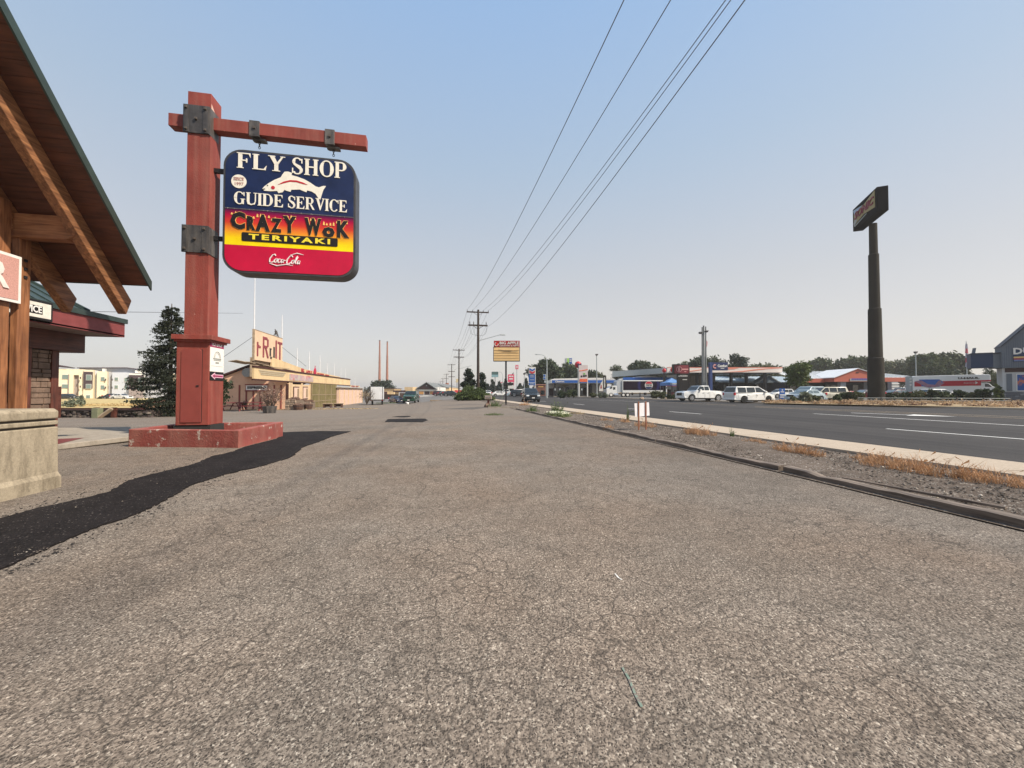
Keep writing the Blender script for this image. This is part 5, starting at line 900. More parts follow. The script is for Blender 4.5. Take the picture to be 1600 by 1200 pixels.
one('wall', lambda b: f.bx(b, 114, 122, 577, 586, .3, 14), C_['cream'], ap); one('panel', lambda b: f.bx(b, 130.3, 144.5, 581, 607, -.25, 0), C_['plum'], ap); one('panel', lambda b: f.bx(b, 200.5, 223.5, 586, 608, .7, 1), C_['plum'], ap); one('panel', lambda b: f.bx(b, 200.5, 223.5, 608, 630, .75, 1), C_['taupe'], ap); one('downpipe', lambda b: f.bx(b, 106.6, 107.8, 585, 618, -.3, 0), C_['taupe'], ap)
one('roof', lambda b: (b.prism([(f.x(112), f.z(573.2, 112)), (f.x(192), f.z(573.2, 192)), (f.x(213), f.z(575.8, 213)), (f.x(213), f.z(583, 213)), (f.x(112), f.z(580, 112))], 6, 12, 'y'),), C_['grey'], ap); one('eave', lambda b: (b.prism([(f.x(110), f.z(572.6, 110)), (f.x(192), f.z(572.6, 192)), (f.x(214), f.z(575.6, 214)), (f.x(214), f.z(576.6, 214)), (f.x(192), f.z(573.8, 192)), (f.x(110), f.z(573.8, 110))], 5, 5.9, 'y'), b.prism([(f.x(60), f.z(568)), (f.x(90), f.z(571)), (f.x(106), f.z(573.6)), (f.x(104), f.z(574.6)), (f.x(60), f.z(572))], -.5, 6, 'y')), C_['plum'], ap)
MG = glass('apt_window', (.16, .22, .2))
for a_, c_, t_, e_, y_ in ((97, 106.3, 585.5, 592, 0), (97, 106.3, 600.5, 606.5, 0), (97, 106.3, 618, 624, 0), (135, 142.5, 586, 594, -.25), (135, 142.5, 600.5, 607, -.25), (135, 141, 617.5, 624, 0), (156, 161.5, 589, 595, 1), (156, 161.5, 602, 608, 1), (176.5, 181.5, 589.5, 594.5, 2), (176.5, 181.5, 602, 607, 2), (176.5, 181.5, 618, 620, 2), (192, 197, 590, 596, 2), (192, 197, 602.5, 608, 2), (190, 195, 618, 621, 2), (215, 221.5, 590.5, 597, .7), (215, 221.5, 602, 610, .7), (236, 241, 591, 597, 3), (236, 241, 603, 609, 3), (252, 257, 591, 597, 3), (252, 257, 603, 609, 3)):
    wn = one('window', lambda b: f.bx(b, a_-.5, c_+.5, t_-.4, e_+.4, y_-.12, y_), C_['white'], ap); one('pane', lambda b: f.bx(b, a_, c_, t_, e_, y_-.16, y_-.121), MG, wn)
for px_, t_ in ((126, 589), (126, 602.5), (163.7, 591.5), (163.7, 604), (174, 591.5), (174, 604), (199, 593), (199, 605)): one('balcony_lamp', lambda b: f.bx(b, px_-.8, px_+.8, t_, t_+3.2, -.6, -.3) if px_ < 140 else f.bx(b, px_-.8, px_+.8, t_, t_+3.2, .4, .7), C_['plum'], ap)
one('rooftop_unit', lambda b: (f.bx(b, 206, 222, 578, 582, 4, 8), f.bx(b, 156, 160, 575.5, 580, 2, 4)), C_['white'], ap)
# far grass field, shrubs and rail wall
f = VF(165, 44); b = MB(); f2 = VF(165, 108); p0, p1 = P(60, 612, 36), P(330, 612, 38); p2, p3 = P(330, 612, 112), P(-100, 612, 112); b.add([(p.x, p.y, z_) for p, z_ in ((P(-60, 612, 35), -.45), (p1, -.45), (p2, -.75), (p3, -.75))], [(0, 1, 2, 3)]); struct(b.build('grass_field', dirt('golden_grass', (.42, .31, .13), (.54, .42, .21), 3, (.3, .27, .12))))
o = leafmesh('tall_grass', [((P(px_, 612, 44).x), P(px_, 612, 44).y, -.35, 3, 1.5, .16) for px_ in range(80, 320, 14)], 3500, .10, leafmat('gold_straw', (.55, .41, .2), .3, 1), seed=13, shell=.1); tag(o, 'golden dry grass growing behind the low rubble wall', 'grass', kind='stuff')
for px_, t_, w_, d_, kd, lb in ((112, 622, 26, 40, 'sage', 'pale sage bush behind the low wall at left'), (128, 617, 12, 42, 'sage', 'taller pale green bush before the cream apartment wall'), (158, 619, 14, 100, 'dark', 'dark reddish shrub in front of the cream apartments'), (100, 622, 12, 100, 'mid', 'green shrub left before the apartments'), (146, 626, 16, 100, 'mid', 'low green hedge piece between the shrubs'), (205, 624, 30, 102, 'olive', 'low shrubs right of the white parked car')): tree(lb, px_, t_, w_, d_, kd, n=500, nb=5, lo=.05, name='bush', cat='bush', group='bushes before the apartments', trunk=False, seedy=2)
rg = random.Random(4); wl = thing('rubble_wall', 'low dark rubble wall with a timber rail behind the side lot', 'wall', VF(150, 21.3).loc, YAW); f = VF(150, 21.3)
one('core', lambda b: f.bx(b, 60, 232, 641, 655, .2, .9), mat('wall_dark', (.09, .07, .06), .95, .3, 3), wl)
for i in range(150):
    x_ = rg.uniform(62, 230); y_ = rg.uniform(642, 652.5); w_, h_ = rg.uniform(2.0, 5), rg.uniform(1.4, 3); one('stone', lambda b: f.bx(b, x_, x_+w_, y_, y_+h_, .2-rg.uniform(.06, .2), .25), mat('wall_stone_%d' % (i % 3), [(.13, .10, .085), (.18, .15, .125), (.09, .07, .065)][i % 3], .9, .3, 4), wl)
one('rail', lambda b: f.bx(b, 60, 222, 637.5, 640.2, .0, .2), MATS['dark_brown_trim'], wl)
for a_, c_ in ((91, 96), (151, 157), (178, 184)): one('post', lambda b: f.bx(b, a_, c_, 636.5 if a_ > 92 else 604, 654, -.15, .0), MATS['lintel_timber'], wl)
tag(one('green_cabinet', lambda b: f.bx(b, 158.5, 168.5, 637.5, 653, -.5, -.2), mat('cabinet_green', (.19, .20, .12), .6), loc=f.loc, rz=YAW, bevel=.02), 'small olive green utility cabinet against the rubble wall', 'cabinet')
b = MB(); b.tube([(f.x(169), -.45, f.z(652)), (f.x(184), -.3, f.z(638))], .10, 4); tag(b.build('leaning_plank', M_OLDW, loc=f.loc, rz=YAW), 'grey plank leaning diagonally on the rubble wall beside the cabinet', 'plank')
for a_, c_, lb in ((80, 108, 'left pale concrete wheel stop before the rubble wall'), (124, 150, 'right flat pale wheel stop before the rubble wall')): tag(one('wheel_stop', lambda b: f.bx(b, a_, c_, 652.8, 655.5, -1.1, -.9), M_CONC, loc=f.loc, rz=YAW, bevel=.02), lb, 'wheel stop')
# ------------------------------------------------------------------ centre distance
f = VF(662, 150); cb_ = thing('boarded_store', 'white fronted store with dark gable and orange boarded windows at the end of the lot', 'building', f.loc, YAW)
M_WH = mat('white_wall', (.68, .66, .62), .7, .1, .5); M_DGB = mat('dark_gable', (.045, .02, .02), .8); M_GRF = mat('grey_roof', (.17, .18, .18), .7, .15, .5)
one('wall', lambda b: f.bx(b, 652, 684, 605, 626, 0, 18), M_WH, cb_); one('gable', lambda b: b.prism([(f.x(652), f.z(608)), (f.x(681.5), f.z(608)), (f.x(667), f.z(599.2))], -.6, -.1, 'y'), M_DGB, cb_); one('roof', lambda b: (b.prism([(f.x(650.5), f.z(608.6)), (f.x(667), f.z(598)), (f.x(683), f.z(608.6)), (f.x(683), f.z(607.6)), (f.x(667), f.z(597)), (f.x(650), f.z(607.6))], -1, 18, 'y'), b.prism([(f.x(633), f.z(605)), (f.x(662), f.z(596.3)), (f.x(690), f.z(605)), (f.x(690), f.z(606)), (f.x(633), f.z(606))], 18.1, 60, 'y')), M_GRF, cb_)
one('wall', lambda b: (f.bx(b, 637, 690, 604.5, 626, 18.3, 50), f.bx(b, 646, 652, 608, 626, 2, 14)), M_BAND, cb_); one('fascia_sign', lambda b: f.bx(b, 655, 680, 609, 611, -.3, -.05), M_CREAM, cb_)
for a_, c_, m in ((655, 662, mat('orange_board', (.50, .25, .08), .7, .15, .6)), (672, 679, MATS.get('orange_board'))): w_ = one('window', lambda b: f.bx(b, a_-.4, c_+.4, 611, 616.4, -.12, 0), M_WH, cb_); one('board', lambda b: f.bx(b, a_, c_, 611.4, 616, -.2, -.121), MATS['orange_board'], w_)
one('door', lambda b: f.bx(b, 663.3, 671, 611.5, 616.5, -.1, 0), M_DGB, cb_); one('louvre', lambda b: f.bx(b, 666, 668, 601.5, 603.5, -.75, -.6), MATS['grey_roof'], cb_)
f = VF(690, 230); t = thing('pale_building', 'pale yellow building right of the boarded store', 'building', f.loc, YAW); one('wall', lambda b: f.bx(b, 680, 696, 605, 625, 0, 20), M_BAND, t); one('roof', lambda b: f.bx(b, 679, 697, 604, 605, -1, 21), M_GRF, t); one('door', lambda b: f.bx(b, 686, 689, 612, 620, -.2, -.05), M_DGB, t)
f = VF(630, 170); t = thing('peach_building', 'low peach building with dark shed roofs left of the boarded store', 'building', f.loc, YAW); one('wall', lambda b: (f.bx(b, 617, 628, 612.5, 626, 0, 10), f.bx(b, 627, 640, 604.5, 626, 5, 16)), M_BAND, t); one('roof', lambda b: (f.bx(b, 615, 629, 609.8, 612.5, -1, 10), f.bx(b, 628, 648, 611.5, 613, -2, 5)), M_DGB, t); one('door', lambda b: f.bx(b, 631, 634, 614, 624, 4.8, 4.95), M_DGB, t)
f = VF(628, 66); t = thing('wooden_bin', 'brown plank bin with a white lid box behind it near the green truck', 'bin', f.loc, YAW)
for i in range(5): one('plank', lambda b: f.bx(b, 624.5+i*1.75, 626.1+i*1.75, 614, 625, 0, .1), mat('bin_brown', (.12, .08, .065), .8, .2, 1), t)
one('back', lambda b: f.bx(b, 620, 633, 613.2, 620, 1.2, 2), MATS['trailer_white'], t)
f = VF(688, 60); t = thing('park_bench', 'low dark bench at the far edge of the lot', 'bench', f.loc, YAW); one('seat', lambda b: f.bx(b, 672, 693, 625, 626.4, 0, .5), MATS['peeling_wood'], t)
for px_ in (672.5, 677, 691): one('leg', lambda b: f.bx(b, px_, px_+.8, 626.4, 629.6, .1, .4), M_BLACK, t)
f = VF(637, 54); tag(one('paper_bag', lambda b: b.ell((0, 0, .16), (.2, .14, .18), 0, 7, 5, .25), M_POST, loc=f.loc), 'crumpled white bag lying on the asphalt by the green truck', 'litter')
for px_, py_, t_, lb in ((699.5, 607, 3.4, 'small bright green square sign on a post'), ): 
    f = VF(px_, 190); t = thing('green_sign', lb, 'sign', f.loc, YAW); one('panel', lambda b: f.bx(b, 696, 701.6, 605, 610.8, 0, .5), mat('mint_sign', (.12, .55, .33), .5), t); one('post', lambda b: f.bx(b, 698.5, 699.3, 610.8, 625, .1, .4), M_PLATE, t)
f = VF(698, 240); t = thing('orange_sign', 'rusty orange sign above the green square sign', 'sign', f.loc, YAW); one('panel', lambda b: f.bx(b, 696, 701, 598.5, 603.5, 0, .5), mat('rust_orange', (.45, .14, .06), .6), t); one('post', lambda b: f.bx(b, 697, 698, 598, 625, .5, .9), M_PLATE, t)
f = VF(714, 200); t = thing('yellow_sign', 'pale yellow sign high on a pole beside the second utility pole', 'sign', f.loc, YAW); one('panel', lambda b: (f.bx(b, 712.5, 716, 592, 596, 0, .5), f.bx(b, 712, 715, 596, 597.5, 0, .5)), mat('pale_yellow', (.62, .50, .28), .6), t); one('post', lambda b: f.bx(b, 713.6, 714.3, 597.5, 625, .1, .4), M_PLATE, t)
for px_, lb in ((712, 'left red and white canopy far down the road'), (719, 'right red and white canopy beside the juniper')):
    f = VF(px_, 180); t = thing('red_canopy', lb, 'canopy', f.loc, YAW); one('roof', lambda b: b.prism([(f.x(px_-6), f.z(615.5)), (f.x(px_+6), f.z(615.5)), (f.x(px_+2), f.z(609.5)), (f.x(px_-1), f.z(609.5))], 0, 4, 'y'), mat('canopy_red', (.5, .03, .04), .5), t); one('border', lambda b: f.bx(b, px_-6, px_+6, 615.5, 617, -.1, 4), MATS['sign_back_white'], t)
    for s in (-5, 4.4): one('post', lambda b: f.bx(b, px_+s, px_+s+.6, 617, 624, .1, .5), M_PLATE, t)
# juniper and the two dark trees behind it
f = VF(742, 50); ju = thing('juniper_bush', 'broad green juniper bush in front of two dark trees', 'bush', f.loc, YAW)
leafmesh('foliage', [(f.x(px_), rnd.uniform(-.3, .8), f.z(py_)*.5, r_*f.k, r_*f.k, f.z(py_)*.52) for px_, py_, r_ in ((735, 603, 12), (722, 612, 11), (748, 607, 13), (760, 615, 8), (716, 620, 8), (740, 612, 16), (768, 620, 6), (728, 607, 8))], 11000, .11, LF['juniper'], ju, seed=8, shell=.5, zmin=.02); one('stem', lambda b: [b.tube([(0, 0, 0), (s, .2, .8)], .05, 5) for s in (-.8, -.3, .4, .9)], M_BARK, ju)
tree('left one of two dark round trees behind the juniper', 732, 575, 27, 58, 'conifer', n=3600, nb=11, lo=.1, group='dark trees behind the juniper', size=.16); tree('right dark tree behind the juniper, in front of the utility pole', 753, 582, 22, 57, 'conifer', n=2600, nb=9, lo=.1, group='dark trees behind the juniper', size=.16)
# ------------------------------------------------------------------ vehicles (local +X is forward, wheels on z=0)
M_TYRE = mat('tyre_rubber', (.02, .02, .02), .85); M_RIM = mat('alloy_rim', (.45, .45, .46), .35, .1, 9, metal=.6); M_VG = glass('vehicle_glass', (.015, .02, .022)); M_VGB = glass('pale_windscreen', (.10, .14, .16))
def carpaint(n, c, r=.25): m = mat(n, c, r, .04, 1); m.node_tree.nodes['Principled BSDF'].inputs['Coat Weight'].default_value = .5; return m
P_WH, P_DK, P_GR, P_CRM, P_SIL, P_MAR = carpaint('white_car_paint', (.72, .72, .70)), carpaint('charcoal_car_paint', (.025, .032, .038)), carpaint('green_car_paint', (.018, .055, .035)), carpaint('cream_car_paint', (.66, .62, .50)), carpaint('silver_blue_paint', (.38, .46, .50)), carpaint('maroon_car_paint', (.09, .012, .018))
M_HL = mat('headlight', (.75, .77, .78), .15); M_TL = mat('taillight', (.45, .015, .03), .25); M_GRL = mat('grille_black', (.012, .012, .013), .4, .3, 30); M_CHR = mat('chrome', (.6, .6, .62), .15, .05, 5, metal=.9)
SPEC = {
 'pickup': dict(L=5.9, W=2.0, wx=(1.85, -1.85), r=.41, zb=.38, low=[(-2.92, .55), (-2.95, 1.28), (-.72, 1.30), (.9, 1.30), (1.15, 1.32), (2.6, 1.22), (2.88, 1.05), (2.92, .6)], gh=(-.78, -.66, .62, 1.22, 1.29, 1.92), win=[(-.60, .02), (.10, .86)]),
 'minivan': dict(L=5.1, W=1.98, wx=(1.62, -1.42), r=.34, zb=.26, low=[(-2.5, .5), (-2.52, 1.08), (.9, 1.06), (1.75, 1.0), (2.38, .82), (2.52, .5)], gh=(-2.46, -2.2, .55, 1.72, 1.05, 1.74), win=[(-2.1, -1.1), (-1.0, .0), (.1, .95)]),
 'suv': dict(L=4.7, W=1.86, wx=(1.42, -1.38), r=.37, zb=.3, low=[(-2.3, .55), (-2.34, 1.05), (.8, 1.06), (1.5, 1.04), (2.15, .92), (2.33, .58)], gh=(-2.26, -1.9, .35, 1.22, 1.05, 1.68), win=[(-1.85, -1.05), (-.98, -.1), (0, .72)]),
 'sedan': dict(L=4.7, W=1.8, wx=(1.4, -1.38), r=.32, zb=.25, low=[(-2.3, .5), (-2.33, .92), (-1.6, .98), (.9, .94), (1.9, .84), (2.28, .72), (2.34, .48)], gh=(-1.75, -1.05, .25, 1.1, .94, 1.42), win=[(-1.15, -.3), (-.22, .6)]),
 'wagon': dict(L=4.8, W=1.8, wx=(1.5, -1.35), r=.38, zb=.38, low=[(-2.35, .6), (-2.38, 1.12), (.9, 1.12), (2.2, 1.06), (2.36, .9), (2.38, .6)], gh=(-2.32, -2.15, .25, .95, 1.12, 1.75), win=[(-2.0, -1.1), (-1.0, -.2), (-.1, .6)]),
}
def vehicle(kind, name, lb, loc, rz, paint, cat='car', group=None, glassm=None, sc=1, trim=None):
    s = SPEC[kind]; W2 = s['W']/2; t = thing(name, lb, cat, loc, rz, group); t.scale = (sc,)*3; r = s['r']; low = s['low']
    # body side outline with wheel arches
    pts = list(low); bot = []
    for wx in sorted(s['wx'], reverse=True):
        bot += [(wx+(r+.07)*math.cos(R(a)), max(s['zb'], r+(r+.07)*math.sin(R(a)))) for a in range(-10, 191, 20)]
    pts = low[:]+[(low[-1][0]-.1, s['zb'])]+bot+[(low[0][0]+.1, s['zb'])]
    b = MB(); n = len(pts); zm = max(p[1] for p in pts)
    def yy(x, z, o): e_ = abs(x)/(s['L']/2); return (W2-.16*max(0, e_-.72)/.28-(.05 if z > zm-.12 else 0)-(.03 if z < .5 else 0))*o
    vs = [(x, yy(x, z, 1), z) for x, z in pts]+[(x, yy(x, z, -1), z) for x, z in pts]
    b.add(vs, [tuple(range(n)), tuple(range(n, 2*n))[::-1]]+[(i, n+i, n+(i+1) % n, (i+1) % n) for i in range(n)])
    x0, x1, x2, x3, zb_, zt_ = s['gh']; tw = W2-.07; ti = W2-.24
    g = [(x0, -tw, zb_), (x3, -tw, zb_), (x3, tw, zb_), (x0, tw, zb_), (x1, -ti, zt_), (x2, -ti, zt_), (x2, ti, zt_), (x1, ti, zt_)]
    b.add(g, [(0, 1, 2, 3), (4, 5, 6, 7), (0, 1, 5, 4), (1, 2, 6, 5), (2, 3, 7, 6), (3, 0, 4, 7)])
    body = b.build('body', paint, t, bevel=.05, smooth=True, seg=3)
    gm_ = glassm or M_VG
    def sy(z): return tw+(ti-tw)*(z-zb_)/(zt_-zb_)
    for a, c in s['win']:
        for o in (-1, 1):
            za, zc = zb_+.06, zt_-.09; fr = (za-zb_)/(zt_-zb_); ft = (zc-zb_)/(zt_-zb_)
            def cx(x, f): lo_, hi_ = x0+(x1-x0)*f+.08, x3+(x2-x3)*f-.10; return min(max(x, lo_), hi_)
            qa = [(cx(a, fr), za), (cx(c+(.35 if c == s['win'][-1][1] else 0), fr), za), (cx(c, ft), zc), (cx(a, ft), zc)]
            w_ = MB(); w_.add([(x, o*(sy(z)+.004), z) for x, z in qa]+[(x, o*(sy(z)+.014), z) for x, z in qa], [(0, 1, 2, 3), (7, 6, 5, 4), (0, 4, 5, 1), (1, 5, 6, 2), (2, 6, 7, 3), (3, 7, 4, 0)]); w_.build('window', gm_, t)
    def scr(xb, xt, sg, name):
        fa, fb = .12, .88; A = (xb+(xt-xb)*fa, zb_+(zt_-zb_)*fa); B = (xb+(xt-xb)*fb, zb_+(zt_-zb_)*fb); ya, yb_ = sy(A[1])-.10, sy(B[1])-.08; w_ = MB()
        q = [(A[0], -ya, A[1]), (A[0], ya, A[1]), (B[0], yb_, B[1]), (B[0], -yb_, B[1])]; nn = Vector((sg*(zt_-zb_), 0, abs(xb-xt))).normalized()
        w_.add([Vector(p)+nn*.004 for p in q]+[Vector(p)+nn*.014 for p in q], [(0, 1, 2, 3), (7, 6, 5, 4), (0, 4, 5, 1), (1, 5, 6, 2), (2, 6, 7, 3), (3, 7, 4, 0)]); w_.build(name, gm_, t)
    scr(x3, x2, 1, 'windscreen'); scr(x0, x1, -1, 'rear_window')
    for wx in s['wx']:
        for o in (-1, 1):
            y0_ = o*(W2-.03); y1_ = o*(W2-.27); w_ = MB(); w_.tube([(wx, y1_, r), (wx, y0_, r)], r, 18); wh = w_.build('wheel', M_TYRE, t, bevel=.02, smooth=True)
            w_ = MB(); w_.tube([(wx, y0_-o*.01, r), (wx, y0_+o*.012, r)], r*.66, 14); rm = w_.build('rim', M_RIM if kind != 'minivan' else M_GRL, wh)
            for k_ in range(5): pass
            w_ = MB()
            for k_ in range(5):
                a_ = R(72*k_+10); w_.add([(wx+r*.16*math.cos(a_-.5), y0_+o*.0145, r+r*.16*math.sin(a_-.5)), (wx+r*.55*math.cos(a_-.28), y0_+o*.0145, r+r*.55*math.sin(a_-.28)), (wx+r*.55*math.cos(a_+.28), y0_+o*.0145, r+r*.55*math.sin(a_+.28))], [(0, 1, 2)])
            w_.build('spoke_gaps', M_GRL if kind != 'minivan' else M_TYRE, wh); wh.children and None
    fz = low[-2][1] if len(low) > 6 else .9; xf = s['L']/2; fh = low[-2][1]
    big = kind == 'pickup'
    one('grille', lambda b: b.box(xf-.10, xf-.005+(0 if not big else -.02), -W2*.48, W2*.48, .62 if not big else .72, .82 if not big else 1.08), M_GRL, t); one('bumper', lambda b: b.prism([(xf-.35, -W2+.05), (xf-.12, -W2+.03), (xf+.02, -W2*.6), (xf+.02, W2*.6), (xf-.12, W2-.03), (xf-.35, W2-.05)], s['zb']+.02, s['zb']+.22), trim or paint, t, bevel=.02)
    for o in (-1, 1): one('headlight', lambda b: b.box(xf-.34, xf-.065, o*(W2*.70)-.17, o*(W2*.70)+.17, fh-.24, fh-.08), M_HL, t, bevel=.03)
    for o in (-1, 1): one('tail_light', lambda b: b.box(-xf-.005, -xf+.16, o*(W2-.16)-.10, o*(W2-.16)+.085, .80, 1.08), M_TL, t, bevel=.02)
    one('rear_bumper', lambda b: b.box(-xf-.03, -xf+.2, -W2+.08, W2-.08, s['zb']+.03, s['zb']+.22), trim or paint, t, bevel=.03); one('number_plate', lambda b: (b.box(xf+.02, xf+.03, -.16, .16, .45, .57)), M_WH, t)
    for o in (-1, 1): one('mirror', lambda b: b.box(x3-.62, x3-.42, o*(W2+.04)-.09, o*(W2+.04)+.09, zb_+.02, zb_+.19), trim or paint, t, bevel=.03)
    one('door_seams', lambda b: [b.box(x_-.006, x_+.006, o*(W2-.002)-.004, o*(W2-.002)+.004, .48, zm-.16) for o in (-1, 1) for x_ in [a_-.04 for a_, c_ in s['win']]+[s['win'][-1][1]+.16]], M_GRL, t)
    for o in (-1, 1):
        for a_, c_ in s['win'][-2:]: one('door_handle', lambda b: b.box(a_+.05, a_+.22, o*(W2-.0)-.02, o*W2+.02, zm-.28, zm-.24), M_CHR if kind == 'pickup' else paint, t)
    one('underbody', lambda b: b.box(-xf+.3, xf-.3, -W2+.3, W2-.3, s['zb']-.1, s['zb']+.3), M_GRL, t)
    if big: one('bed_liner', lambda b: b.box(-xf+.12, -.95, -W2+.14, W2-.14, 1.285, 1.296), M_GRL, t); one('chrome_strip', lambda b: b.box(xf-.1, xf+.0, -W2*.5, W2*.5, 1.02, 1.06), M_CHR, t)
    return t
def gp(px, d, z=-.03): p = P(px, 612, d); return (p.x, p.y, z)
YF = YAW
vehicle('pickup', 'pickup_truck', 'white crew cab pickup facing left at the far kerb', gp(1093.5, 48), YF+math.pi+R(12), P_WH, 'pickup truck')
vehicle('minivan', 'minivan', 'white minivan facing right behind the white pickup', gp(1170, 42.5), YF+R(10), P_WH, 'van')
vehicle('suv', 'suv', 'dark grey SUV driving towards the camera on the road', gp(828.5, 48, ZR), -math.pi/2-R(4), P_DK, 'car')
vehicle('suv', 'parked_suv', 'small white SUV parked left of the blue banner', gp(1219, 72), YF+math.pi+R(8), P_WH, 'car')
vehicle('suv', 'parked_suv', 'large silver-blue SUV with pale windscreen behind the sage bush', gp(1262, 52), YF+math.pi+R(22), P_SIL, 'car', glassm=M_VGB, sc=1.12)
vehicle('sedan', 'parked_car', 'silver sedan half hidden by the round sage bush', gp(1258, 46), YF+math.pi+R(14), P_SIL, 'car', glassm=M_VGB)
vehicle('wagon', 'parked_wagon', 'old cream white wagon with grey bumper right of the sage bush', gp(1287, 47.5), YF+math.pi-R(6), P_CRM, 'car', trim=M_PLATE)
vehicle('sedan', 'parked_car', 'maroon car left behind the tall dark sign pole', gp(1352, 60), YF+math.pi, P_MAR, 'car', glassm=M_VGB, sc=1.05)
vehicle('sedan', 'parked_car', 'maroon car right behind the tall dark sign pole', gp(1398, 60), YF+math.pi, P_MAR, 'car', glassm=M_VGB, sc=1.05)
vehicle('sedan', 'parked_car', 'red car inside the dark shade of the red gable building', gp(1329, 72), YF, carpaint('red_car_paint', (.35, .02, .03)), 'car', sc=.9)
vehicle('pickup', 'pickup_truck', 'white pickup parked behind the left end of the rental truck', gp(1410, 64), YF+math.pi+R(20), P_WH, 'pickup truck', sc=.95)
vehicle('sedan', 'parked_car', 'white sedan in front of the rental truck behind the hedge', gp(1463, 45), YF+R(3), P_WH, 'car', sc=1.05)
vehicle('pickup', 'pickup_truck', 'dark green pickup facing the camera at the end of the lot', (VF(643, 62).loc[0], VF(643, 62).loc[1], VF(643, 62).z0), -math.pi/2+YAW+R(6), P_GR, 'pickup truck')
vehicle('sedan', 'parked_car', 'dark blue car with bright headlamp left of the wooden bin', (VF(620, 66).loc[0], VF(620, 66).loc[1], VF(620, 66).z0), -math.pi/2+R(30), carpaint('navy_car_paint', (.02, .03, .07)), 'car', sc=.85)
vehicle('suv', 'distant_car', 'dark red car parked before the far boarded store', (VF(688, 120).loc[0], VF(688, 120).loc[1], VF(688, 120).z0), YAW, P_MAR, 'car'); vehicle('sedan', 'distant_car', 'dark car between the bench and the juniper bush', (VF(706, 100).loc[0], VF(706, 100).loc[1], VF(706, 100).z0), YAW, P_DK, 'car'); vehicle('sedan', 'distant_car', 'black car left of the dark red one at the boarded store', (VF(697, 110).loc[0], VF(697, 110).loc[1], VF(697, 110).z0), YAW+.3, P_DK, 'car')
for px_, d, k_, rz_, pt, lb in ((763, 130, 'suv', -math.pi/2, P_WH, 'white vehicle far down the road right of the mailbox'), (754, 150, 'sedan', -math.pi/2, P_WH, 'far white car left of the other distant white vehicle'), (781, 105, 'sedan', YF+.2, P_WH, 'white sedan turning far down the road by the apple store post'), (792, 110, 'pickup', YF+math.pi, P_WH, 'white truck cab just left of the apple store sign post'), (806, 95, 'sedan', YF, P_SIL, 'grey car between the sign post and the white camper'), (813, 88, 'suv', YF, P_DK, 'dark car in front of the white camper')): vehicle(k_, 'distant_car', lb, gp(px_, d, ZR), rz_, pt, 'car')
for px_, d, pt, lb in ((190, 98, P_WH, 'white car parked before the blue-grey apartment wall'), (178, 100, P_DK, 'black car parked left of the white car at the apartments'), (108, 100, P_DK, 'dark car parked before the cream apartments at left')): f = VF(px_, d); vehicle('sedan', 'apartment_car', lb, f.loc, YAW, pt, 'car')
# white camper
f = VF(820, 90, -.05); t = thing('camper_trailer', 'white camper trailer behind the oncoming dark SUV', 'trailer', f.loc, YAW+.3)
one('body', lambda b: b.prism([(f.x(807), .45), (f.x(807), f.z(611)), (f.x(811), f.z(608.2)), (f.x(829), f.z(607.5)), (f.x(829.6), f.z(610)), (f.x(829), .45)], 0, 2.2, 'y'), P_WH, t, bevel=.06); one('stripe', lambda b: f.bx(b, 807, 829, 615, 616.2, -.02, -.003), P_DK, t)
for a_, c_ in ((811, 814), (817, 820), (823.5, 826.5)): one('window', lambda b: f.bx(b, a_, c_, 610.3, 612.6, -.03, -.005), M_VG, t)
for x_ in (817, 819.5): one('wheel', lambda b: b.tube([(f.x(x_), -.05, .34), (f.x(x_), .2, .34)], .34, 12), M_TYRE, t)
# ------------------------------------------------------------------ signs beyond the road
def board(lb, px, d, rect, m, post=None, name='sign', cat='sign', th=.35, pm=None, pw=.8, tilt=0, frame=None, z=-.05, base=None):
    f = VF(px, d, z); t = thing(name, lb, cat, f.loc, YAW+tilt); a, c, tp, bt = rect
    if frame: one('frame', lambda b: f.bx(b, a-frame[1], c+frame[1], tp-frame[1], bt+frame[1], .02, th), frame[0], t)
    pn = one('panel', lambda b: f.bx(b, a, c, tp, bt, 0, th-.02), m, t); f.t = t; f.pn = pn; f.m = frame
    if post:
        for q in post: one('post', lambda b: b.box(f.x(q)-pw*f.k/2, f.x(q)+pw*f.k/2, th*.3, th*.3+pw*f.k*.8, 0, f.z(bt)+.02), pm or M_PLATE, t)
    return f
def lab_(f, s, px0, px1, py, hpx, m, y=-.012, bold=.04, **k):
    o = text(s, hpx*f.k, m, f.t, ((f.x(px0)+f.x(px1))/2, y, f.z(py)), bold, .02, 1, **k); xs_ = [q.co.x for q in o.data.vertices]; o.scale = ((f.x(px1)-f.x(px0))/(max(xs_)-min(xs_)), 1, 1); return o
M_DRED = mat('sign_dark_red', (.33, .02, .02), .5, .1, 4); M_TAN = mat('sign_tan', (.72, .50, .24), .5, .1, 1.5); M_NVY = mat('sign_navy', (.02, .03, .10), .5); M_BLU = mat('sign_blue', (.02, .10, .36), .45); M_PNK = mat('sign_pink', (.68, .07, .14), .5); M_ORG = mat('sign_orange', (.75, .14, .06), .5); M_GSGN = mat('sign_grey', (.35, .38, .38), .6)
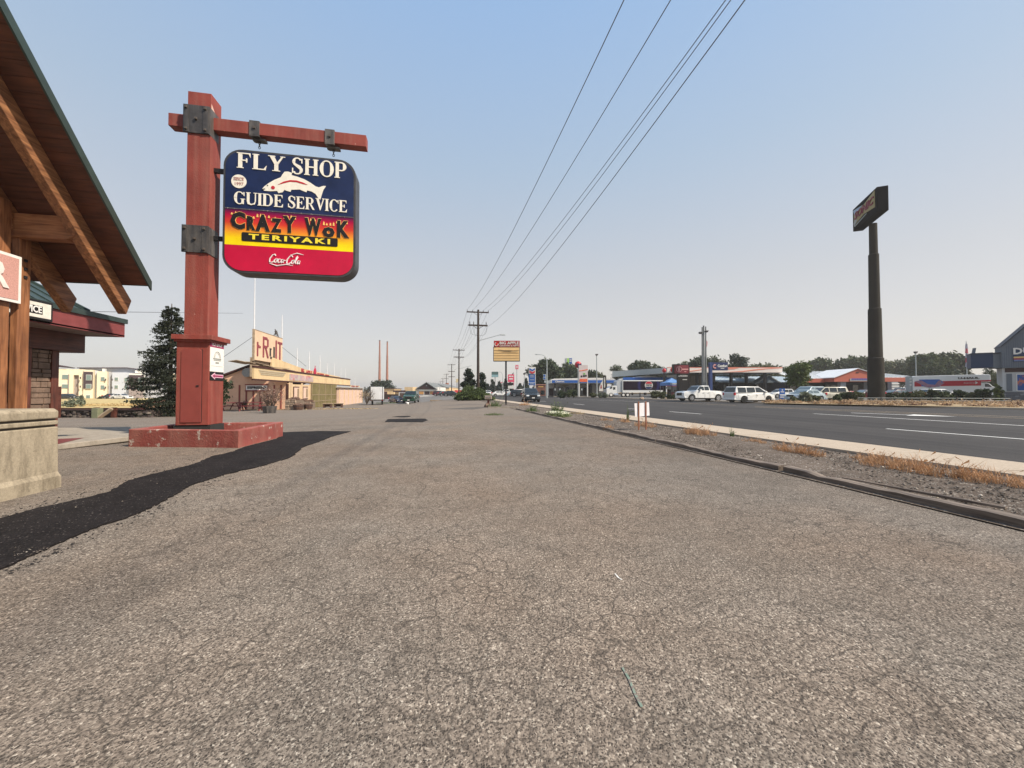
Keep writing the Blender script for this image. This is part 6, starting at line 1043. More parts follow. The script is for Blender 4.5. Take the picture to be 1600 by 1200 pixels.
# Big Apple sign
f = board('tall reader board sign headed BIG APPLE with an empty tan lower panel', 791, 33, (771.5, 811.5, 542.6, 563.4), M_TAN, [790.5], th=.45, pm=M_BLACK, pw=2.6, frame=(M_BLACK, .9), z=0); t = f.t
hd = one('header', lambda b: f.bx(b, 771.5, 812, 532.2, 542.4, -.01, .4), M_DRED, t); lab_(f, 'BIG APPLE', 780.5, 810.5, 536, 4.4, M_WH, -.03, .03); lab_(f, 'COUNTRY & GIFTS', 780.5, 810.5, 540.3, 2.1, M_WH, -.03, .03)
one('reader_rail', lambda b: [f.bx(b, 771.6, 811.4, y_, y_+.25, -.03, 0) for y_ in (547, 551, 555, 559)], mat('rail_tan', (.5, .34, .16), .6), t)
for (a_, c_), py_ in (((778, 800), 547.6), ((785, 809), 549.4)): b = MB(); b.tube([(f.x(a_), -.035, f.z(py_-1)), (f.x(c_), -.035, f.z(py_+.4))], .012, 4); b.build('loose_strip', M_PLATE, t)
b = MB(); b.ell((f.x(775.6), -.03, f.z(538)), (2.1*f.k, .03, 2.3*f.k), 0, 12, 8); ap_ = b.build('apple_mark', mat('apple_mark_red', (.5, .02, .02), .4), t); one('apple_outline', lambda b: b.tube([(f.x(775.6)+2.6*f.k*math.cos(R(a)), -.03, f.z(537.8)+2.8*f.k*math.sin(R(a))) for a in range(100, 400, 20)], .03, 4), M_WH, t)
one('flange', lambda b: b.box(f.x(789.4), f.x(791.8), .1, .35, 0, .15), M_PLATE, t)
q = G(785, 637.5); one_ = MB(); one_.box(-1.0, 1.15, -.12, .12, -.03, .09); o = one_.build('kerb_stop', M_CONC, loc=(q.x, q.y+.1, 0), rz=YAW); tag(o, 'pale concrete wheel stop at the foot of the apple store sign', 'wheel stop')
f = VF(762.5, 28.5, 0); t = thing('mailbox_post', 'grey newspaper box on a stubby brown post left of the apple store sign', 'mailbox', f.loc, YAW); one('box', lambda b: f.bx(b, 757.2, 768.2, 618.2, 624, 0, .45), mat('box_beige', (.30, .24, .20), .7, .2, 6), t, bevel=.03); one('plate', lambda b: f.bx(b, 759.5, 766.5, 619.6, 622, -.012, -.001), mat('box_plate', (.22, .19, .18), .7), t); one('post', lambda b: f.bx(b, 761.2, 764.6, 624, 636, .1, .25), M_BRN, t)
one('stone_foot', lambda b: (b.ell((-.1, .1, .12), (.22, .2, .18), 0, 7, 5, .2), b.ell((.12, 0, .08), (.2, .2, .14), 0, 7, 5, .2)), M_STN, t)
# far signs, left to right
f = board('teal and pale double panel motel sign on a pole', 773, 130, (768.3, 778.3, 581, 589), mat('sign_teal', (.25, .42, .45), .5), [773.5], frame=(M_PLATE, .25)); one('header', lambda b: f.bx(b, 768.3, 778.3, 581, 585, -.05, 0), mat('sign_dkteal', (.08, .14, .13), .5), f.t)
f = board('bright pink square sign behind the apple store sign post', 798.5, 100, (793.5, 803.5, 585, 597), M_PNK, [802.6], pm=mat('pink_post', (.6, .2, .25), .5)); one('black_panel', lambda b: f.bx(b, 793.8, 802.3, 598, 602, 0, .3), M_INK, f.t); one('reader_panel', lambda b: f.bx(b, 793.8, 803, 602.6, 607.2, 0, .3), M_WH, f.t)
for a_, c_, py_ in ((795, 799, 588), (799.5, 802, 588), (795.5, 801.5, 592)): one('print', lambda b: f.bx(b, a_, c_, py_-1, py_+1, -.03, 0), M_WH, f.t)
one('flame_top', lambda b: b.prism([(f.x(799.5), f.z(585)), (f.x(802), f.z(582.2)), (f.x(802.8), f.z(581.5)), (f.x(802), f.z(584.8))], 0, .3, 'y'), M_INK, f.t)
f = board('tall narrow pink sign on a slim grey pole', 807.5, 150, (805.3, 810, 570.2, 576.8), M_PNK, [807.5], pw=1.0, pm=M_GSGN); one('print', lambda b: f.bx(b, 806.8, 808.6, 571.5, 575.5, -.05, 0), M_WH, f.t)
f = board('small pink sign beside the dark conifers', 783.8, 150, (782.3, 786.3, 597, 602.5), M_PNK, [784], pm=M_GSGN); one('print', lambda b: f.bx(b, 783.3, 785.3, 598, 601, -.05, 0), M_WH, f.t)
f = board('tall gas price sign with a red and blue chevron mark', 832, 85, (826.3, 837, 573.4, 584), M_WH, [836.2], pw=1.5, pm=M_WH, th=.5)
f.t['label'] = 'tall gas price sign with chevron stripes left of the streetlamp'
for dy, m in ((0, M_BLU), (4.0, mat('chevron_red', (.5, .02, .04), .5))): one('chevron_mark', lambda b: b.prism([(f.x(827.4), f.z(575.2+dy)), (f.x(831.6), f.z(577.4+dy)), (f.x(835.9), f.z(575.2+dy)), (f.x(835.9), f.z(577.9+dy)), (f.x(831.6), f.z(580+dy)), (f.x(827.4), f.z(577.9+dy))], -.06, -.002, 'y'), m, f.t)
pn = one('price_panel', lambda b: f.bx(b, 826.3, 836, 585, 597.6, 0, .45), M_BLU, f.t); one('price_panel', lambda b: f.bx(b, 826.3, 836, 598.3, 602, 0, .45), M_BLU, f.t)
for py_ in (586.3, 589, 593.5, 600): lab_(f, 'Food Mart' if py_ < 588 else 'Diesel' if py_ > 596 else 'Regular' if py_ < 592 else 'Plus', 828.3, 834.2, py_, 1.3, M_WH, -.03, .05) if 0 else one('print', lambda b: f.bx(b, 828.3, 834.2, py_-.6, py_+.5, -.03, 0), M_GSGN, f.t)
f = board('green and blue hotel sign on a tall white pole', 888.5, 140, (883.2, 894, 559.6, 568.2), M_BLU, [888.3], pw=1.6, pm=M_WH, th=.8); one('panel', lambda b: f.bx(b, 883.2, 886.3, 559.6, 568.2, -.06, -.001), M_GSGN, f.t); one('green_panel', lambda b: f.bx(b, 886.3, 889.4, 559.6, 568.2, -.06, -.001), mat('hotel_green', (.35, .60, .12), .5), f.t); one('print', lambda b: (f.bx(b, 890, 893.3, 561.5, 563, -.05, 0), f.bx(b, 890, 893.3, 564.3, 565.3, -.05, 0)), M_WH, f.t)
f = VF(904, 82, -.05); t = thing('gas_ball_sign', 'round orange-red ball sign lettered 76 on a pole', 'sign', f.loc, YAW); f.t = t; b = MB(); b.ell((f.x(903.7), .3, f.z(569.6)), (5.3*f.k, 5.3*f.k, 5.3*f.k), 0, 20, 14); b.build('ball', mat('ball_red', (.50, .03, .035), .4), t, smooth=True); o = lab_(f, '76', 901.5, 909, 570.8, 4.2, M_NVY, -.72+.3, .1); o2 = one('post', lambda b: f.bx(b, 903.2, 904.2, 574, 620, .2, .4), M_GSGN, t)
o.location.y = -5.3*f.k+.26; one('glare_panel', lambda b: b.box(0, .001, 0, .001, 0, .001), M_WH, t) if 0 else None
f = board('white and pink price pylon with an orange band on two posts', 911.5, 80, (904.8, 918.6, 570.5, 597), mat('pylon_white', (.60, .52, .50), .5, .08, 1), None, th=.5); t = f.t; one('orange_band', lambda b: f.bx(b, 906, 917.5, 592, 596.6, -.05, -.001), M_ORG, t); one('wave', lambda b: b.prism([(f.x(905), f.z(579)), (f.x(911), f.z(578.2)), (f.x(918.4), f.z(576.6)), (f.x(918.4), f.z(577.8)), (f.x(911), f.z(579.4)), (f.x(905), f.z(580))], -.04, -.001, 'y'), M_ORG, t)
for a_, c_, py_, m in ((907.5, 909.8, 588, M_INK), (911, 914, 587.5, M_INK), (914.6, 916.8, 587, M_INK), (911.5, 914.5, 584, mat('print_green', (.2, .4, .12), .5))): one('print', lambda b: f.bx(b, a_, c_, py_-1.3, py_+1.3, -.04, -.001), m, t)
for a_ in (904.6, 917.6): one('post', lambda b: f.bx(b, a_, a_+1.5, 597, 620, .1, .5), M_WH, t)
# chevron canopy and shop
cv_ = VF(905, 92, -.05); f = cv_; t = thing('fuel_canopy', 'long blue and white fuel station canopy lettered Chevron', 'canopy', f.loc, YAW); f.t = t
one('roof', lambda b: b.prism([(f.x(862), f.z(593.4)), (f.x(962), f.z(593)), (f.x(958), f.z(591.2)), (f.x(932), f.z(590.2)), (f.x(866), f.z(591.6))], .05, 9, 'y'), M_WH, t); one('fascia', lambda b: f.bx(b, 860.6, 962, 593.4, 598.8, 0, 9), M_WH, t); one('blue_band', lambda b: f.bx(b, 862.6, 962, 594, 598.2, -.06, -.001), M_BLU, t); lab_(f, 'Chevron', 867.5, 881.5, 596.2, 2.6, M_WH, -.09, .05)
for px_ in (868.5, 902.5, 926, 950): one('column', lambda b: f.bx(b, px_-1, px_+1, 598.8, 621, 1.5, 2.3), M_BLACK, t)
t = thing('fuel_shop', 'white walled fuel station shop under the blue canopy', 'building', f.loc, YAW); one('wall', lambda b: (f.bx(b, 863, 958, 598.9, 619, 9, 12)), M_WH, t); one('window_band', lambda b: f.bx(b, 879, 902, 604, 617, 8.8, 8.99), M_VG, t); one('door', lambda b: f.bx(b, 888, 890.5, 605, 617, 8.6, 8.79), M_WH, t); [one('dark_wall', lambda b: f.bx(b, a_, c_, 606.3, 619, 8.7, 8.99), M_DGB, t) for a_, c_ in ((906, 935), (863, 872))]; one('awning', lambda b: b.prism([(f.x(883), f.z(602.4)), (f.x(899), f.z(602.4)), (f.x(894), f.z(600)), (f.x(888), f.z(600))], 8.5, 8.9, 'y'), mat('awning_tan', (.5, .42, .34), .6), t); one('dark_triangle', lambda b: b.prism([(f.x(922), f.z(607)), (f.x(934), f.z(599.5)), (f.x(934), f.z(607))], 8.4, 8.69, 'y'), M_DGB, t)  # the last part is a dark triangle above the dark wall piece
for px_, lb in ((867.5, 'left fuel pump under the blue canopy'), (875, 'second fuel pump under the blue canopy'), (909, 'fuel pump behind the price pylon')): f2 = VF(px_, 90, -.05); t = thing('fuel_pump', lb, 'fuel pump', f2.loc, YAW, 'fuel pumps'); one('cabinet', lambda b: f2.bx(b, px_-2, px_+2, 605, 619, 0, .7), M_BLACK, t); one('screen', lambda b: f2.bx(b, px_-1.2, px_+1.2, 607, 610, -.03, -.001), M_GSGN, t); one('plinth', lambda b: f2.bx(b, px_-2.6, px_+2.6, 619, 620, -.2, .9), M_CONC, t)
f = board('small blue and white highway shield board left of the canopy', 851, 78, (848.8, 852.8, 584.5, 593.5), M_GSGN, None); one('print', lambda b: (f.bx(b, 849.4, 852.2, 585.5, 588.5, -.03, -.001), f.bx(b, 849.4, 852.2, 590, 592.5, -.03, -.001)), M_BLU, f.t); one('post', lambda b: f.bx(b, 852.9, 853.6, 584, 621, .1, .3), M_GSGN, f.t)
f = board('grey double street name sign low on the streetlamp', 855, 77, (850.5, 858.5, 594.5, 598), M_GSGN, [854.8], pw=1.8, pm=M_WH)
f = VF(847, 110, -.05); t = thing('brick_restaurant', 'small brown brick restaurant right of the price sign', 'building', f.loc, YAW); one('wall', lambda b: f.bx(b, 838.5, 853.5, 601.5, 620, 0, 14), mat('brown_brick', (.19, .085, .06), .85, .2, .8), t); one('parapet', lambda b: f.bx(b, 838, 854, 600.4, 601.5, -.2, 14.2), mat('salmon_trim', (.42, .2, .15), .7), t); one('sign_strip', lambda b: f.bx(b, 841, 849, 603.5, 605, -.1, -.001), mat('gold_print', (.6, .35, .1), .5), t); one('window', lambda b: f.bx(b, 845, 851, 610, 616, -.08, -.001), M_VG, t)
# feather flags
f = VF(939, 76, -.05); t = thing('feather_flag', 'white feather flag with red print in front of the canopy', 'flag', f.loc, YAW); one('cloth', lambda b: b.prism([(f.x(936), f.z(611)), (f.x(942.2), f.z(611)), (f.x(942), f.z(594)), (f.x(939.4), f.z(598)), (f.x(936.8), f.z(604))], 0, .05, 'y'), M_WH, t); one('pole', lambda b: f.bx(b, 942.3, 942.8, 593.5, 620, 0, .06), M_PLATE, t); one('print', lambda b: b.prism([(f.x(938), f.z(607)), (f.x(940.5), f.z(607)), (f.x(940), f.z(602)), (f.x(939), f.z(601))], -.02, -.001, 'y'), M_DRED, t)
f = VF(944.5, 75, -.05); t = thing('banner_flag', 'black rectangular banner flag with white vertical print', 'flag', f.loc, YAW); one('cloth', lambda b: f.bx(b, 942.4, 946.9, 587.2, 608, 0, .05), M_INK, t); one('print', lambda b: [f.bx(b, 943.7, 945.7, y_, y_+1.3, -.02, -.001) for y_ in (590, 592, 594, 596, 598, 600, 602, 604)], M_WH, t); one('pole', lambda b: f.bx(b, 947, 947.4, 587, 620, 0, .06), M_PLATE, t)
# ------------------------------------------------------------------ lorry with a cola trailer
f = VF(990, 84, -.05); t = thing('semi_truck', 'white semi truck with a grey fairing and dark cola trailer', 'truck', f.loc, YAW+.03); f.t = t
one('cab', lambda b: b.prism([(f.x(947.3), f.z(617)), (f.x(947), f.z(608)), (f.x(949), f.z(606.6)), (f.x(952.3), f.z(606)), (f.x(953.8), f.z(603)), (f.x(962.6), f.z(602.4)), (f.x(963.4), f.z(604)), (f.x(963.4), f.z(617))], 0, 2.3, 'y'), P_WH, t, bevel=.08)
one('window', lambda b: b.prism([(f.x(957.8), f.z(609)), (f.x(957.8), f.z(604.8)), (f.x(961.4), f.z(604.8)), (f.x(961.4), f.z(608.4))], -.03, -.003, 'y'), M_VG, t); one('windscreen', lambda b: b.prism([(f.x(952.2), f.z(607.4)), (f.x(954), f.z(603.6)), (f.x(956.6), f.z(603.6)), (f.x(956.2), f.z(607))], -.04, 2.2, 'y'), M_VG, t)
one('bumper', lambda b: f.bx(b, 946.6, 949, 614.5, 619, .05, 2.2), P_WH, t); one('fairing', lambda b: b.prism([(f.x(963.6), f.z(614)), (f.x(963.6), f.z(596)), (f.x(966), f.z(594)), (f.x(972), f.z(593.4)), (f.x(972), f.z(612.5))], .15, 2.5, 'y'), mat('fairing_grey', (.40, .42, .44), .6, .1, 1), t); one('fuel_tank', lambda b: b.tube([(f.x(959.5), .2, f.z(617)), (f.x(965.5), .2, f.z(617))], .38, 12), M_CHR, t); one('chassis', lambda b: f.bx(b, 950, 1036, 614.5, 616, .8, 1.6), M_GRL, t)
for px_ in (954.6, 974, 980.7, 1022, 1028.5):
    w_ = one('wheel', lambda b: b.tube([(f.x(px_), .0, .5), (f.x(px_), .35, .5)], .5, 18), M_TYRE, t); one('hub', lambda b: b.tube([(f.x(px_), -.03, .5), (f.x(px_), .0, .5)], .27, 12), M_WH, w_)
tr_ = one('trailer', lambda b: f.bx(b, 972.3, 1038.5, 594.2, 613.6, -.05, 2.55), P_WH, t, bevel=.04)
gm = newmat('cola_print'); g4 = N_(gm); sx4 = g4.n.nodes.new('ShaderNodeSeparateXYZ'); g4.n.links.new(g4.tc, sx4.inputs[0]); vx = g4.math('SUBTRACT', sx4.outputs[0], f.x(1013.8)); vz = g4.math('SUBTRACT', sx4.outputs[2], f.z(601.8)); rr4 = g4.math('SQRT', g4.math('ADD', g4.math('MULTIPLY', vx, vx), g4.math('MULTIPLY', vz, vz)), 0)
wv = g4.mr(g4.math('SINE', g4.math('MULTIPLY', rr4, 3.6), 0), .1, 1, 0, 1); fade = g4.mr(rr4, .6, 3.3, 1, 0); g4.fin(g4.mix(g4.math('MULTIPLY', wv, fade), (.012, .004, .014), (.04, .05, .22)), .35)
one('side_panel', lambda b: f.bx(b, 973.6, 1037, 595.6, 609.4, -.08, -.051), gm, tr_)
def disc(b, cx, cz, r_, y0, y1, a0=0, a1=360, n=24): b.prism([(cx+r_*math.cos(R(a0+(a1-a0)*i/n)), cz+r_*math.sin(R(a0+(a1-a0)*i/n))) for i in range(n if a1-a0 == 360 else n+1)], y0, y1, 'y')
cx4, cz4, r4 = f.x(1013.8), f.z(602), 6.3*f.k; one('logo_disc', lambda b: disc(b, cx4, cz4, r4, -.10, -.081), M_WH, tr_); one('logo_red', lambda b: disc(b, cx4, cz4+.07, r4*.88, -.115, -.101, 18, 162, 12), M_TL, tr_); one('logo_navy', lambda b: disc(b, cx4, cz4-.07, r4*.88, -.115, -.101, 198, 342, 12), M_NVY, tr_)
one('logo_bar', lambda b: b.box(cx4-r4*.93, cx4+r4*.93, -.118, -.1155, cz4-.22, cz4+.22), M_WH, tr_); o = text('PEPSI', .34, M_INK, tr_, (cx4, -.125, cz4), .06, .01, 1); xs_ = [q.co.x for q in o.data.vertices]; o.scale = (r4*1.5/(max(xs_)-min(xs_)), 1, 1)
# carwash / awning behind the trailer
f = VF(1010, 92, -.05); t = thing('blue_awning', 'long blue and white hipped awning behind the cola trailer', 'awning', f.loc, YAW); one('roof', lambda b: b.prism([(f.x(973), f.z(593)), (f.x(1052), f.z(593)), (f.x(1045), f.z(590.5)), (f.x(1026), f.z(588.5)), (f.x(1012), f.z(586.8)), (f.x(1000), f.z(588)), (f.x(976), f.z(591))], .4, 5, 'y'), M_WH, t); one('band', lambda b: f.bx(b, 974, 1052, 589.6, 594, 0, .39), M_BLU, t)
for px_ in (976, 1000, 1026, 1050): one('post', lambda b: f.bx(b, px_, px_+1, 594, 621, .1, .4), M_PLATE, t)
# blue tent
f = VF(1054, 78, -.05); t = thing('canopy_tent', 'small blue pop-up tent with white print beside the black sign pillar', 'tent', f.loc, YAW); M_TENT = mat('tent_blue', (.11, .24, .50), .6, .1, 1); one('roof', lambda b: b.add([(f.x(1040), 0, f.z(598)), (f.x(1068), 0, f.z(598)), (f.x(1068), 3, f.z(598)), (f.x(1040), 3, f.z(598)), (f.x(1049), .9, f.z(594)), (f.x(1059), .9, f.z(594)), (f.x(1054.5), 1.5, f.z(590))], [(0, 1, 5, 4), (1, 2, 6, 5), (2, 3, 6), (3, 0, 4, 6), (4, 5, 6), (0, 3, 2, 1)]), M_TENT, t); one('valance', lambda b: (f.bx(b, 1040, 1068, 598, 603, -.03, 0), f.bx(b, 1040, 1040.4, 598, 602.5, 0, 3), f.bx(b, 1067.6, 1068, 598, 602.5, 0, 3)), M_TENT, t); one('print', lambda b: (f.bx(b, 1047.5, 1060.5, 599, 600.6, -.06, -.031),), M_WH, t); one('hem', lambda b: f.bx(b, 1040, 1068, 602.6, 603.4, -.05, -.031), M_TL, t)
for px_ in (1040.4, 1067.2): one('leg', lambda b: (f.bx(b, px_, px_+.5, 603, 620, 0, .07), f.bx(b, px_, px_+.5, 598, 620, 2.9, 3)), M_GSGN, t)
for px_, hh_, m in ((1046, 1.7, M_DGB), (1051, 1.2, mat('crate_red', (.25, .05, .05), .7)), (1057, 1.6, M_PLATE), (1062, 1.4, M_DGB)): f5 = VF(px_, 79.5, -.05); t = thing('display_rack', {1046: 'dark display rack under the left side of the blue tent', 1051: 'low red crate stack under the blue tent', 1057: 'grey display rack under the middle of the blue tent', 1062: 'dark display rack under the right side of the blue tent'}[px_], 'rack', f5.loc, YAW); one('frame', lambda b: (b.box(-.3, .3, 0, .5, .1, hh_), ), m, t); one('shelf', lambda b: [b.box(-.35, .35, -.08, .0, z_, z_+.05) for z_ in (.3, .7, 1.1)], M_GSGN, t)
# 76 canopy
f = VF(1130, 86, -.05); t = thing('station_canopy', 'long white station canopy with orange wave stripes', 'canopy', f.loc, YAW); f.t = t
one('fascia', lambda b: f.bx(b, 1043, 1223, 574.4, 582, 0, .3), mat('canopy_white', (.72, .64, .58), .5, .05, 1), t); one('grey_side', lambda b: b.add([(f.x(1043), .3, f.z(574.4)), (f.x(1043), .3, f.z(583)), (f.x(999)*1.14, 13, f.z(575.4)), (f.x(999)*1.14, 13, f.z(585.6))], [(0, 1, 3, 2)]), M_GSGN, t); one('deck', lambda b: b.add([(f.x(1043), .31, f.z(582)), (f.x(1223), .31, f.z(582)), (f.x(1223), 13, f.z(582)), (f.x(999)*1.14, 13, f.z(582)), (f.x(1043), .31, f.z(575)), (f.x(1223), .31, f.z(575)), (f.x(1223), 13, f.z(575)), (f.x(999)*1.14, 13, f.z(575))], [(0, 1, 2, 3), (7, 6, 5, 4), (1, 5, 6, 2)]), M_GSGN, t)
one('red_edge', lambda b: f.bx(b, 1043, 1223, 573.8, 574.4, -.03, .2), M_ORG, t)
M_WAVE = mat('wave_orange', (.66, .24, .16), .5)
for pts in ([(1062, 581.2), (1082, 579), (1104, 575.8), (1104, 577), (1084, 580.2), (1066, 581.8)], [(1130, 581.6), (1160, 579.5), (1185, 576.4), (1206, 575), (1223, 575.6), (1200, 576.6), (1185, 578.4), (1160, 581.2)], [(1138, 575), (1155, 574.8), (1148, 576.8), (1138, 577.5)]): one('wave', lambda b: b.prism([(f.x(a_), f.z(c_)) for a_, c_ in pts], -.04, -.001, 'y'), M_WAVE, t)
b = MB(); b.ell((f.x(1051.5), .1, f.z(578)), (4*f.k, .5, 3.8*f.k), 0, 16, 10); b.build('ball', MATS['ball_red'], t, smooth=True)
for px_ in (1095.5, 1117, 1150, 1174.5, 1204): one('column', lambda b: f.bx(b, px_-1.3, px_+1.3, 582, 621, 1.5, 2.3), M_PLATE if px_ > 1200 else M_BLACK, t)
b = MB(); t = thing('ball_pillar_sign', 'slim black pillar with a small red ball at its top', 'sign', VF(1038.7, 80, -.05).loc, YAW); f = VF(1038.7, 80, -.05); one('pillar', lambda b: f.bx(b, 1037.2, 1040.3, 583, 621, 0, .5), M_BLACK, t); b.ell((0, .2, f.z(579)), (3*f.k, 3*f.k, 3.6*f.k), 0, 14, 10); b.build('ball', MATS['ball_red'], t, smooth=True)
# shop behind with tan panels
f = VF(1095, 98, -.05); t = thing('tan_shop', 'tan panelled shop wall seen under the white canopy', 'building', f.loc, YAW); one('wall', lambda b: f.bx(b, 1062, 1118, 584.5, 621, 0, 8), mat('tan_wall', (.30, .26, .21), .8, .1, .5), t)
for i in range(5): one('panel', lambda b: f.bx(b, 1080+i*3.4, 1083+i*3.4, 587, 600, -.06, -.001), mat('tan_panel', (.38, .34, .28), .8), t)
# icon pillar sign
f = board('dark red pictogram sign over a black pillar lettered ICON', 1065, 76, (1054.2, 1076.3, 570.5, 583.4), mat('icon_red', (.20, .03, .04), .5, .1, 2), None, frame=(M_INK, 1.6), th=.8); t = f.t; one('pillar', lambda b: f.bx(b, 1060, 1078, 585, 621, .1, .8), M_INK, t)
M_SAL = mat('salmon_print', (.62, .30, .28), .5); one('ring', lambda b: b.tube([(f.x(1061.2)+4.1*f.k*math.cos(R(a)), -.02, f.z(577)+4.3*f.k*math.sin(R(a))) for a in range(0, 361, 20)], .05, 4, cap=False), M_SAL, t); one('emblem', lambda b: (disc(b, f.x(1061.2), f.z(577), 1.6*f.k, -.03, -.002), f.bx(b, 1060, 1062.4, 573.6, 580.4, -.024, -.001)), M_SAL, t); lab_(f, 'CLUB', 1066.6, 1074.6, 573.2, 1.3, M_SAL, -.02); one('print_bar', lambda b: (f.bx(b, 1066, 1075.6, 576, 578, -.03, -.001), f.bx(b, 1069.5, 1072.5, 580, 581.2, -.03, -.001)), M_SAL, t) 
lab_(f, 'ICON', 1063.6, 1074.4, 587.4, 2.4, M_WH, .08); one('print_bar', lambda b: f.bx(b, 1067, 1074, 592.6, 593.6, .06, .1), M_WH, t); one('triangle_mark', lambda b: b.prism([(f.x(1060.3), f.z(588.6)), (f.x(1062.6), f.z(588.6)), (f.x(1061.5), f.z(585.8))], .05, .1, 'y'), M_WH, t)
for c_ in list(t.children):
    if c_.name.startswith('lettering') and abs(c_.location.z-f.z(573.2)) < .1: bpy.data.objects.remove(c_)
# triple mast light
f = VF(1100, 74, -.05); t = thing('triple_mast_light', 'tall triple steel mast with floodlights and a flag', 'lamp', f.loc, YAW)
for px_, tp, w_ in ((1098.2, 511, .13), (1100.4, 508.5, .15), (1103.6, 510, .12)): one('mast', lambda b: b.tube([(f.x(px_+.2), .1, 0), (f.x(px_), 0, f.z(tp))], [w_*1.6, w_], 8), mat('mast_grey', (.20, .21, .21), .6, .1, 2), t)
for px_, py_ in ((1095.2, 519.8), (1104.4, 517.5)): b = MB(); b.ell((f.x(px_), 0, f.z(py_)), (2.9*f.k, .35, 1.9*f.k), 0, 12, 8); b.build('floodlight', M_PLATE, t); one('visor', lambda b: b.tube([(f.x(px_)-2.2*f.k, -.3, f.z(py_)), (f.x(px_)+2.2*f.k, -.3, f.z(py_)+.06)], .10, 6), M_BLACK, t)
one('pennant', lambda b: b.prism([(f.x(1104.3), f.z(531)), (f.x(1106.4), f.z(534)), (f.x(1105.8), f.z(540)), (f.x(1104.4), f.z(544))], 0, .06, 'y'), mat('faded_red_cloth', (.5, .22, .22), .8), t)
# Comfort sign
f = board('navy hotel sign lettered Comfort INN on a tall blue pillar', 1126, 72, (1113.5, 1137.8, 566.2, 578.6), M_NVY, None, th=.5); t = f.t; one('pillar', lambda b: f.bx(b, 1109.7, 1113.3, 566, 620.5, -.05, .6), mat('pillar_blue', (.035, .06, .17), .5), t); lab_(f, 'Comfort', 1121.6, 1136.8, 571.8, 4.0, M_WH, -.02, .06); lab_(f, 'INN', 1126.5, 1131.8, 575.6, 1.3, M_WH, -.02, .05)
one('c_mark', lambda b: b.tube([(f.x(1117.4)+2.4*f.k*math.cos(R(a)), -.02, f.z(572.6)+2.6*f.k*math.sin(R(a))) for a in range(45, 316, 18)], [.02]+[.13]*14+[.02], 5), M_SAL, t)
# low shop with blue roof and gabled portal
f = VF(1165, 96, -.05); t = thing('blue_roof_shop', 'low dark shop with a pale blue metal roof and gabled entrance', 'building', f.loc, YAW); M_PBR = mat('pale_blue_roof', (.42, .50, .56), .5, .08, .6)
one('wall', lambda b: (f.bx(b, 1119, 1262, 597, 621, 2, 12),), mat('dark_shop_wall', (.05, .05, .06), .8), t); rf = one('roof', lambda b: b.add([(f.x(1127), 1, f.z(597)), (f.x(1265), 1, f.z(597)), (f.x(1262), 9, f.z(586)), (f.x(1119), 9, f.z(586)), (f.x(1127), 1, f.z(598)), (f.x(1265), 1, f.z(598))], [(0, 1, 2, 3), (0, 4, 5, 1)]), M_PBR, t)
for i in range(22): a_ = 1129+i*6.2; one('seam', lambda b: b.tube([(f.x(a_), .98, f.z(597)+.03), (f.x(a_*1.0-(a_-1190)*.0), 9, f.z(586)+.03)], .04, 4), M_GSGN, rf)
one('portal', lambda b: b.prism([(f.x(1177.5), f.z(600)), (f.x(1217), f.z(600)), (f.x(1197), f.z(587.5))], -1, 2, 'y'), mat('portal_slate', (.13, .17, .20), .7), t); one('portal_trim', lambda b: b.prism([(f.x(1176), f.z(599.4)), (f.x(1197), f.z(586)), (f.x(1218.5), f.z(599.4)), (f.x(1218.5), f.z(601)), (f.x(1197), f.z(587.6)), (f.x(1176), f.z(601))], -1.2, -1.01, 'y'), M_GSGN, t)
for px_ in (1130, 1137, 1181, 1187, 1214): one('column', lambda b: f.bx(b, px_-.7, px_+.7, 601, 621, -.8, -.4), M_WH if px_ > 1160 else M_GSGN, t)
one('window', lambda b: [f.bx(b, a_, a_+7, 603, 615, 1.9, 1.99) for a_ in (1122, 1140, 1150, 1160)], M_VG, t)
f = VF(1222, 50, -.05); t = thing('small_banner', 'small blue and white banner sign with a white foot by the far kerb', 'sign', f.loc, YAW); one('panel', lambda b: f.bx(b, 1218, 1226.7, 607, 623.5, 0, .05), M_BLU, t); one('print', lambda b: (f.bx(b, 1219.6, 1225, 611.6, 613, -.02, -.001), f.bx(b, 1218.6, 1226, 616, 618, -.02, -.001), f.bx(b, 1218.6, 1226, 619.6, 621.2, -.02, -.001), f.bx(b, 1221.4, 1223.4, 608.4, 610.2, -.02, -.001)), M_WH, t); one('foot', lambda b: f.bx(b, 1223.4, 1226.6, 623.5, 627.6, -.1, .2), M_WH, t)
# red fascia building
f = VF(1350, 78, -.05); t = thing('red_gable_building', 'long building with white metal roof, red fascia and central red gable', 'building', f.loc, YAW); f.t = t; M_RF = mat('red_fascia', (.42, .115, .075), .75, .1, .6); M_WRF = mat('white_metal_roof', (.66, .68, .70), .45, .06, .6); M_PIL = mat('grey_pillar', (.26, .28, .30), .8, .12, 1)
rf = one('roof', lambda b: b.add([(f.x(1255), 1, f.z(591.3)), (f.x(1446), 1, f.z(589)), (f.x(1422), 11, f.z(574.8)), (f.x(1262), 11, f.z(576.4))], [(0, 1, 2, 3)]), M_WRF, t)
for i in range(26): a_ = 1262+i*7; one('seam', lambda b: b.tube([(f.x(a_), .98, f.z(591.2-(a_-1255)*.012)+.04), (f.x(1262+(a_-1255)*.84), 11, f.z(576.4-(a_-1255)*.009)+.04)], .035, 4), M_GSGN, rf)
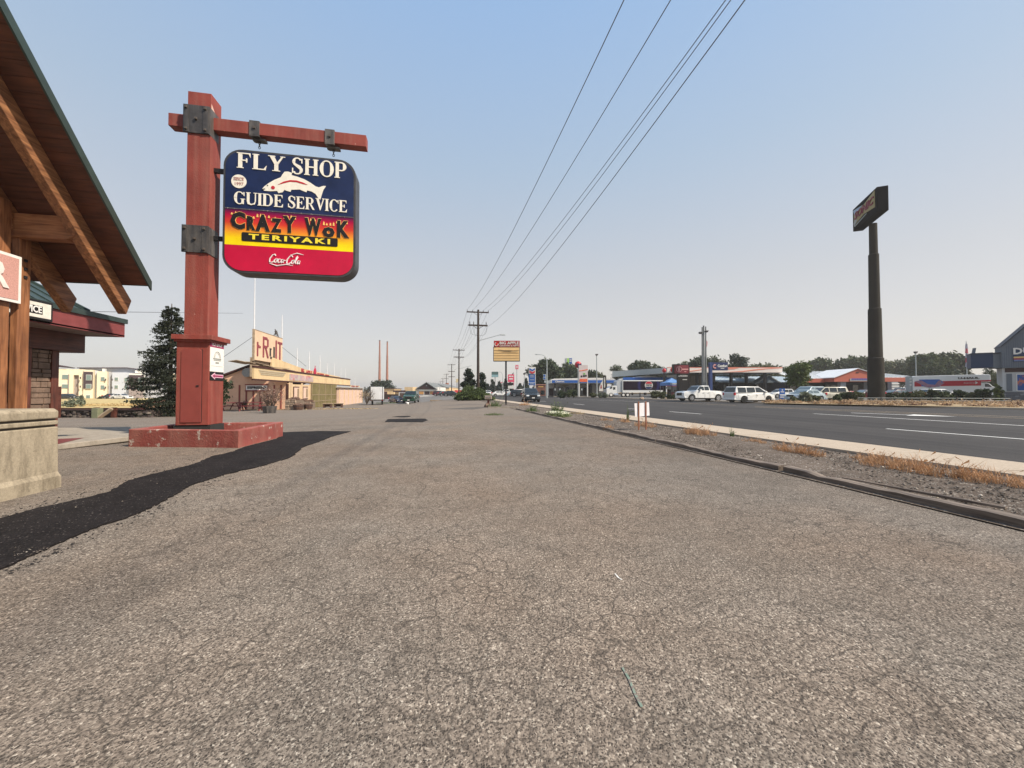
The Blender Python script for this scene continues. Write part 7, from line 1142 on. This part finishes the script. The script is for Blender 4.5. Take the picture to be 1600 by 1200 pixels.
one('fascia', lambda b: (f.bx(b, 1255, 1293.8, 591.3, 597.5, .8, 1), f.bx(b, 1362.5, 1446, 589.5, 596.3, .8, 1)), M_RF, t); gb = one('gable', lambda b: b.prism([(f.x(1294), f.z(596.8)), (f.x(1294), f.z(591)), (f.x(1330), f.z(577.2)), (f.x(1362.5), f.z(587)), (f.x(1364), f.z(596.8))], -1.5, 1, 'y'), M_RF, t); one('gable_roof', lambda b: b.prism([(f.x(1292.5), f.z(591)), (f.x(1330), f.z(576.7)), (f.x(1365), f.z(587.4)), (f.x(1365), f.z(586.6)), (f.x(1330), f.z(575.9)), (f.x(1292.5), f.z(590))], -1.7, 6, 'y'), M_WRF, t)
one('vent', lambda b: f.bx(b, 1327.5, 1331.5, 582, 583.6, -1.56, -1.501), M_DGB, gb); sn = one('name_board', lambda b: f.bx(b, 1318, 1348, 592, 595.8, -1.6, -1.501), M_GSGN, gb); one('print', lambda b: [f.bx(b, 1320+i*2.6, 1322+i*2.6, 591.6, 594.2, -1.64, -1.601) for i in range(10)], mat('purple_print', (.10, .08, .3), .6), gb)
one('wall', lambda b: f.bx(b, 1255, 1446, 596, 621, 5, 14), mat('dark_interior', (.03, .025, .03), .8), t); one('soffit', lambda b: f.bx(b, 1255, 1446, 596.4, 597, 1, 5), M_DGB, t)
for a_, c_ in ((1306, 1314), (1347, 1356), (1384, 1394), (1428, 1436)): one('pillar', lambda b: f.bx(b, a_, c_, 597, 621, -1.2, -.4), M_PIL, t)
one('window', lambda b: [f.bx(b, a_, a_+9, 601, 614, 4.9, 4.99) for a_ in (1262, 1276, 1290, 1318, 1330, 1366, 1400, 1412)], M_VG, t); one('garage_sign', lambda b: [f.bx(b, 1383.5, 1394.5, y_, y_+2.2, -1.4, -1.21) for y_ in (598.5, 602.5, 606)], M_WH, t)
one('rear_block', lambda b: (f.bx(b, 1262, 1301, 574, 577, 15, 24),), M_PIL, t); b = MB(); b.ell((f.x(1280), 14, f.z(574)), (3*f.k, 3*f.k, 2.6*f.k), 0, 12, 8); b.build('roof_dome', M_WH, t, smooth=True)
# ------------------------------------------------------------------ tall drive-in sign
f = VF(1369, 42, -.03); p = f.loc; t = thing('drive_in_sign', 'very tall dark pole carrying a bow-tie shaped SONIC sign', 'sign', p, 0); M_POLE = mat('pole_brown', (.032, .029, .024), .85, .25, .8, .1, 10, spec=.15, streak=((.05, .045, .036), (2, 2, .1), .6))
zz_ = lambda y_: P(1369, y_, 42).z-p[2]
b = MB(); rs = [(628, .72), (560, .69), (559, .61), (483, .56), (482, .48), (398, .45), (397, .37), (350, .35)]
b.tube([(0, 0, -.1 if i == 0 else zz_(y_)) for i, (y_, r_) in enumerate(rs)], [r_ for y_, r_ in rs], 20); b.build('pole', M_POLE, t, smooth=True); one('base_ring', lambda b: b.tube([(0, 0, zz_(602)), (0, 0, zz_(600))], .735, 20), M_POLE, t)
# board: near face corners measured on a vertical plane through the pole, turned towards the road's left
def vw(X, Y, Z): q = RT*X+HX*Y; return Vector((q.x, q.y, Z))
F_ = vw(.895*44.6, 44.6, 0); N_2 = vw(.96*39.5, 39.5, 0); ax_ = (N_2-F_).normalized(); nr_ = Vector((-ax_.y, ax_.x, 0)); wd_ = (N_2-F_).length; dp_ = .95; mid = (F_+N_2)/2+nr_*dp_/2
zt_ = P(1337, 328, 44.6).z-p[2]; zb_ = P(1337, 362.5, 44.6).z-p[2]; dg = math.degrees(math.atan2(ax_.y, ax_.x)); b = MB(); b.box(-wd_/2, wd_/2, -dp_/2, dp_/2, zb_, zt_)
bo = b.build('sign_box', mat('sign_box_black', (.010, .0095, .010), .9, .2, .6, spec=.1), t, bevel=.06); bo.rotation_euler = (0, 0, R(dg)); bo.location = (mid.x-p[0], mid.y-p[1], 0)
hS = zt_-zb_; X_ = lambda q: -wd_/2+wd_*q; Z_ = lambda q: zb_+hS*q; yS = -dp_/2
M_SY = mat('sonic_yellow', (.30, .25, .11), .5, .06, 1); M_SB = mat('sonic_blue', (.30, .40, .52), .5)
b = MB(); b.prism([(X_(.08), Z_(.22)), (X_(.08), Z_(.9)), (X_(.5), Z_(.76)), (X_(.93), Z_(.93)), (X_(.93), Z_(.25)), (X_(.5), Z_(.36))], yS-.05, yS-.002, 'y'); y_o = b.build('bow_tie', M_SY, bo)
b = MB(); b.prism([(X_(.06), Z_(.9)), (X_(.46), Z_(.78)), (X_(.26), Z_(.70)), (X_(.12), Z_(.66))], yS-.08, yS-.051, 'y'); b.build('blue_corner', M_SB, bo); b = MB(); b.prism([(X_(.08), Z_(.30)), (X_(.14), Z_(.42)), (X_(.24), Z_(.36)), (X_(.1), Z_(.18))], yS-.08, yS-.051, 'y'); b.build('blue_corner', M_GSGN, bo)
o = text('SONIC', hS*.30, mat('sonic_red', (.20, .012, .035), .5), bo, (0, yS-.1, Z_(.56)), .035, .06, 1, shear=.25); xs_ = [q.co.x for q in o.data.vertices]; o.scale = (wd_*.80/(max(xs_)-min(xs_)), 1, 1); one('underline', lambda b: b.prism([(X_(.1), Z_(.14)), (X_(.60), Z_(.27)), (X_(.60), Z_(.30)), (X_(.1), Z_(.19))], yS-.06, yS-.002, 'y'), M_GSGN, bo)
# ------------------------------------------------------------------ rental truck
f = VF(1488, 53, -.03, 28); t = thing('rental_truck', 'long white and red rental box truck lettered U-HAUL', 'truck', f.loc, f.rz); f.t = t
bx_ = one('box', lambda b: b.prism([(f.x(1427), f.z(617)), (f.x(1427), f.z(588)), (f.x(1430), f.z(586.8)), (f.x(1546), f.z(585.6)), (f.x(1548.5), f.z(587)), (f.x(1549), f.z(596.8)), (f.x(1533.5), f.z(597.6)), (f.x(1533.5), f.z(617))], 0, 2.4, 'y'), P_WH, t, bevel=.05)
one('red_stripe', lambda b: (b.prism([(f.x(1429), f.z(603.8)), (f.x(1429), f.z(596.4)), (f.x(1431), f.z(596)), (f.x(1548.6), f.z(594.2)), (f.x(1548.6), f.z(596.2)), (f.x(1533), f.z(596.8)), (f.x(1533), f.z(602.6))], -.03, -.002, 'y')), mat('uhaul_red', (.42, .015, .03), .4), bx_)
one('picture_ground', lambda b: b.prism([(f.x(1436), f.z(592.5)), (f.x(1468), f.z(592.6)), (f.x(1474), f.z(597)), (f.x(1468), f.z(604)), (f.x(1452), f.z(605.6)), (f.x(1440), f.z(603))], -.05, -.031, 'y'), M_BLU, bx_)
one('picture_creature', lambda b: b.prism([(f.x(1429), f.z(595)), (f.x(1440), f.z(594)), (f.x(1450), f.z(600)), (f.x(1461), f.z(601)), (f.x(1466), f.z(595)), (f.x(1471), f.z(593.4)), (f.x(1470), f.z(597)), (f.x(1476), f.z(598)), (f.x(1469), f.z(603)), (f.x(1460), f.z(605)), (f.x(1448), f.z(604.8)), (f.x(1438), f.z(600))], -.07, -.051, 'y'), mat('dusty_mauve', (.30, .16, .22), .6, .2, 3), bx_)
lab_(f, 'U-HAUL', 1497, 1530.5, 591.2, 2.7, M_INK, -.02, .07); lab_(f, 'Moving made easier', 1506, 1525, 598.6, .9, M_WH, -.045, .02); one('arrow_mark', lambda b: b.prism([(f.x(1524), f.z(600.5)), (f.x(1528), f.z(598.3)), (f.x(1524), f.z(596)), (f.x(1524.6), f.z(598.2))], -.05, -.031, 'y'), M_WH, bx_)
one('rear_frame', lambda b: (f.bx(b, 1422.5, 1426.8, 587.6, 617, .3, 1.6),), M_GSGN, t); one('rear_print', lambda b: [f.bx(b, 1423, 1426.3, y_, y_+2.6, .25, .299) for y_ in (590.5, 595, 600)], M_WH, t)
one('cab', lambda b: b.prism([(f.x(1533.7), f.z(618)), (f.x(1533.7), f.z(598.4)), (f.x(1543.5), f.z(598)), (f.x(1548), f.z(600)), (f.x(1552.5), f.z(604)), (f.x(1562), f.z(605.6)), (f.x(1566), f.z(609)), (f.x(1566), f.z(618))], .1, 2.2, 'y'), P_WH, t, bevel=.06); one('window', lambda b: b.prism([(f.x(1540), f.z(604.6)), (f.x(1540), f.z(600)), (f.x(1545), f.z(600)), (f.x(1551), f.z(604.6))], .07, .098, 'y'), M_VG, t); one('windscreen', lambda b: b.add([(f.x(1553), .3, f.z(603.9)), (f.x(1548.4), .3, f.z(600)), (f.x(1548.4), 2, f.z(600)), (f.x(1553), 2, f.z(603.9))], [(0, 1, 2, 3)]), M_VG, t)
for px_ in (1450, 1557): w_ = one('wheel', lambda b: b.tube([(f.x(px_), .05, .42), (f.x(px_), .4, .42)], .42, 18), M_TYRE, t); one('hub', lambda b: b.tube([(f.x(px_), .02, .42), (f.x(px_), .05, .42)], .22, 12), M_RIM, w_)
one('chassis', lambda b: f.bx(b, 1430, 1560, 617, 620, .6, 1.6), M_GRL, t)
# ------------------------------------------------------------------ coffee kiosk at right
f = VF(1575, 46, -.03, 42); t = thing('coffee_building', 'slate grey and navy kiosk building with stone base and white letters DU', 'building', f.loc, f.rz); f.t = t; M_SLT = mat('slate_siding', (.12, .14, .165), .75, .08, 1); M_NV2 = mat('navy_wall', (.015, .035, .085), .6, .08, 1); M_PLT = mat('pale_grey_wall', (.46, .47, .47), .75, .06, 1)
one('canopy', lambda b: f.bx(b, 1553, 1640, 551.6, 574, -.01, 2.5), M_SLT, t); one('navy_return', lambda b: f.bx(b, 1518, 1552.8, 551.2, 574.4, 0, 2.4), M_NV2, t); one('coping', lambda b: (f.bx(b, 1517.6, 1640, 549.9, 551.2, -.08, 2.5)), mat('coping_dark', (.03, .04, .06), .6), t)
sdg = one('gable', lambda b: b.prism([(f.x(1565), f.z(551.6)), (f.x(1565), f.z(542)), (f.x(1612), f.z(507)), (f.x(1660), f.z(542)), (f.x(1660), f.z(575)), (f.x(1565), f.z(575))], -.35, 2.6, 'y'), M_SLT, t)
for i in range(26): one('siding_joint', lambda b: f.bx(b, 1565.6+i*3.6, 1565.9+i*3.6, 552 if i < 2 else 540-min(i, 13)*2.4, 574.8, -.362, -.351), M_NV2, sdg)
one('gable_coping', lambda b: b.prism([(f.x(1563.8), f.z(542)), (f.x(1612), f.z(506)), (f.x(1661), f.z(542)), (f.x(1661), f.z(540.4)), (f.x(1612), f.z(504.4)), (f.x(1563.8), f.z(540.4))], -.5, 2.7, 'y'), MATS['coping_dark'], t)
o = lab_(f, 'DU', 1583, 1612, 550, 9.5, M_WH, -.40, .05); lb_ = one('letter_backing', lambda b: f.bx(b, 1582.5, 1640, 544.4, 564.5, -.42, -.35), M_NV2, t); o.location.y = -.44
for i, c_ in enumerate(((.62, .42, .16), (.33, .05, .07), (.12, .16, .32))): one('stripe', lambda b: f.bx(b, 1583.5, 1640, 556.6+i*2.5, 558.9+i*2.5, -.45, -.421), mat('kiosk_stripe_%s' % 'abc'[i], c_, .5), t)
one('wall', lambda b: (f.bx(b, 1567, 1640, 574.4, 612, 0, 2.6), ), M_PLT, t); one('lintel', lambda b: f.bx(b, 1571, 1640, 574.6, 581, -.06, -.001), M_DGB, t); one('door', lambda b: f.bx(b, 1573, 1581.6, 584, 611, -.08, -.001), M_SLT, t); w_ = one('window', lambda b: f.bx(b, 1588, 1640, 583.6, 611.4, -.1, -.001), M_WH, t)
pm_ = newmat('blue_poster_print'); g5 = N_(pm_); g5.fin(g5.mix(g5.mr(g5.noise(1.1, 4), .54, .6, 0, 1), (.012, .07, .25), (.45, .13, .07)), .4); one('poster', lambda b: f.bx(b, 1589.6, 1640, 585, 610, -.13, -.101), pm_, w_)
one('stone_base', lambda b: f.bx(b, 1566, 1640, 612, 627, -.1, 2.6), mat('dark_mortar', (.06, .06, .065), .9), t); rg = random.Random(8)
for j in range(5):
    x_ = 1566.2
    while x_ < 1612: w1_ = rg.uniform(4, 9); one('stone', lambda b: f.bx(b, x_+.2, x_+w1_-.2, 612.3+j*2.9, 614.9+j*2.9, -.1-rg.uniform(.03, .12), -.05), mat('base_stone_%d' % rg.randint(0, 2), [(.12, .125, .14), (.2, .2, .21), (.28, .27, .26)][rg.randint(0, 2)], .9, .3, 2), t); x_ += w1_
one('roof_duct', lambda b: b.prism([(f.x(1523.5), f.z(550)), (f.x(1528), f.z(550)), (f.x(1530), f.z(540.2)), (f.x(1525.6), f.z(540.2))], 1, 1.6, 'y'), M_SLT, t)
# flag and lamps
f = VF(1511.5, 75, -.05); t = thing('flagpole', 'flagpole with a limp red and white striped flag left of the kiosk', 'flag', f.loc, YAW); one('pole', lambda b: b.tube([(0, 0, 0), (0, 0, f.z(533))], [.1, .05], 8), M_GSGN, t)
for i in range(5): one('flag_fold', lambda b: b.prism([(f.x(1511.3-.2*(i % 2)), f.z(537+i*7.2)), (f.x(1512.2+.25*i), f.z(538.5+i*7.2)), (f.x(1512.8+.25*i), f.z(545.4+i*7.2)), (f.x(1510.6-.2*i), f.z(544.2+i*7.2))], -.15, .12, 'y'), mat('flag_red', (.35, .06, .09), .8) if i % 2 else mat('flag_blue_grey', (.28, .27, .33), .8), t)
def lamp(lb, px, top, d, base_px, arm=None, m=None, w_=.9):
    f = VF(base_px, d, -.05); t = thing('street_lamp', lb, 'street lamp', f.loc, YAW); m = m or M_GSGN
    if arm:
        h_ = f.z(top+10); b = MB(); pts = [(0, 0, 0), (0, 0, h_*.6), (0, 0, h_)]; ax = f.x(arm)
        for a in range(15, 91, 15): pts.append((ax*.55*(1-math.cos(R(a))), 0, h_+(f.z(top)-h_)*math.sin(R(a))))
        pts.append((ax*.86, 0, f.z(top-.4))); b.tube(pts, [.13, .1, .08]+[.06]*(len(pts)-3), 7); b.build('pole', m, t, smooth=True); one('lamp_head', lambda b: b.box(min(ax, ax*.82), max(ax, ax*.82), -.15, .15, f.z(top)-.04, f.z(top)+.1), m, t, bevel=.03)
    else:
        one('pole', lambda b: b.tube([(0, 0, 0), (0, 0, f.z(top+2))], [.12, .08], 8), m, t); one('lamp_head', lambda b: b.prism([(-2.2*f.k, f.z(top+1)), (0, f.z(top+3.4)), (2.2*f.k, f.z(top+1)), (1.6*f.k, f.z(top)), (-1.6*f.k, f.z(top))], -.25, .25, 'y'), M_PLATE, t)
    return t
lamp('curved arm streetlamp beside the Chevron canopy', 837, 554, 70, 854.6, 836.5); lamp('smaller curved streetlamp behind the apple store sign', 781, 581.5, 120, 785.6, 779.5); lamp('parking lot light with a black head above the blue canopy', 932.6, 553, 80, 932.6); lamp('lot light pole behind the right end of the red gable building', 1431.5, 549, 95, 1432); lamp('pale globe lamp on a thin pole near the conifers', 819, 583, 110, 819.3)
# ------------------------------------------------------------------ utility poles and wires
M_UP = mat('creosote_pole', (.045, .032, .026), .9, .3, 3); lst = []
up0 = None
PO = [(747, 484, 52.5), (717, 545, 99.5), (705.6, 568.6, 152), (697.5, 584, 236), (691.8, 591, 320), (688, 596, 410)]
names = ['nearest tall utility pole with two crossarms left of the apple store sign', 'second utility pole along the road', 'third utility pole with three crossarms', 'fourth, small distant utility pole', 'fifth, tiny distant utility pole', 'farthest tiny utility pole']
for i, (px_, t_, d) in enumerate(PO):
    p = P(px_, 612, d); zt_ = P(px_, t_, d).z; t = thing('utility_pole', names[i], 'utility pole', (p.x, p.y, -.1), 0, 'utility poles along the road'); h_ = zt_+.1; lst.append((p.x, p.y, zt_))
    one('pole', lambda b: b.tube([(0, 0, 0), (0, 0, h_)], [.22, .14], 10), M_UP, t, smooth=True); one('crossarm', lambda b: b.box(-1.55, 1.45, -.07, .07, h_-.42, h_-.26), M_UP, t)
    z2 = h_-2.15 if i < 2 else h_-3.0; one('crossarm', lambda b: (b.box(-1.35, 1.3, -.09, .09, z2-.1, z2+.1)), M_UP, t)
    if i == 2: one('crossarm', lambda b: b.box(-1.35, 1.3, -.09, .09, z2-2.2, z2-2.0), M_UP, t)
    if i < 2:
        for s in (-1, 1): one('arm_brace', lambda b: (b.tube([(s*.65, .1, z2-.08), (0, .1, z2-.5)], .03, 4), b.tube([(s*.6, .1, h_-.4), (0, .1, h_-.8)], .02, 4)), M_UP, t)
    for x_ in (-1.5, -.75, .7, 1.4): one('insulator', lambda b: b.tube([(x_, 0, h_-.26), (x_, 0, h_-.05)], .045, 6), M_PLATE, t)
    if i == 0:
        for x_ in (-1.15, -.62, 1.1): one('insulator', lambda b: b.tube([(x_, 0, z2+.1), (x_, 0, z2+.36), (x_, 0, z2+.56)], [.05, .07, .015], 6), M_PLATE, t)
        for x_ in (-1.1, -.6, 1.15): one('jumper_wire', lambda b: b.tube([(x_, -.1, z2), (x_, -.1, z2-.8), (x_*.8, -.1, z2-1.25), (x_*.35, -.1, z2-1.4), (0, -.1, z2-1.35)], .014, 4), M_BLACK, t)
        q = P(752, 532.5, d); q2 = P(781, 523.2, d); q3 = P(789.5, 523.6, d); o_ = Vector(t.location)
        one('lamp_arm', lambda b: b.tube([Vector((0, 0, q.z))-Vector((0, 0, o_.z)), q2-o_, q3-o_], .045, 5), M_GSGN, t); one('lamp_head', lambda b: b.box((q2-o_).x, (q3-o_).x, (q2-o_).y-.12, (q2-o_).y+.12, (q2-o_).z-.06, (q2-o_).z+.08), M_GSGN, t, bevel=.03)
    if i == 1: one('lamp_arm', lambda b: b.tube([(0, 0, h_-5.2), (3.3, 0, h_-4.3)], .05, 4), M_GSGN, t)
t = dup(bpy.data.objects['utility_pole.001'] if 'utility_pole.001' in bpy.data.objects else t, (5.6, -16, -.1), 0, 'utility pole standing on the roadside behind the photographer')
zz0 = lst[0][2]
for i, (xa, pxt) in enumerate(((-1.5, 975), (-.75, 1048), (.7, 1134), (1.4, 1142), (1.42, 1164))):
    za = zz0-.05 if i < 4 else zz0-2.2; A = Vector((lst[0][0]+xa, lst[0][1], za)); zt_ = 10.6 if i < 4 else 8.6
    r_ = ray(pxt, 0); B = C0+r_*((zt_-H_CAM)/r_.z); s_ = (-16-A.y)/(B.y-A.y); E = Vector((A.x+(B.x-A.x)*s_, -16, za)); pts = []
    f_ = (B.y-A.y)/(-16-A.y); sag = (A.z+(E.z-A.z)*f_-B.z)/(4*f_*(1-f_))
    for k_ in range(25): q = k_/24; pts.append((A.x+(E.x-A.x)*q, A.y+(E.y-A.y)*q, A.z+(E.z-A.z)*q-sag*4*q*(1-q)))
    far = []
    for j in range(1, len(lst)):
        a0, a1 = Vector(lst[j-1]), Vector(lst[j]); z0_, z1_ = a0.z-(zz0-za), a1.z-(zz0-za)
        for k_ in range(1, 9): q = k_/8; far.append((a0.x+(a1.x-a0.x)*q+xa, a0.y+(a1.y-a0.y)*q, z0_+(z1_-z0_)*q-.9*4*q*(1-q)))
    b = MB(); b.tube(pts[::-1]+far, .0135, 4); tag(b.build('power_line', mat('wire_grey', (.10, .10, .11), .6)), ['leftmost overhead wire along the road poles', 'second overhead wire from the left', 'middle overhead wire of the bunch', 'fourth overhead wire close beside the middle one', 'rightmost, lowest overhead wire'][i], 'wire', 'overhead wires along the road')
for i, xa in enumerate((-1.1, -.6, 1.15)):
    b = MB(); far = [];
    for j in range(1, len(lst)):
        a0, a1 = Vector(lst[j-1]), Vector(lst[j])
        for k_ in range(0 if j == 1 else 1, 9): q = k_/8; far.append((a0.x+(a1.x-a0.x)*q+xa, a0.y+(a1.y-a0.y)*q, a0.z-2.1+(a1.z-a0.z)*q-.9*4*q*(1-q)))
    b.tube(far, .0135, 4); tag(b.build('lower_power_line', MATS['wire_grey']), ['left wire on the lower crossarms of the distant poles', 'middle wire on the lower crossarms of the distant poles', 'right wire on the lower crossarms of the distant poles'][i], 'wire', 'overhead wires along the road')
# ------------------------------------------------------------------ trees and planting beyond the road
for px_, tp, w_, d, kd, n, lb in ((855, 562, 38, 125, 'dark', 5200, 'big dark round tree behind the curved streetlamp'), (885, 566, 26, 130, 'mid', 1900, 'sparser tree behind the green and blue hotel sign'), (908, 578, 36, 130, 'dark', 3000, 'dark tree behind the price pylon'), (930, 580, 24, 130, 'olive', 1800, 'olive tree behind the lot light pole'),
    (962, 569, 17, 130, 'mid', 1100, 'tall loose tree above the truck cab'), (975, 577, 20, 128, 'olive', 1200, 'lower olive tree above the grey truck fairing'), (988, 567, 18, 130, 'mid', 1300, 'second tall loose tree right of the truck fairing'), (1008, 563, 34, 128, 'dark', 3800, 'wide dark tree left of the grey canopy side'), (1024, 568, 22, 132, 'mid', 2000, 'tree touching the left corner of the station canopy'),
    (1048, 573, 22, 135, 'mid', 1300, 'low tree behind the black ball pillar'), (1072, 563, 22, 135, 'olive', 900, 'thin upright tree behind the dark red sign'), (1098, 556, 34, 125, 'dark', 2600, 'dark tree left of the triple mast'), (1117, 555, 28, 128, 'mid', 2300, 'tree behind the Comfort sign left side'), (1132, 561, 20, 126, 'dark', 1300, 'tree behind the Comfort sign right side'),
    (1150, 552, 30, 105, 'conifer', 2300, 'pine with an open dark crown right of the Comfort sign'), (1190, 570, 40, 150, 'olive', 1800, 'low olive trees behind the white canopy'), (1218, 571, 30, 150, 'mid', 1400, 'low trees behind the right end of the canopy'),
    (1285, 560, 44, 140, 'mid', 3400, 'rounded tree behind the white roof left of its gable'), (1315, 561, 36, 138, 'dark', 3000, 'tree behind the roof just left of the gable peak'), (1344, 557, 46, 140, 'mid', 3800, 'tallest tree behind the red gable'), (1385, 563, 34, 140, 'olive', 2400, 'olive tree right of the tall dark pole'), (1404, 561, 28, 140, 'mid', 2000, 'tree behind the right part of the white roof'), (1424, 556, 30, 135, 'olive', 2400, 'tree behind the lot light pole at right'),
    (1452, 553, 44, 110, 'mid', 5200, 'large tree above the left of the rental truck'), (1478, 553, 44, 112, 'dark', 5200, 'large dark tree above the middle of the rental truck'), (1462, 572, 40, 100, 'dark', 2600, 'lower dark tree directly behind the rental truck'), (1546, 574, 36, 75, 'dark', 3000, 'dark tree under the navy kiosk roof'), (1556, 580, 26, 70, 'olive', 1500, 'green tree between the rental truck and the kiosk'),
    (1247, 567.5, 50, 62, 'bright', 6500, 'bright green tree in front of the pale blue roof'),
    (1338, 574, 10, 150, 'mid', 300, 'small far tree behind the sign pole')):
    tree(lb, px_, tp, w_, d, kd, n=n, nb=13 if n > 2000 else 9, lo=.12 if kd != 'bright' else .3, name='pine_tree' if 'pine' in lb else 'broadleaf_tree', z0=-.05)
for px_, tp, w_, d, lb in ((770, 594, 17, 150, 'first dark conifer right of the juniper'), (762, 600, 15, 150, 'short conifer left of the first one'), (780, 597, 16, 150, 'conifer beneath the teal motel sign'), (790, 593, 16, 150, 'tall conifer left of the apple store sign post'), (797, 598, 16, 152, 'conifer behind the apple store sign post'), (812, 600, 18, 150, 'conifer behind the white camper'), (822, 592, 16, 150, 'conifer beneath the globe lamp'), (840, 590, 20, 140, 'conifer left of the brick restaurant')): tree(lb, px_, tp, w_, d, 'conifer', n=2200, nb=7, lo=.02, shape='cone', size=.4, name='conifer_tree', z0=-.05)
def bush(lb, px, tp, w_, d, kd, n=1300, z0=-.05, size=None): return tree(lb, px, tp, w_, d, kd, n=n, nb=7, lo=.0, name='bush', cat='bush', group='bushes beyond the road', trunk=False, z0=z0, size=size)
for px_, tp, w_, d, kd, lb in ((878, 610, 20, 74, 'dark', 'dark clipped bush under the canopy lettering'), (889, 609, 15, 73, 'mid', 'round green bush below the white awning'), (897, 608, 14, 74, 'dark', 'dark bush left of the price pylon'), (927, 614, 13, 74, 'olive', 'small flowering bush below the white feather flag'), (938, 614, 10, 72, 'sage', 'dry red and grey shrubs by the black banner'), (945, 613, 12, 72, 'sage', 'dry shrubs in front of the truck cab'),
    (1022, 611.5, 22, 62, 'olive', 'tall grassy bush in front of the cola trailer'), (1034, 612, 16, 62, 'olive', 'second grassy bush at the rear of the cola trailer'), (1045, 616, 14, 60, 'dark', 'low dark bush left of the white pickup'), (1053, 617, 10, 60, 'mid', 'small green bush beside the pickup front'),
    (1258, 612, 27, 40, 'sage', 'round grey-green sage bush in front of the silver cars'), (1240, 620, 14, 40, 'olive', 'low dry shrub left of the round sage bush'), (1272, 618, 16, 40, 'olive', 'yellowish shrub right of the round sage bush'), (1308, 616, 12, 40, 'mid', 'small green shrub before the grey pillar'), (1322, 614, 22, 44, 'mid', 'green shrub left of the tall dark pole'), (1342, 613, 20, 42, 'olive', 'olive shrub just left of the tall pole base'),
    (1395, 614, 30, 42, 'dark', 'dark reddish shrub right of the tall pole base'), (1418, 614, 24, 42, 'dark', 'dark shrub below the white pickup at right'), (1436, 611, 26, 41, 'olive', 'yellow-green hedge shrub below the rental truck rear'), (1455, 608, 22, 40, 'dark', 'dark twiggy shrub before the picture on the truck'), (1478, 612, 26, 40, 'mid', 'hedge shrub below the middle of the rental truck'), (1496, 609, 22, 40, 'dark', 'dark shrub below the rental truck lettering'), (1515, 613, 26, 40, 'olive', 'olive hedge shrub before the rental truck front'), (1535, 608, 24, 39, 'dark', 'dark purple-brown shrub in front of the truck cab'), (1560, 603, 16, 38, 'dark', 'tall dark shrub by the corner of the kiosk'), (1557, 600.5, 8, 37.8, 'bright', 'bright green top of foliage by the truck cab')):
    bush(lb, px_, tp, w_, d, kd, n=1700 if w_ > 15 else 1000)
for (px_, py_, s, lb) in ((1003, 617.5, 5, 'pale boulder below the cola trailer'), (1041, 619, 4, 'small boulder by the low dark bush'), (1048, 620, 4, 'second small boulder near the pickup')): f = VF(px_, 61, -.05); b = MB(); b.ell((0, 0, s*f.k*.25), (s*f.k*.8, s*f.k*.5, s*f.k*.45), 0, 8, 6, .15); tag(b.build('boulder', M_RUB, loc=f.loc), lb, 'boulder')
# dry verge beyond the far kerb
bp = []; bl = MB()
for px_ in range(1205, 1720, 9):
    p = G(px_, 632+(px_-1200)*.0185, -.03); bl_n = 1
b = MB(); L1 = [G(px_, 630.0+max(0, px_-1200)*.0195, .03) for px_ in range(1195, 1700, 20)]; L2 = [P(px_, 612, 44-(px_-1195)*.012) for px_ in range(1195, 1700, 20)]; n_ = len(L1)
b.v = [(p.x, p.y, .05) for p in L1]+[(p.x, p.y, .08) for p in L2]; b.f = [(i, i+1, n_+i+1, n_+i) for i in range(n_-1)]; b.m = [0]*(n_-1); struct(b.build('dry_verge', M_DRY))
bb_ = []
for i in range(420):
    q = rnd.random()*(n_-1); j = int(q); a_, c_ = L1[j].lerp(L1[j+1], q-j), L2[j].lerp(L2[j+1], q-j); p = a_.lerp(c_, rnd.random()**.7); bb_.append((p.x, p.y, .06, .5, .5, rnd.uniform(.10, .34)))
o = leafmesh('dry_grass', bb_, 15000, .085, leafmat('verge_straw', (.44, .31, .19), .45, .6), seed=21, shell=.2, zmin=.05, asp=1.6); tag(o, 'dry straw-coloured grass along the far side of the road', 'grass', kind='stuff')
o = leafmesh('brown_weeds', bb_[::4], 2600, .09, leafmat('verge_brown', (.16, .09, .055), .4, .6), seed=22, shell=.2, zmin=.05, asp=1.5); tag(o, 'brown weeds mixed into the dry grass along the far kerb', 'weeds', kind='stuff')
f = VF(1490, 36.5, 0); t = thing('wire_fence', 'low thin wire fence running through the dry verge', 'fence', (0, 0, 0))
q0_, q1_ = P(1340, 612, 37), P(1580, 612, 34)
one('wire', lambda b: (b.tube([(q0_.x, q0_.y, .55), (q1_.x, q1_.y, .55)], .02, 4), b.tube([(q0_.x, q0_.y, .35), (q1_.x, q1_.y, .35)], .012, 4)), M_GSGN, t)
for i in range(7): q = q0_.lerp(q1_, i/6); one('post', lambda b: b.tube([(q.x, q.y, 0), (q.x, q.y, .65)], .03, 5), M_PLATE, t)

# ------------------------------------------------------------------ thin wildfire smoke in the air
hm = bpy.data.materials.new('smoke_air'); hm.use_nodes = True; hn = hm.node_tree; hn.nodes.clear(); ho = hn.nodes.new('ShaderNodeOutputMaterial'); hv = hn.nodes.new('ShaderNodeVolumePrincipled')
hv.inputs['Color'].default_value = (.92, .90, .88, 1); hv.inputs['Density'].default_value = .0005; hv.inputs['Anisotropy'].default_value = .2; hn.links.new(hv.outputs[0], ho.inputs['Volume'])
b = MB(); b.box(-1300, 1600, -100, 3100, -2.2, 45); hz = b.build('haze', hm); hz['kind'] = 'stuff'; hz['label'] = 'thin pale wildfire smoke filling the air'; hz['category'] = 'haze'
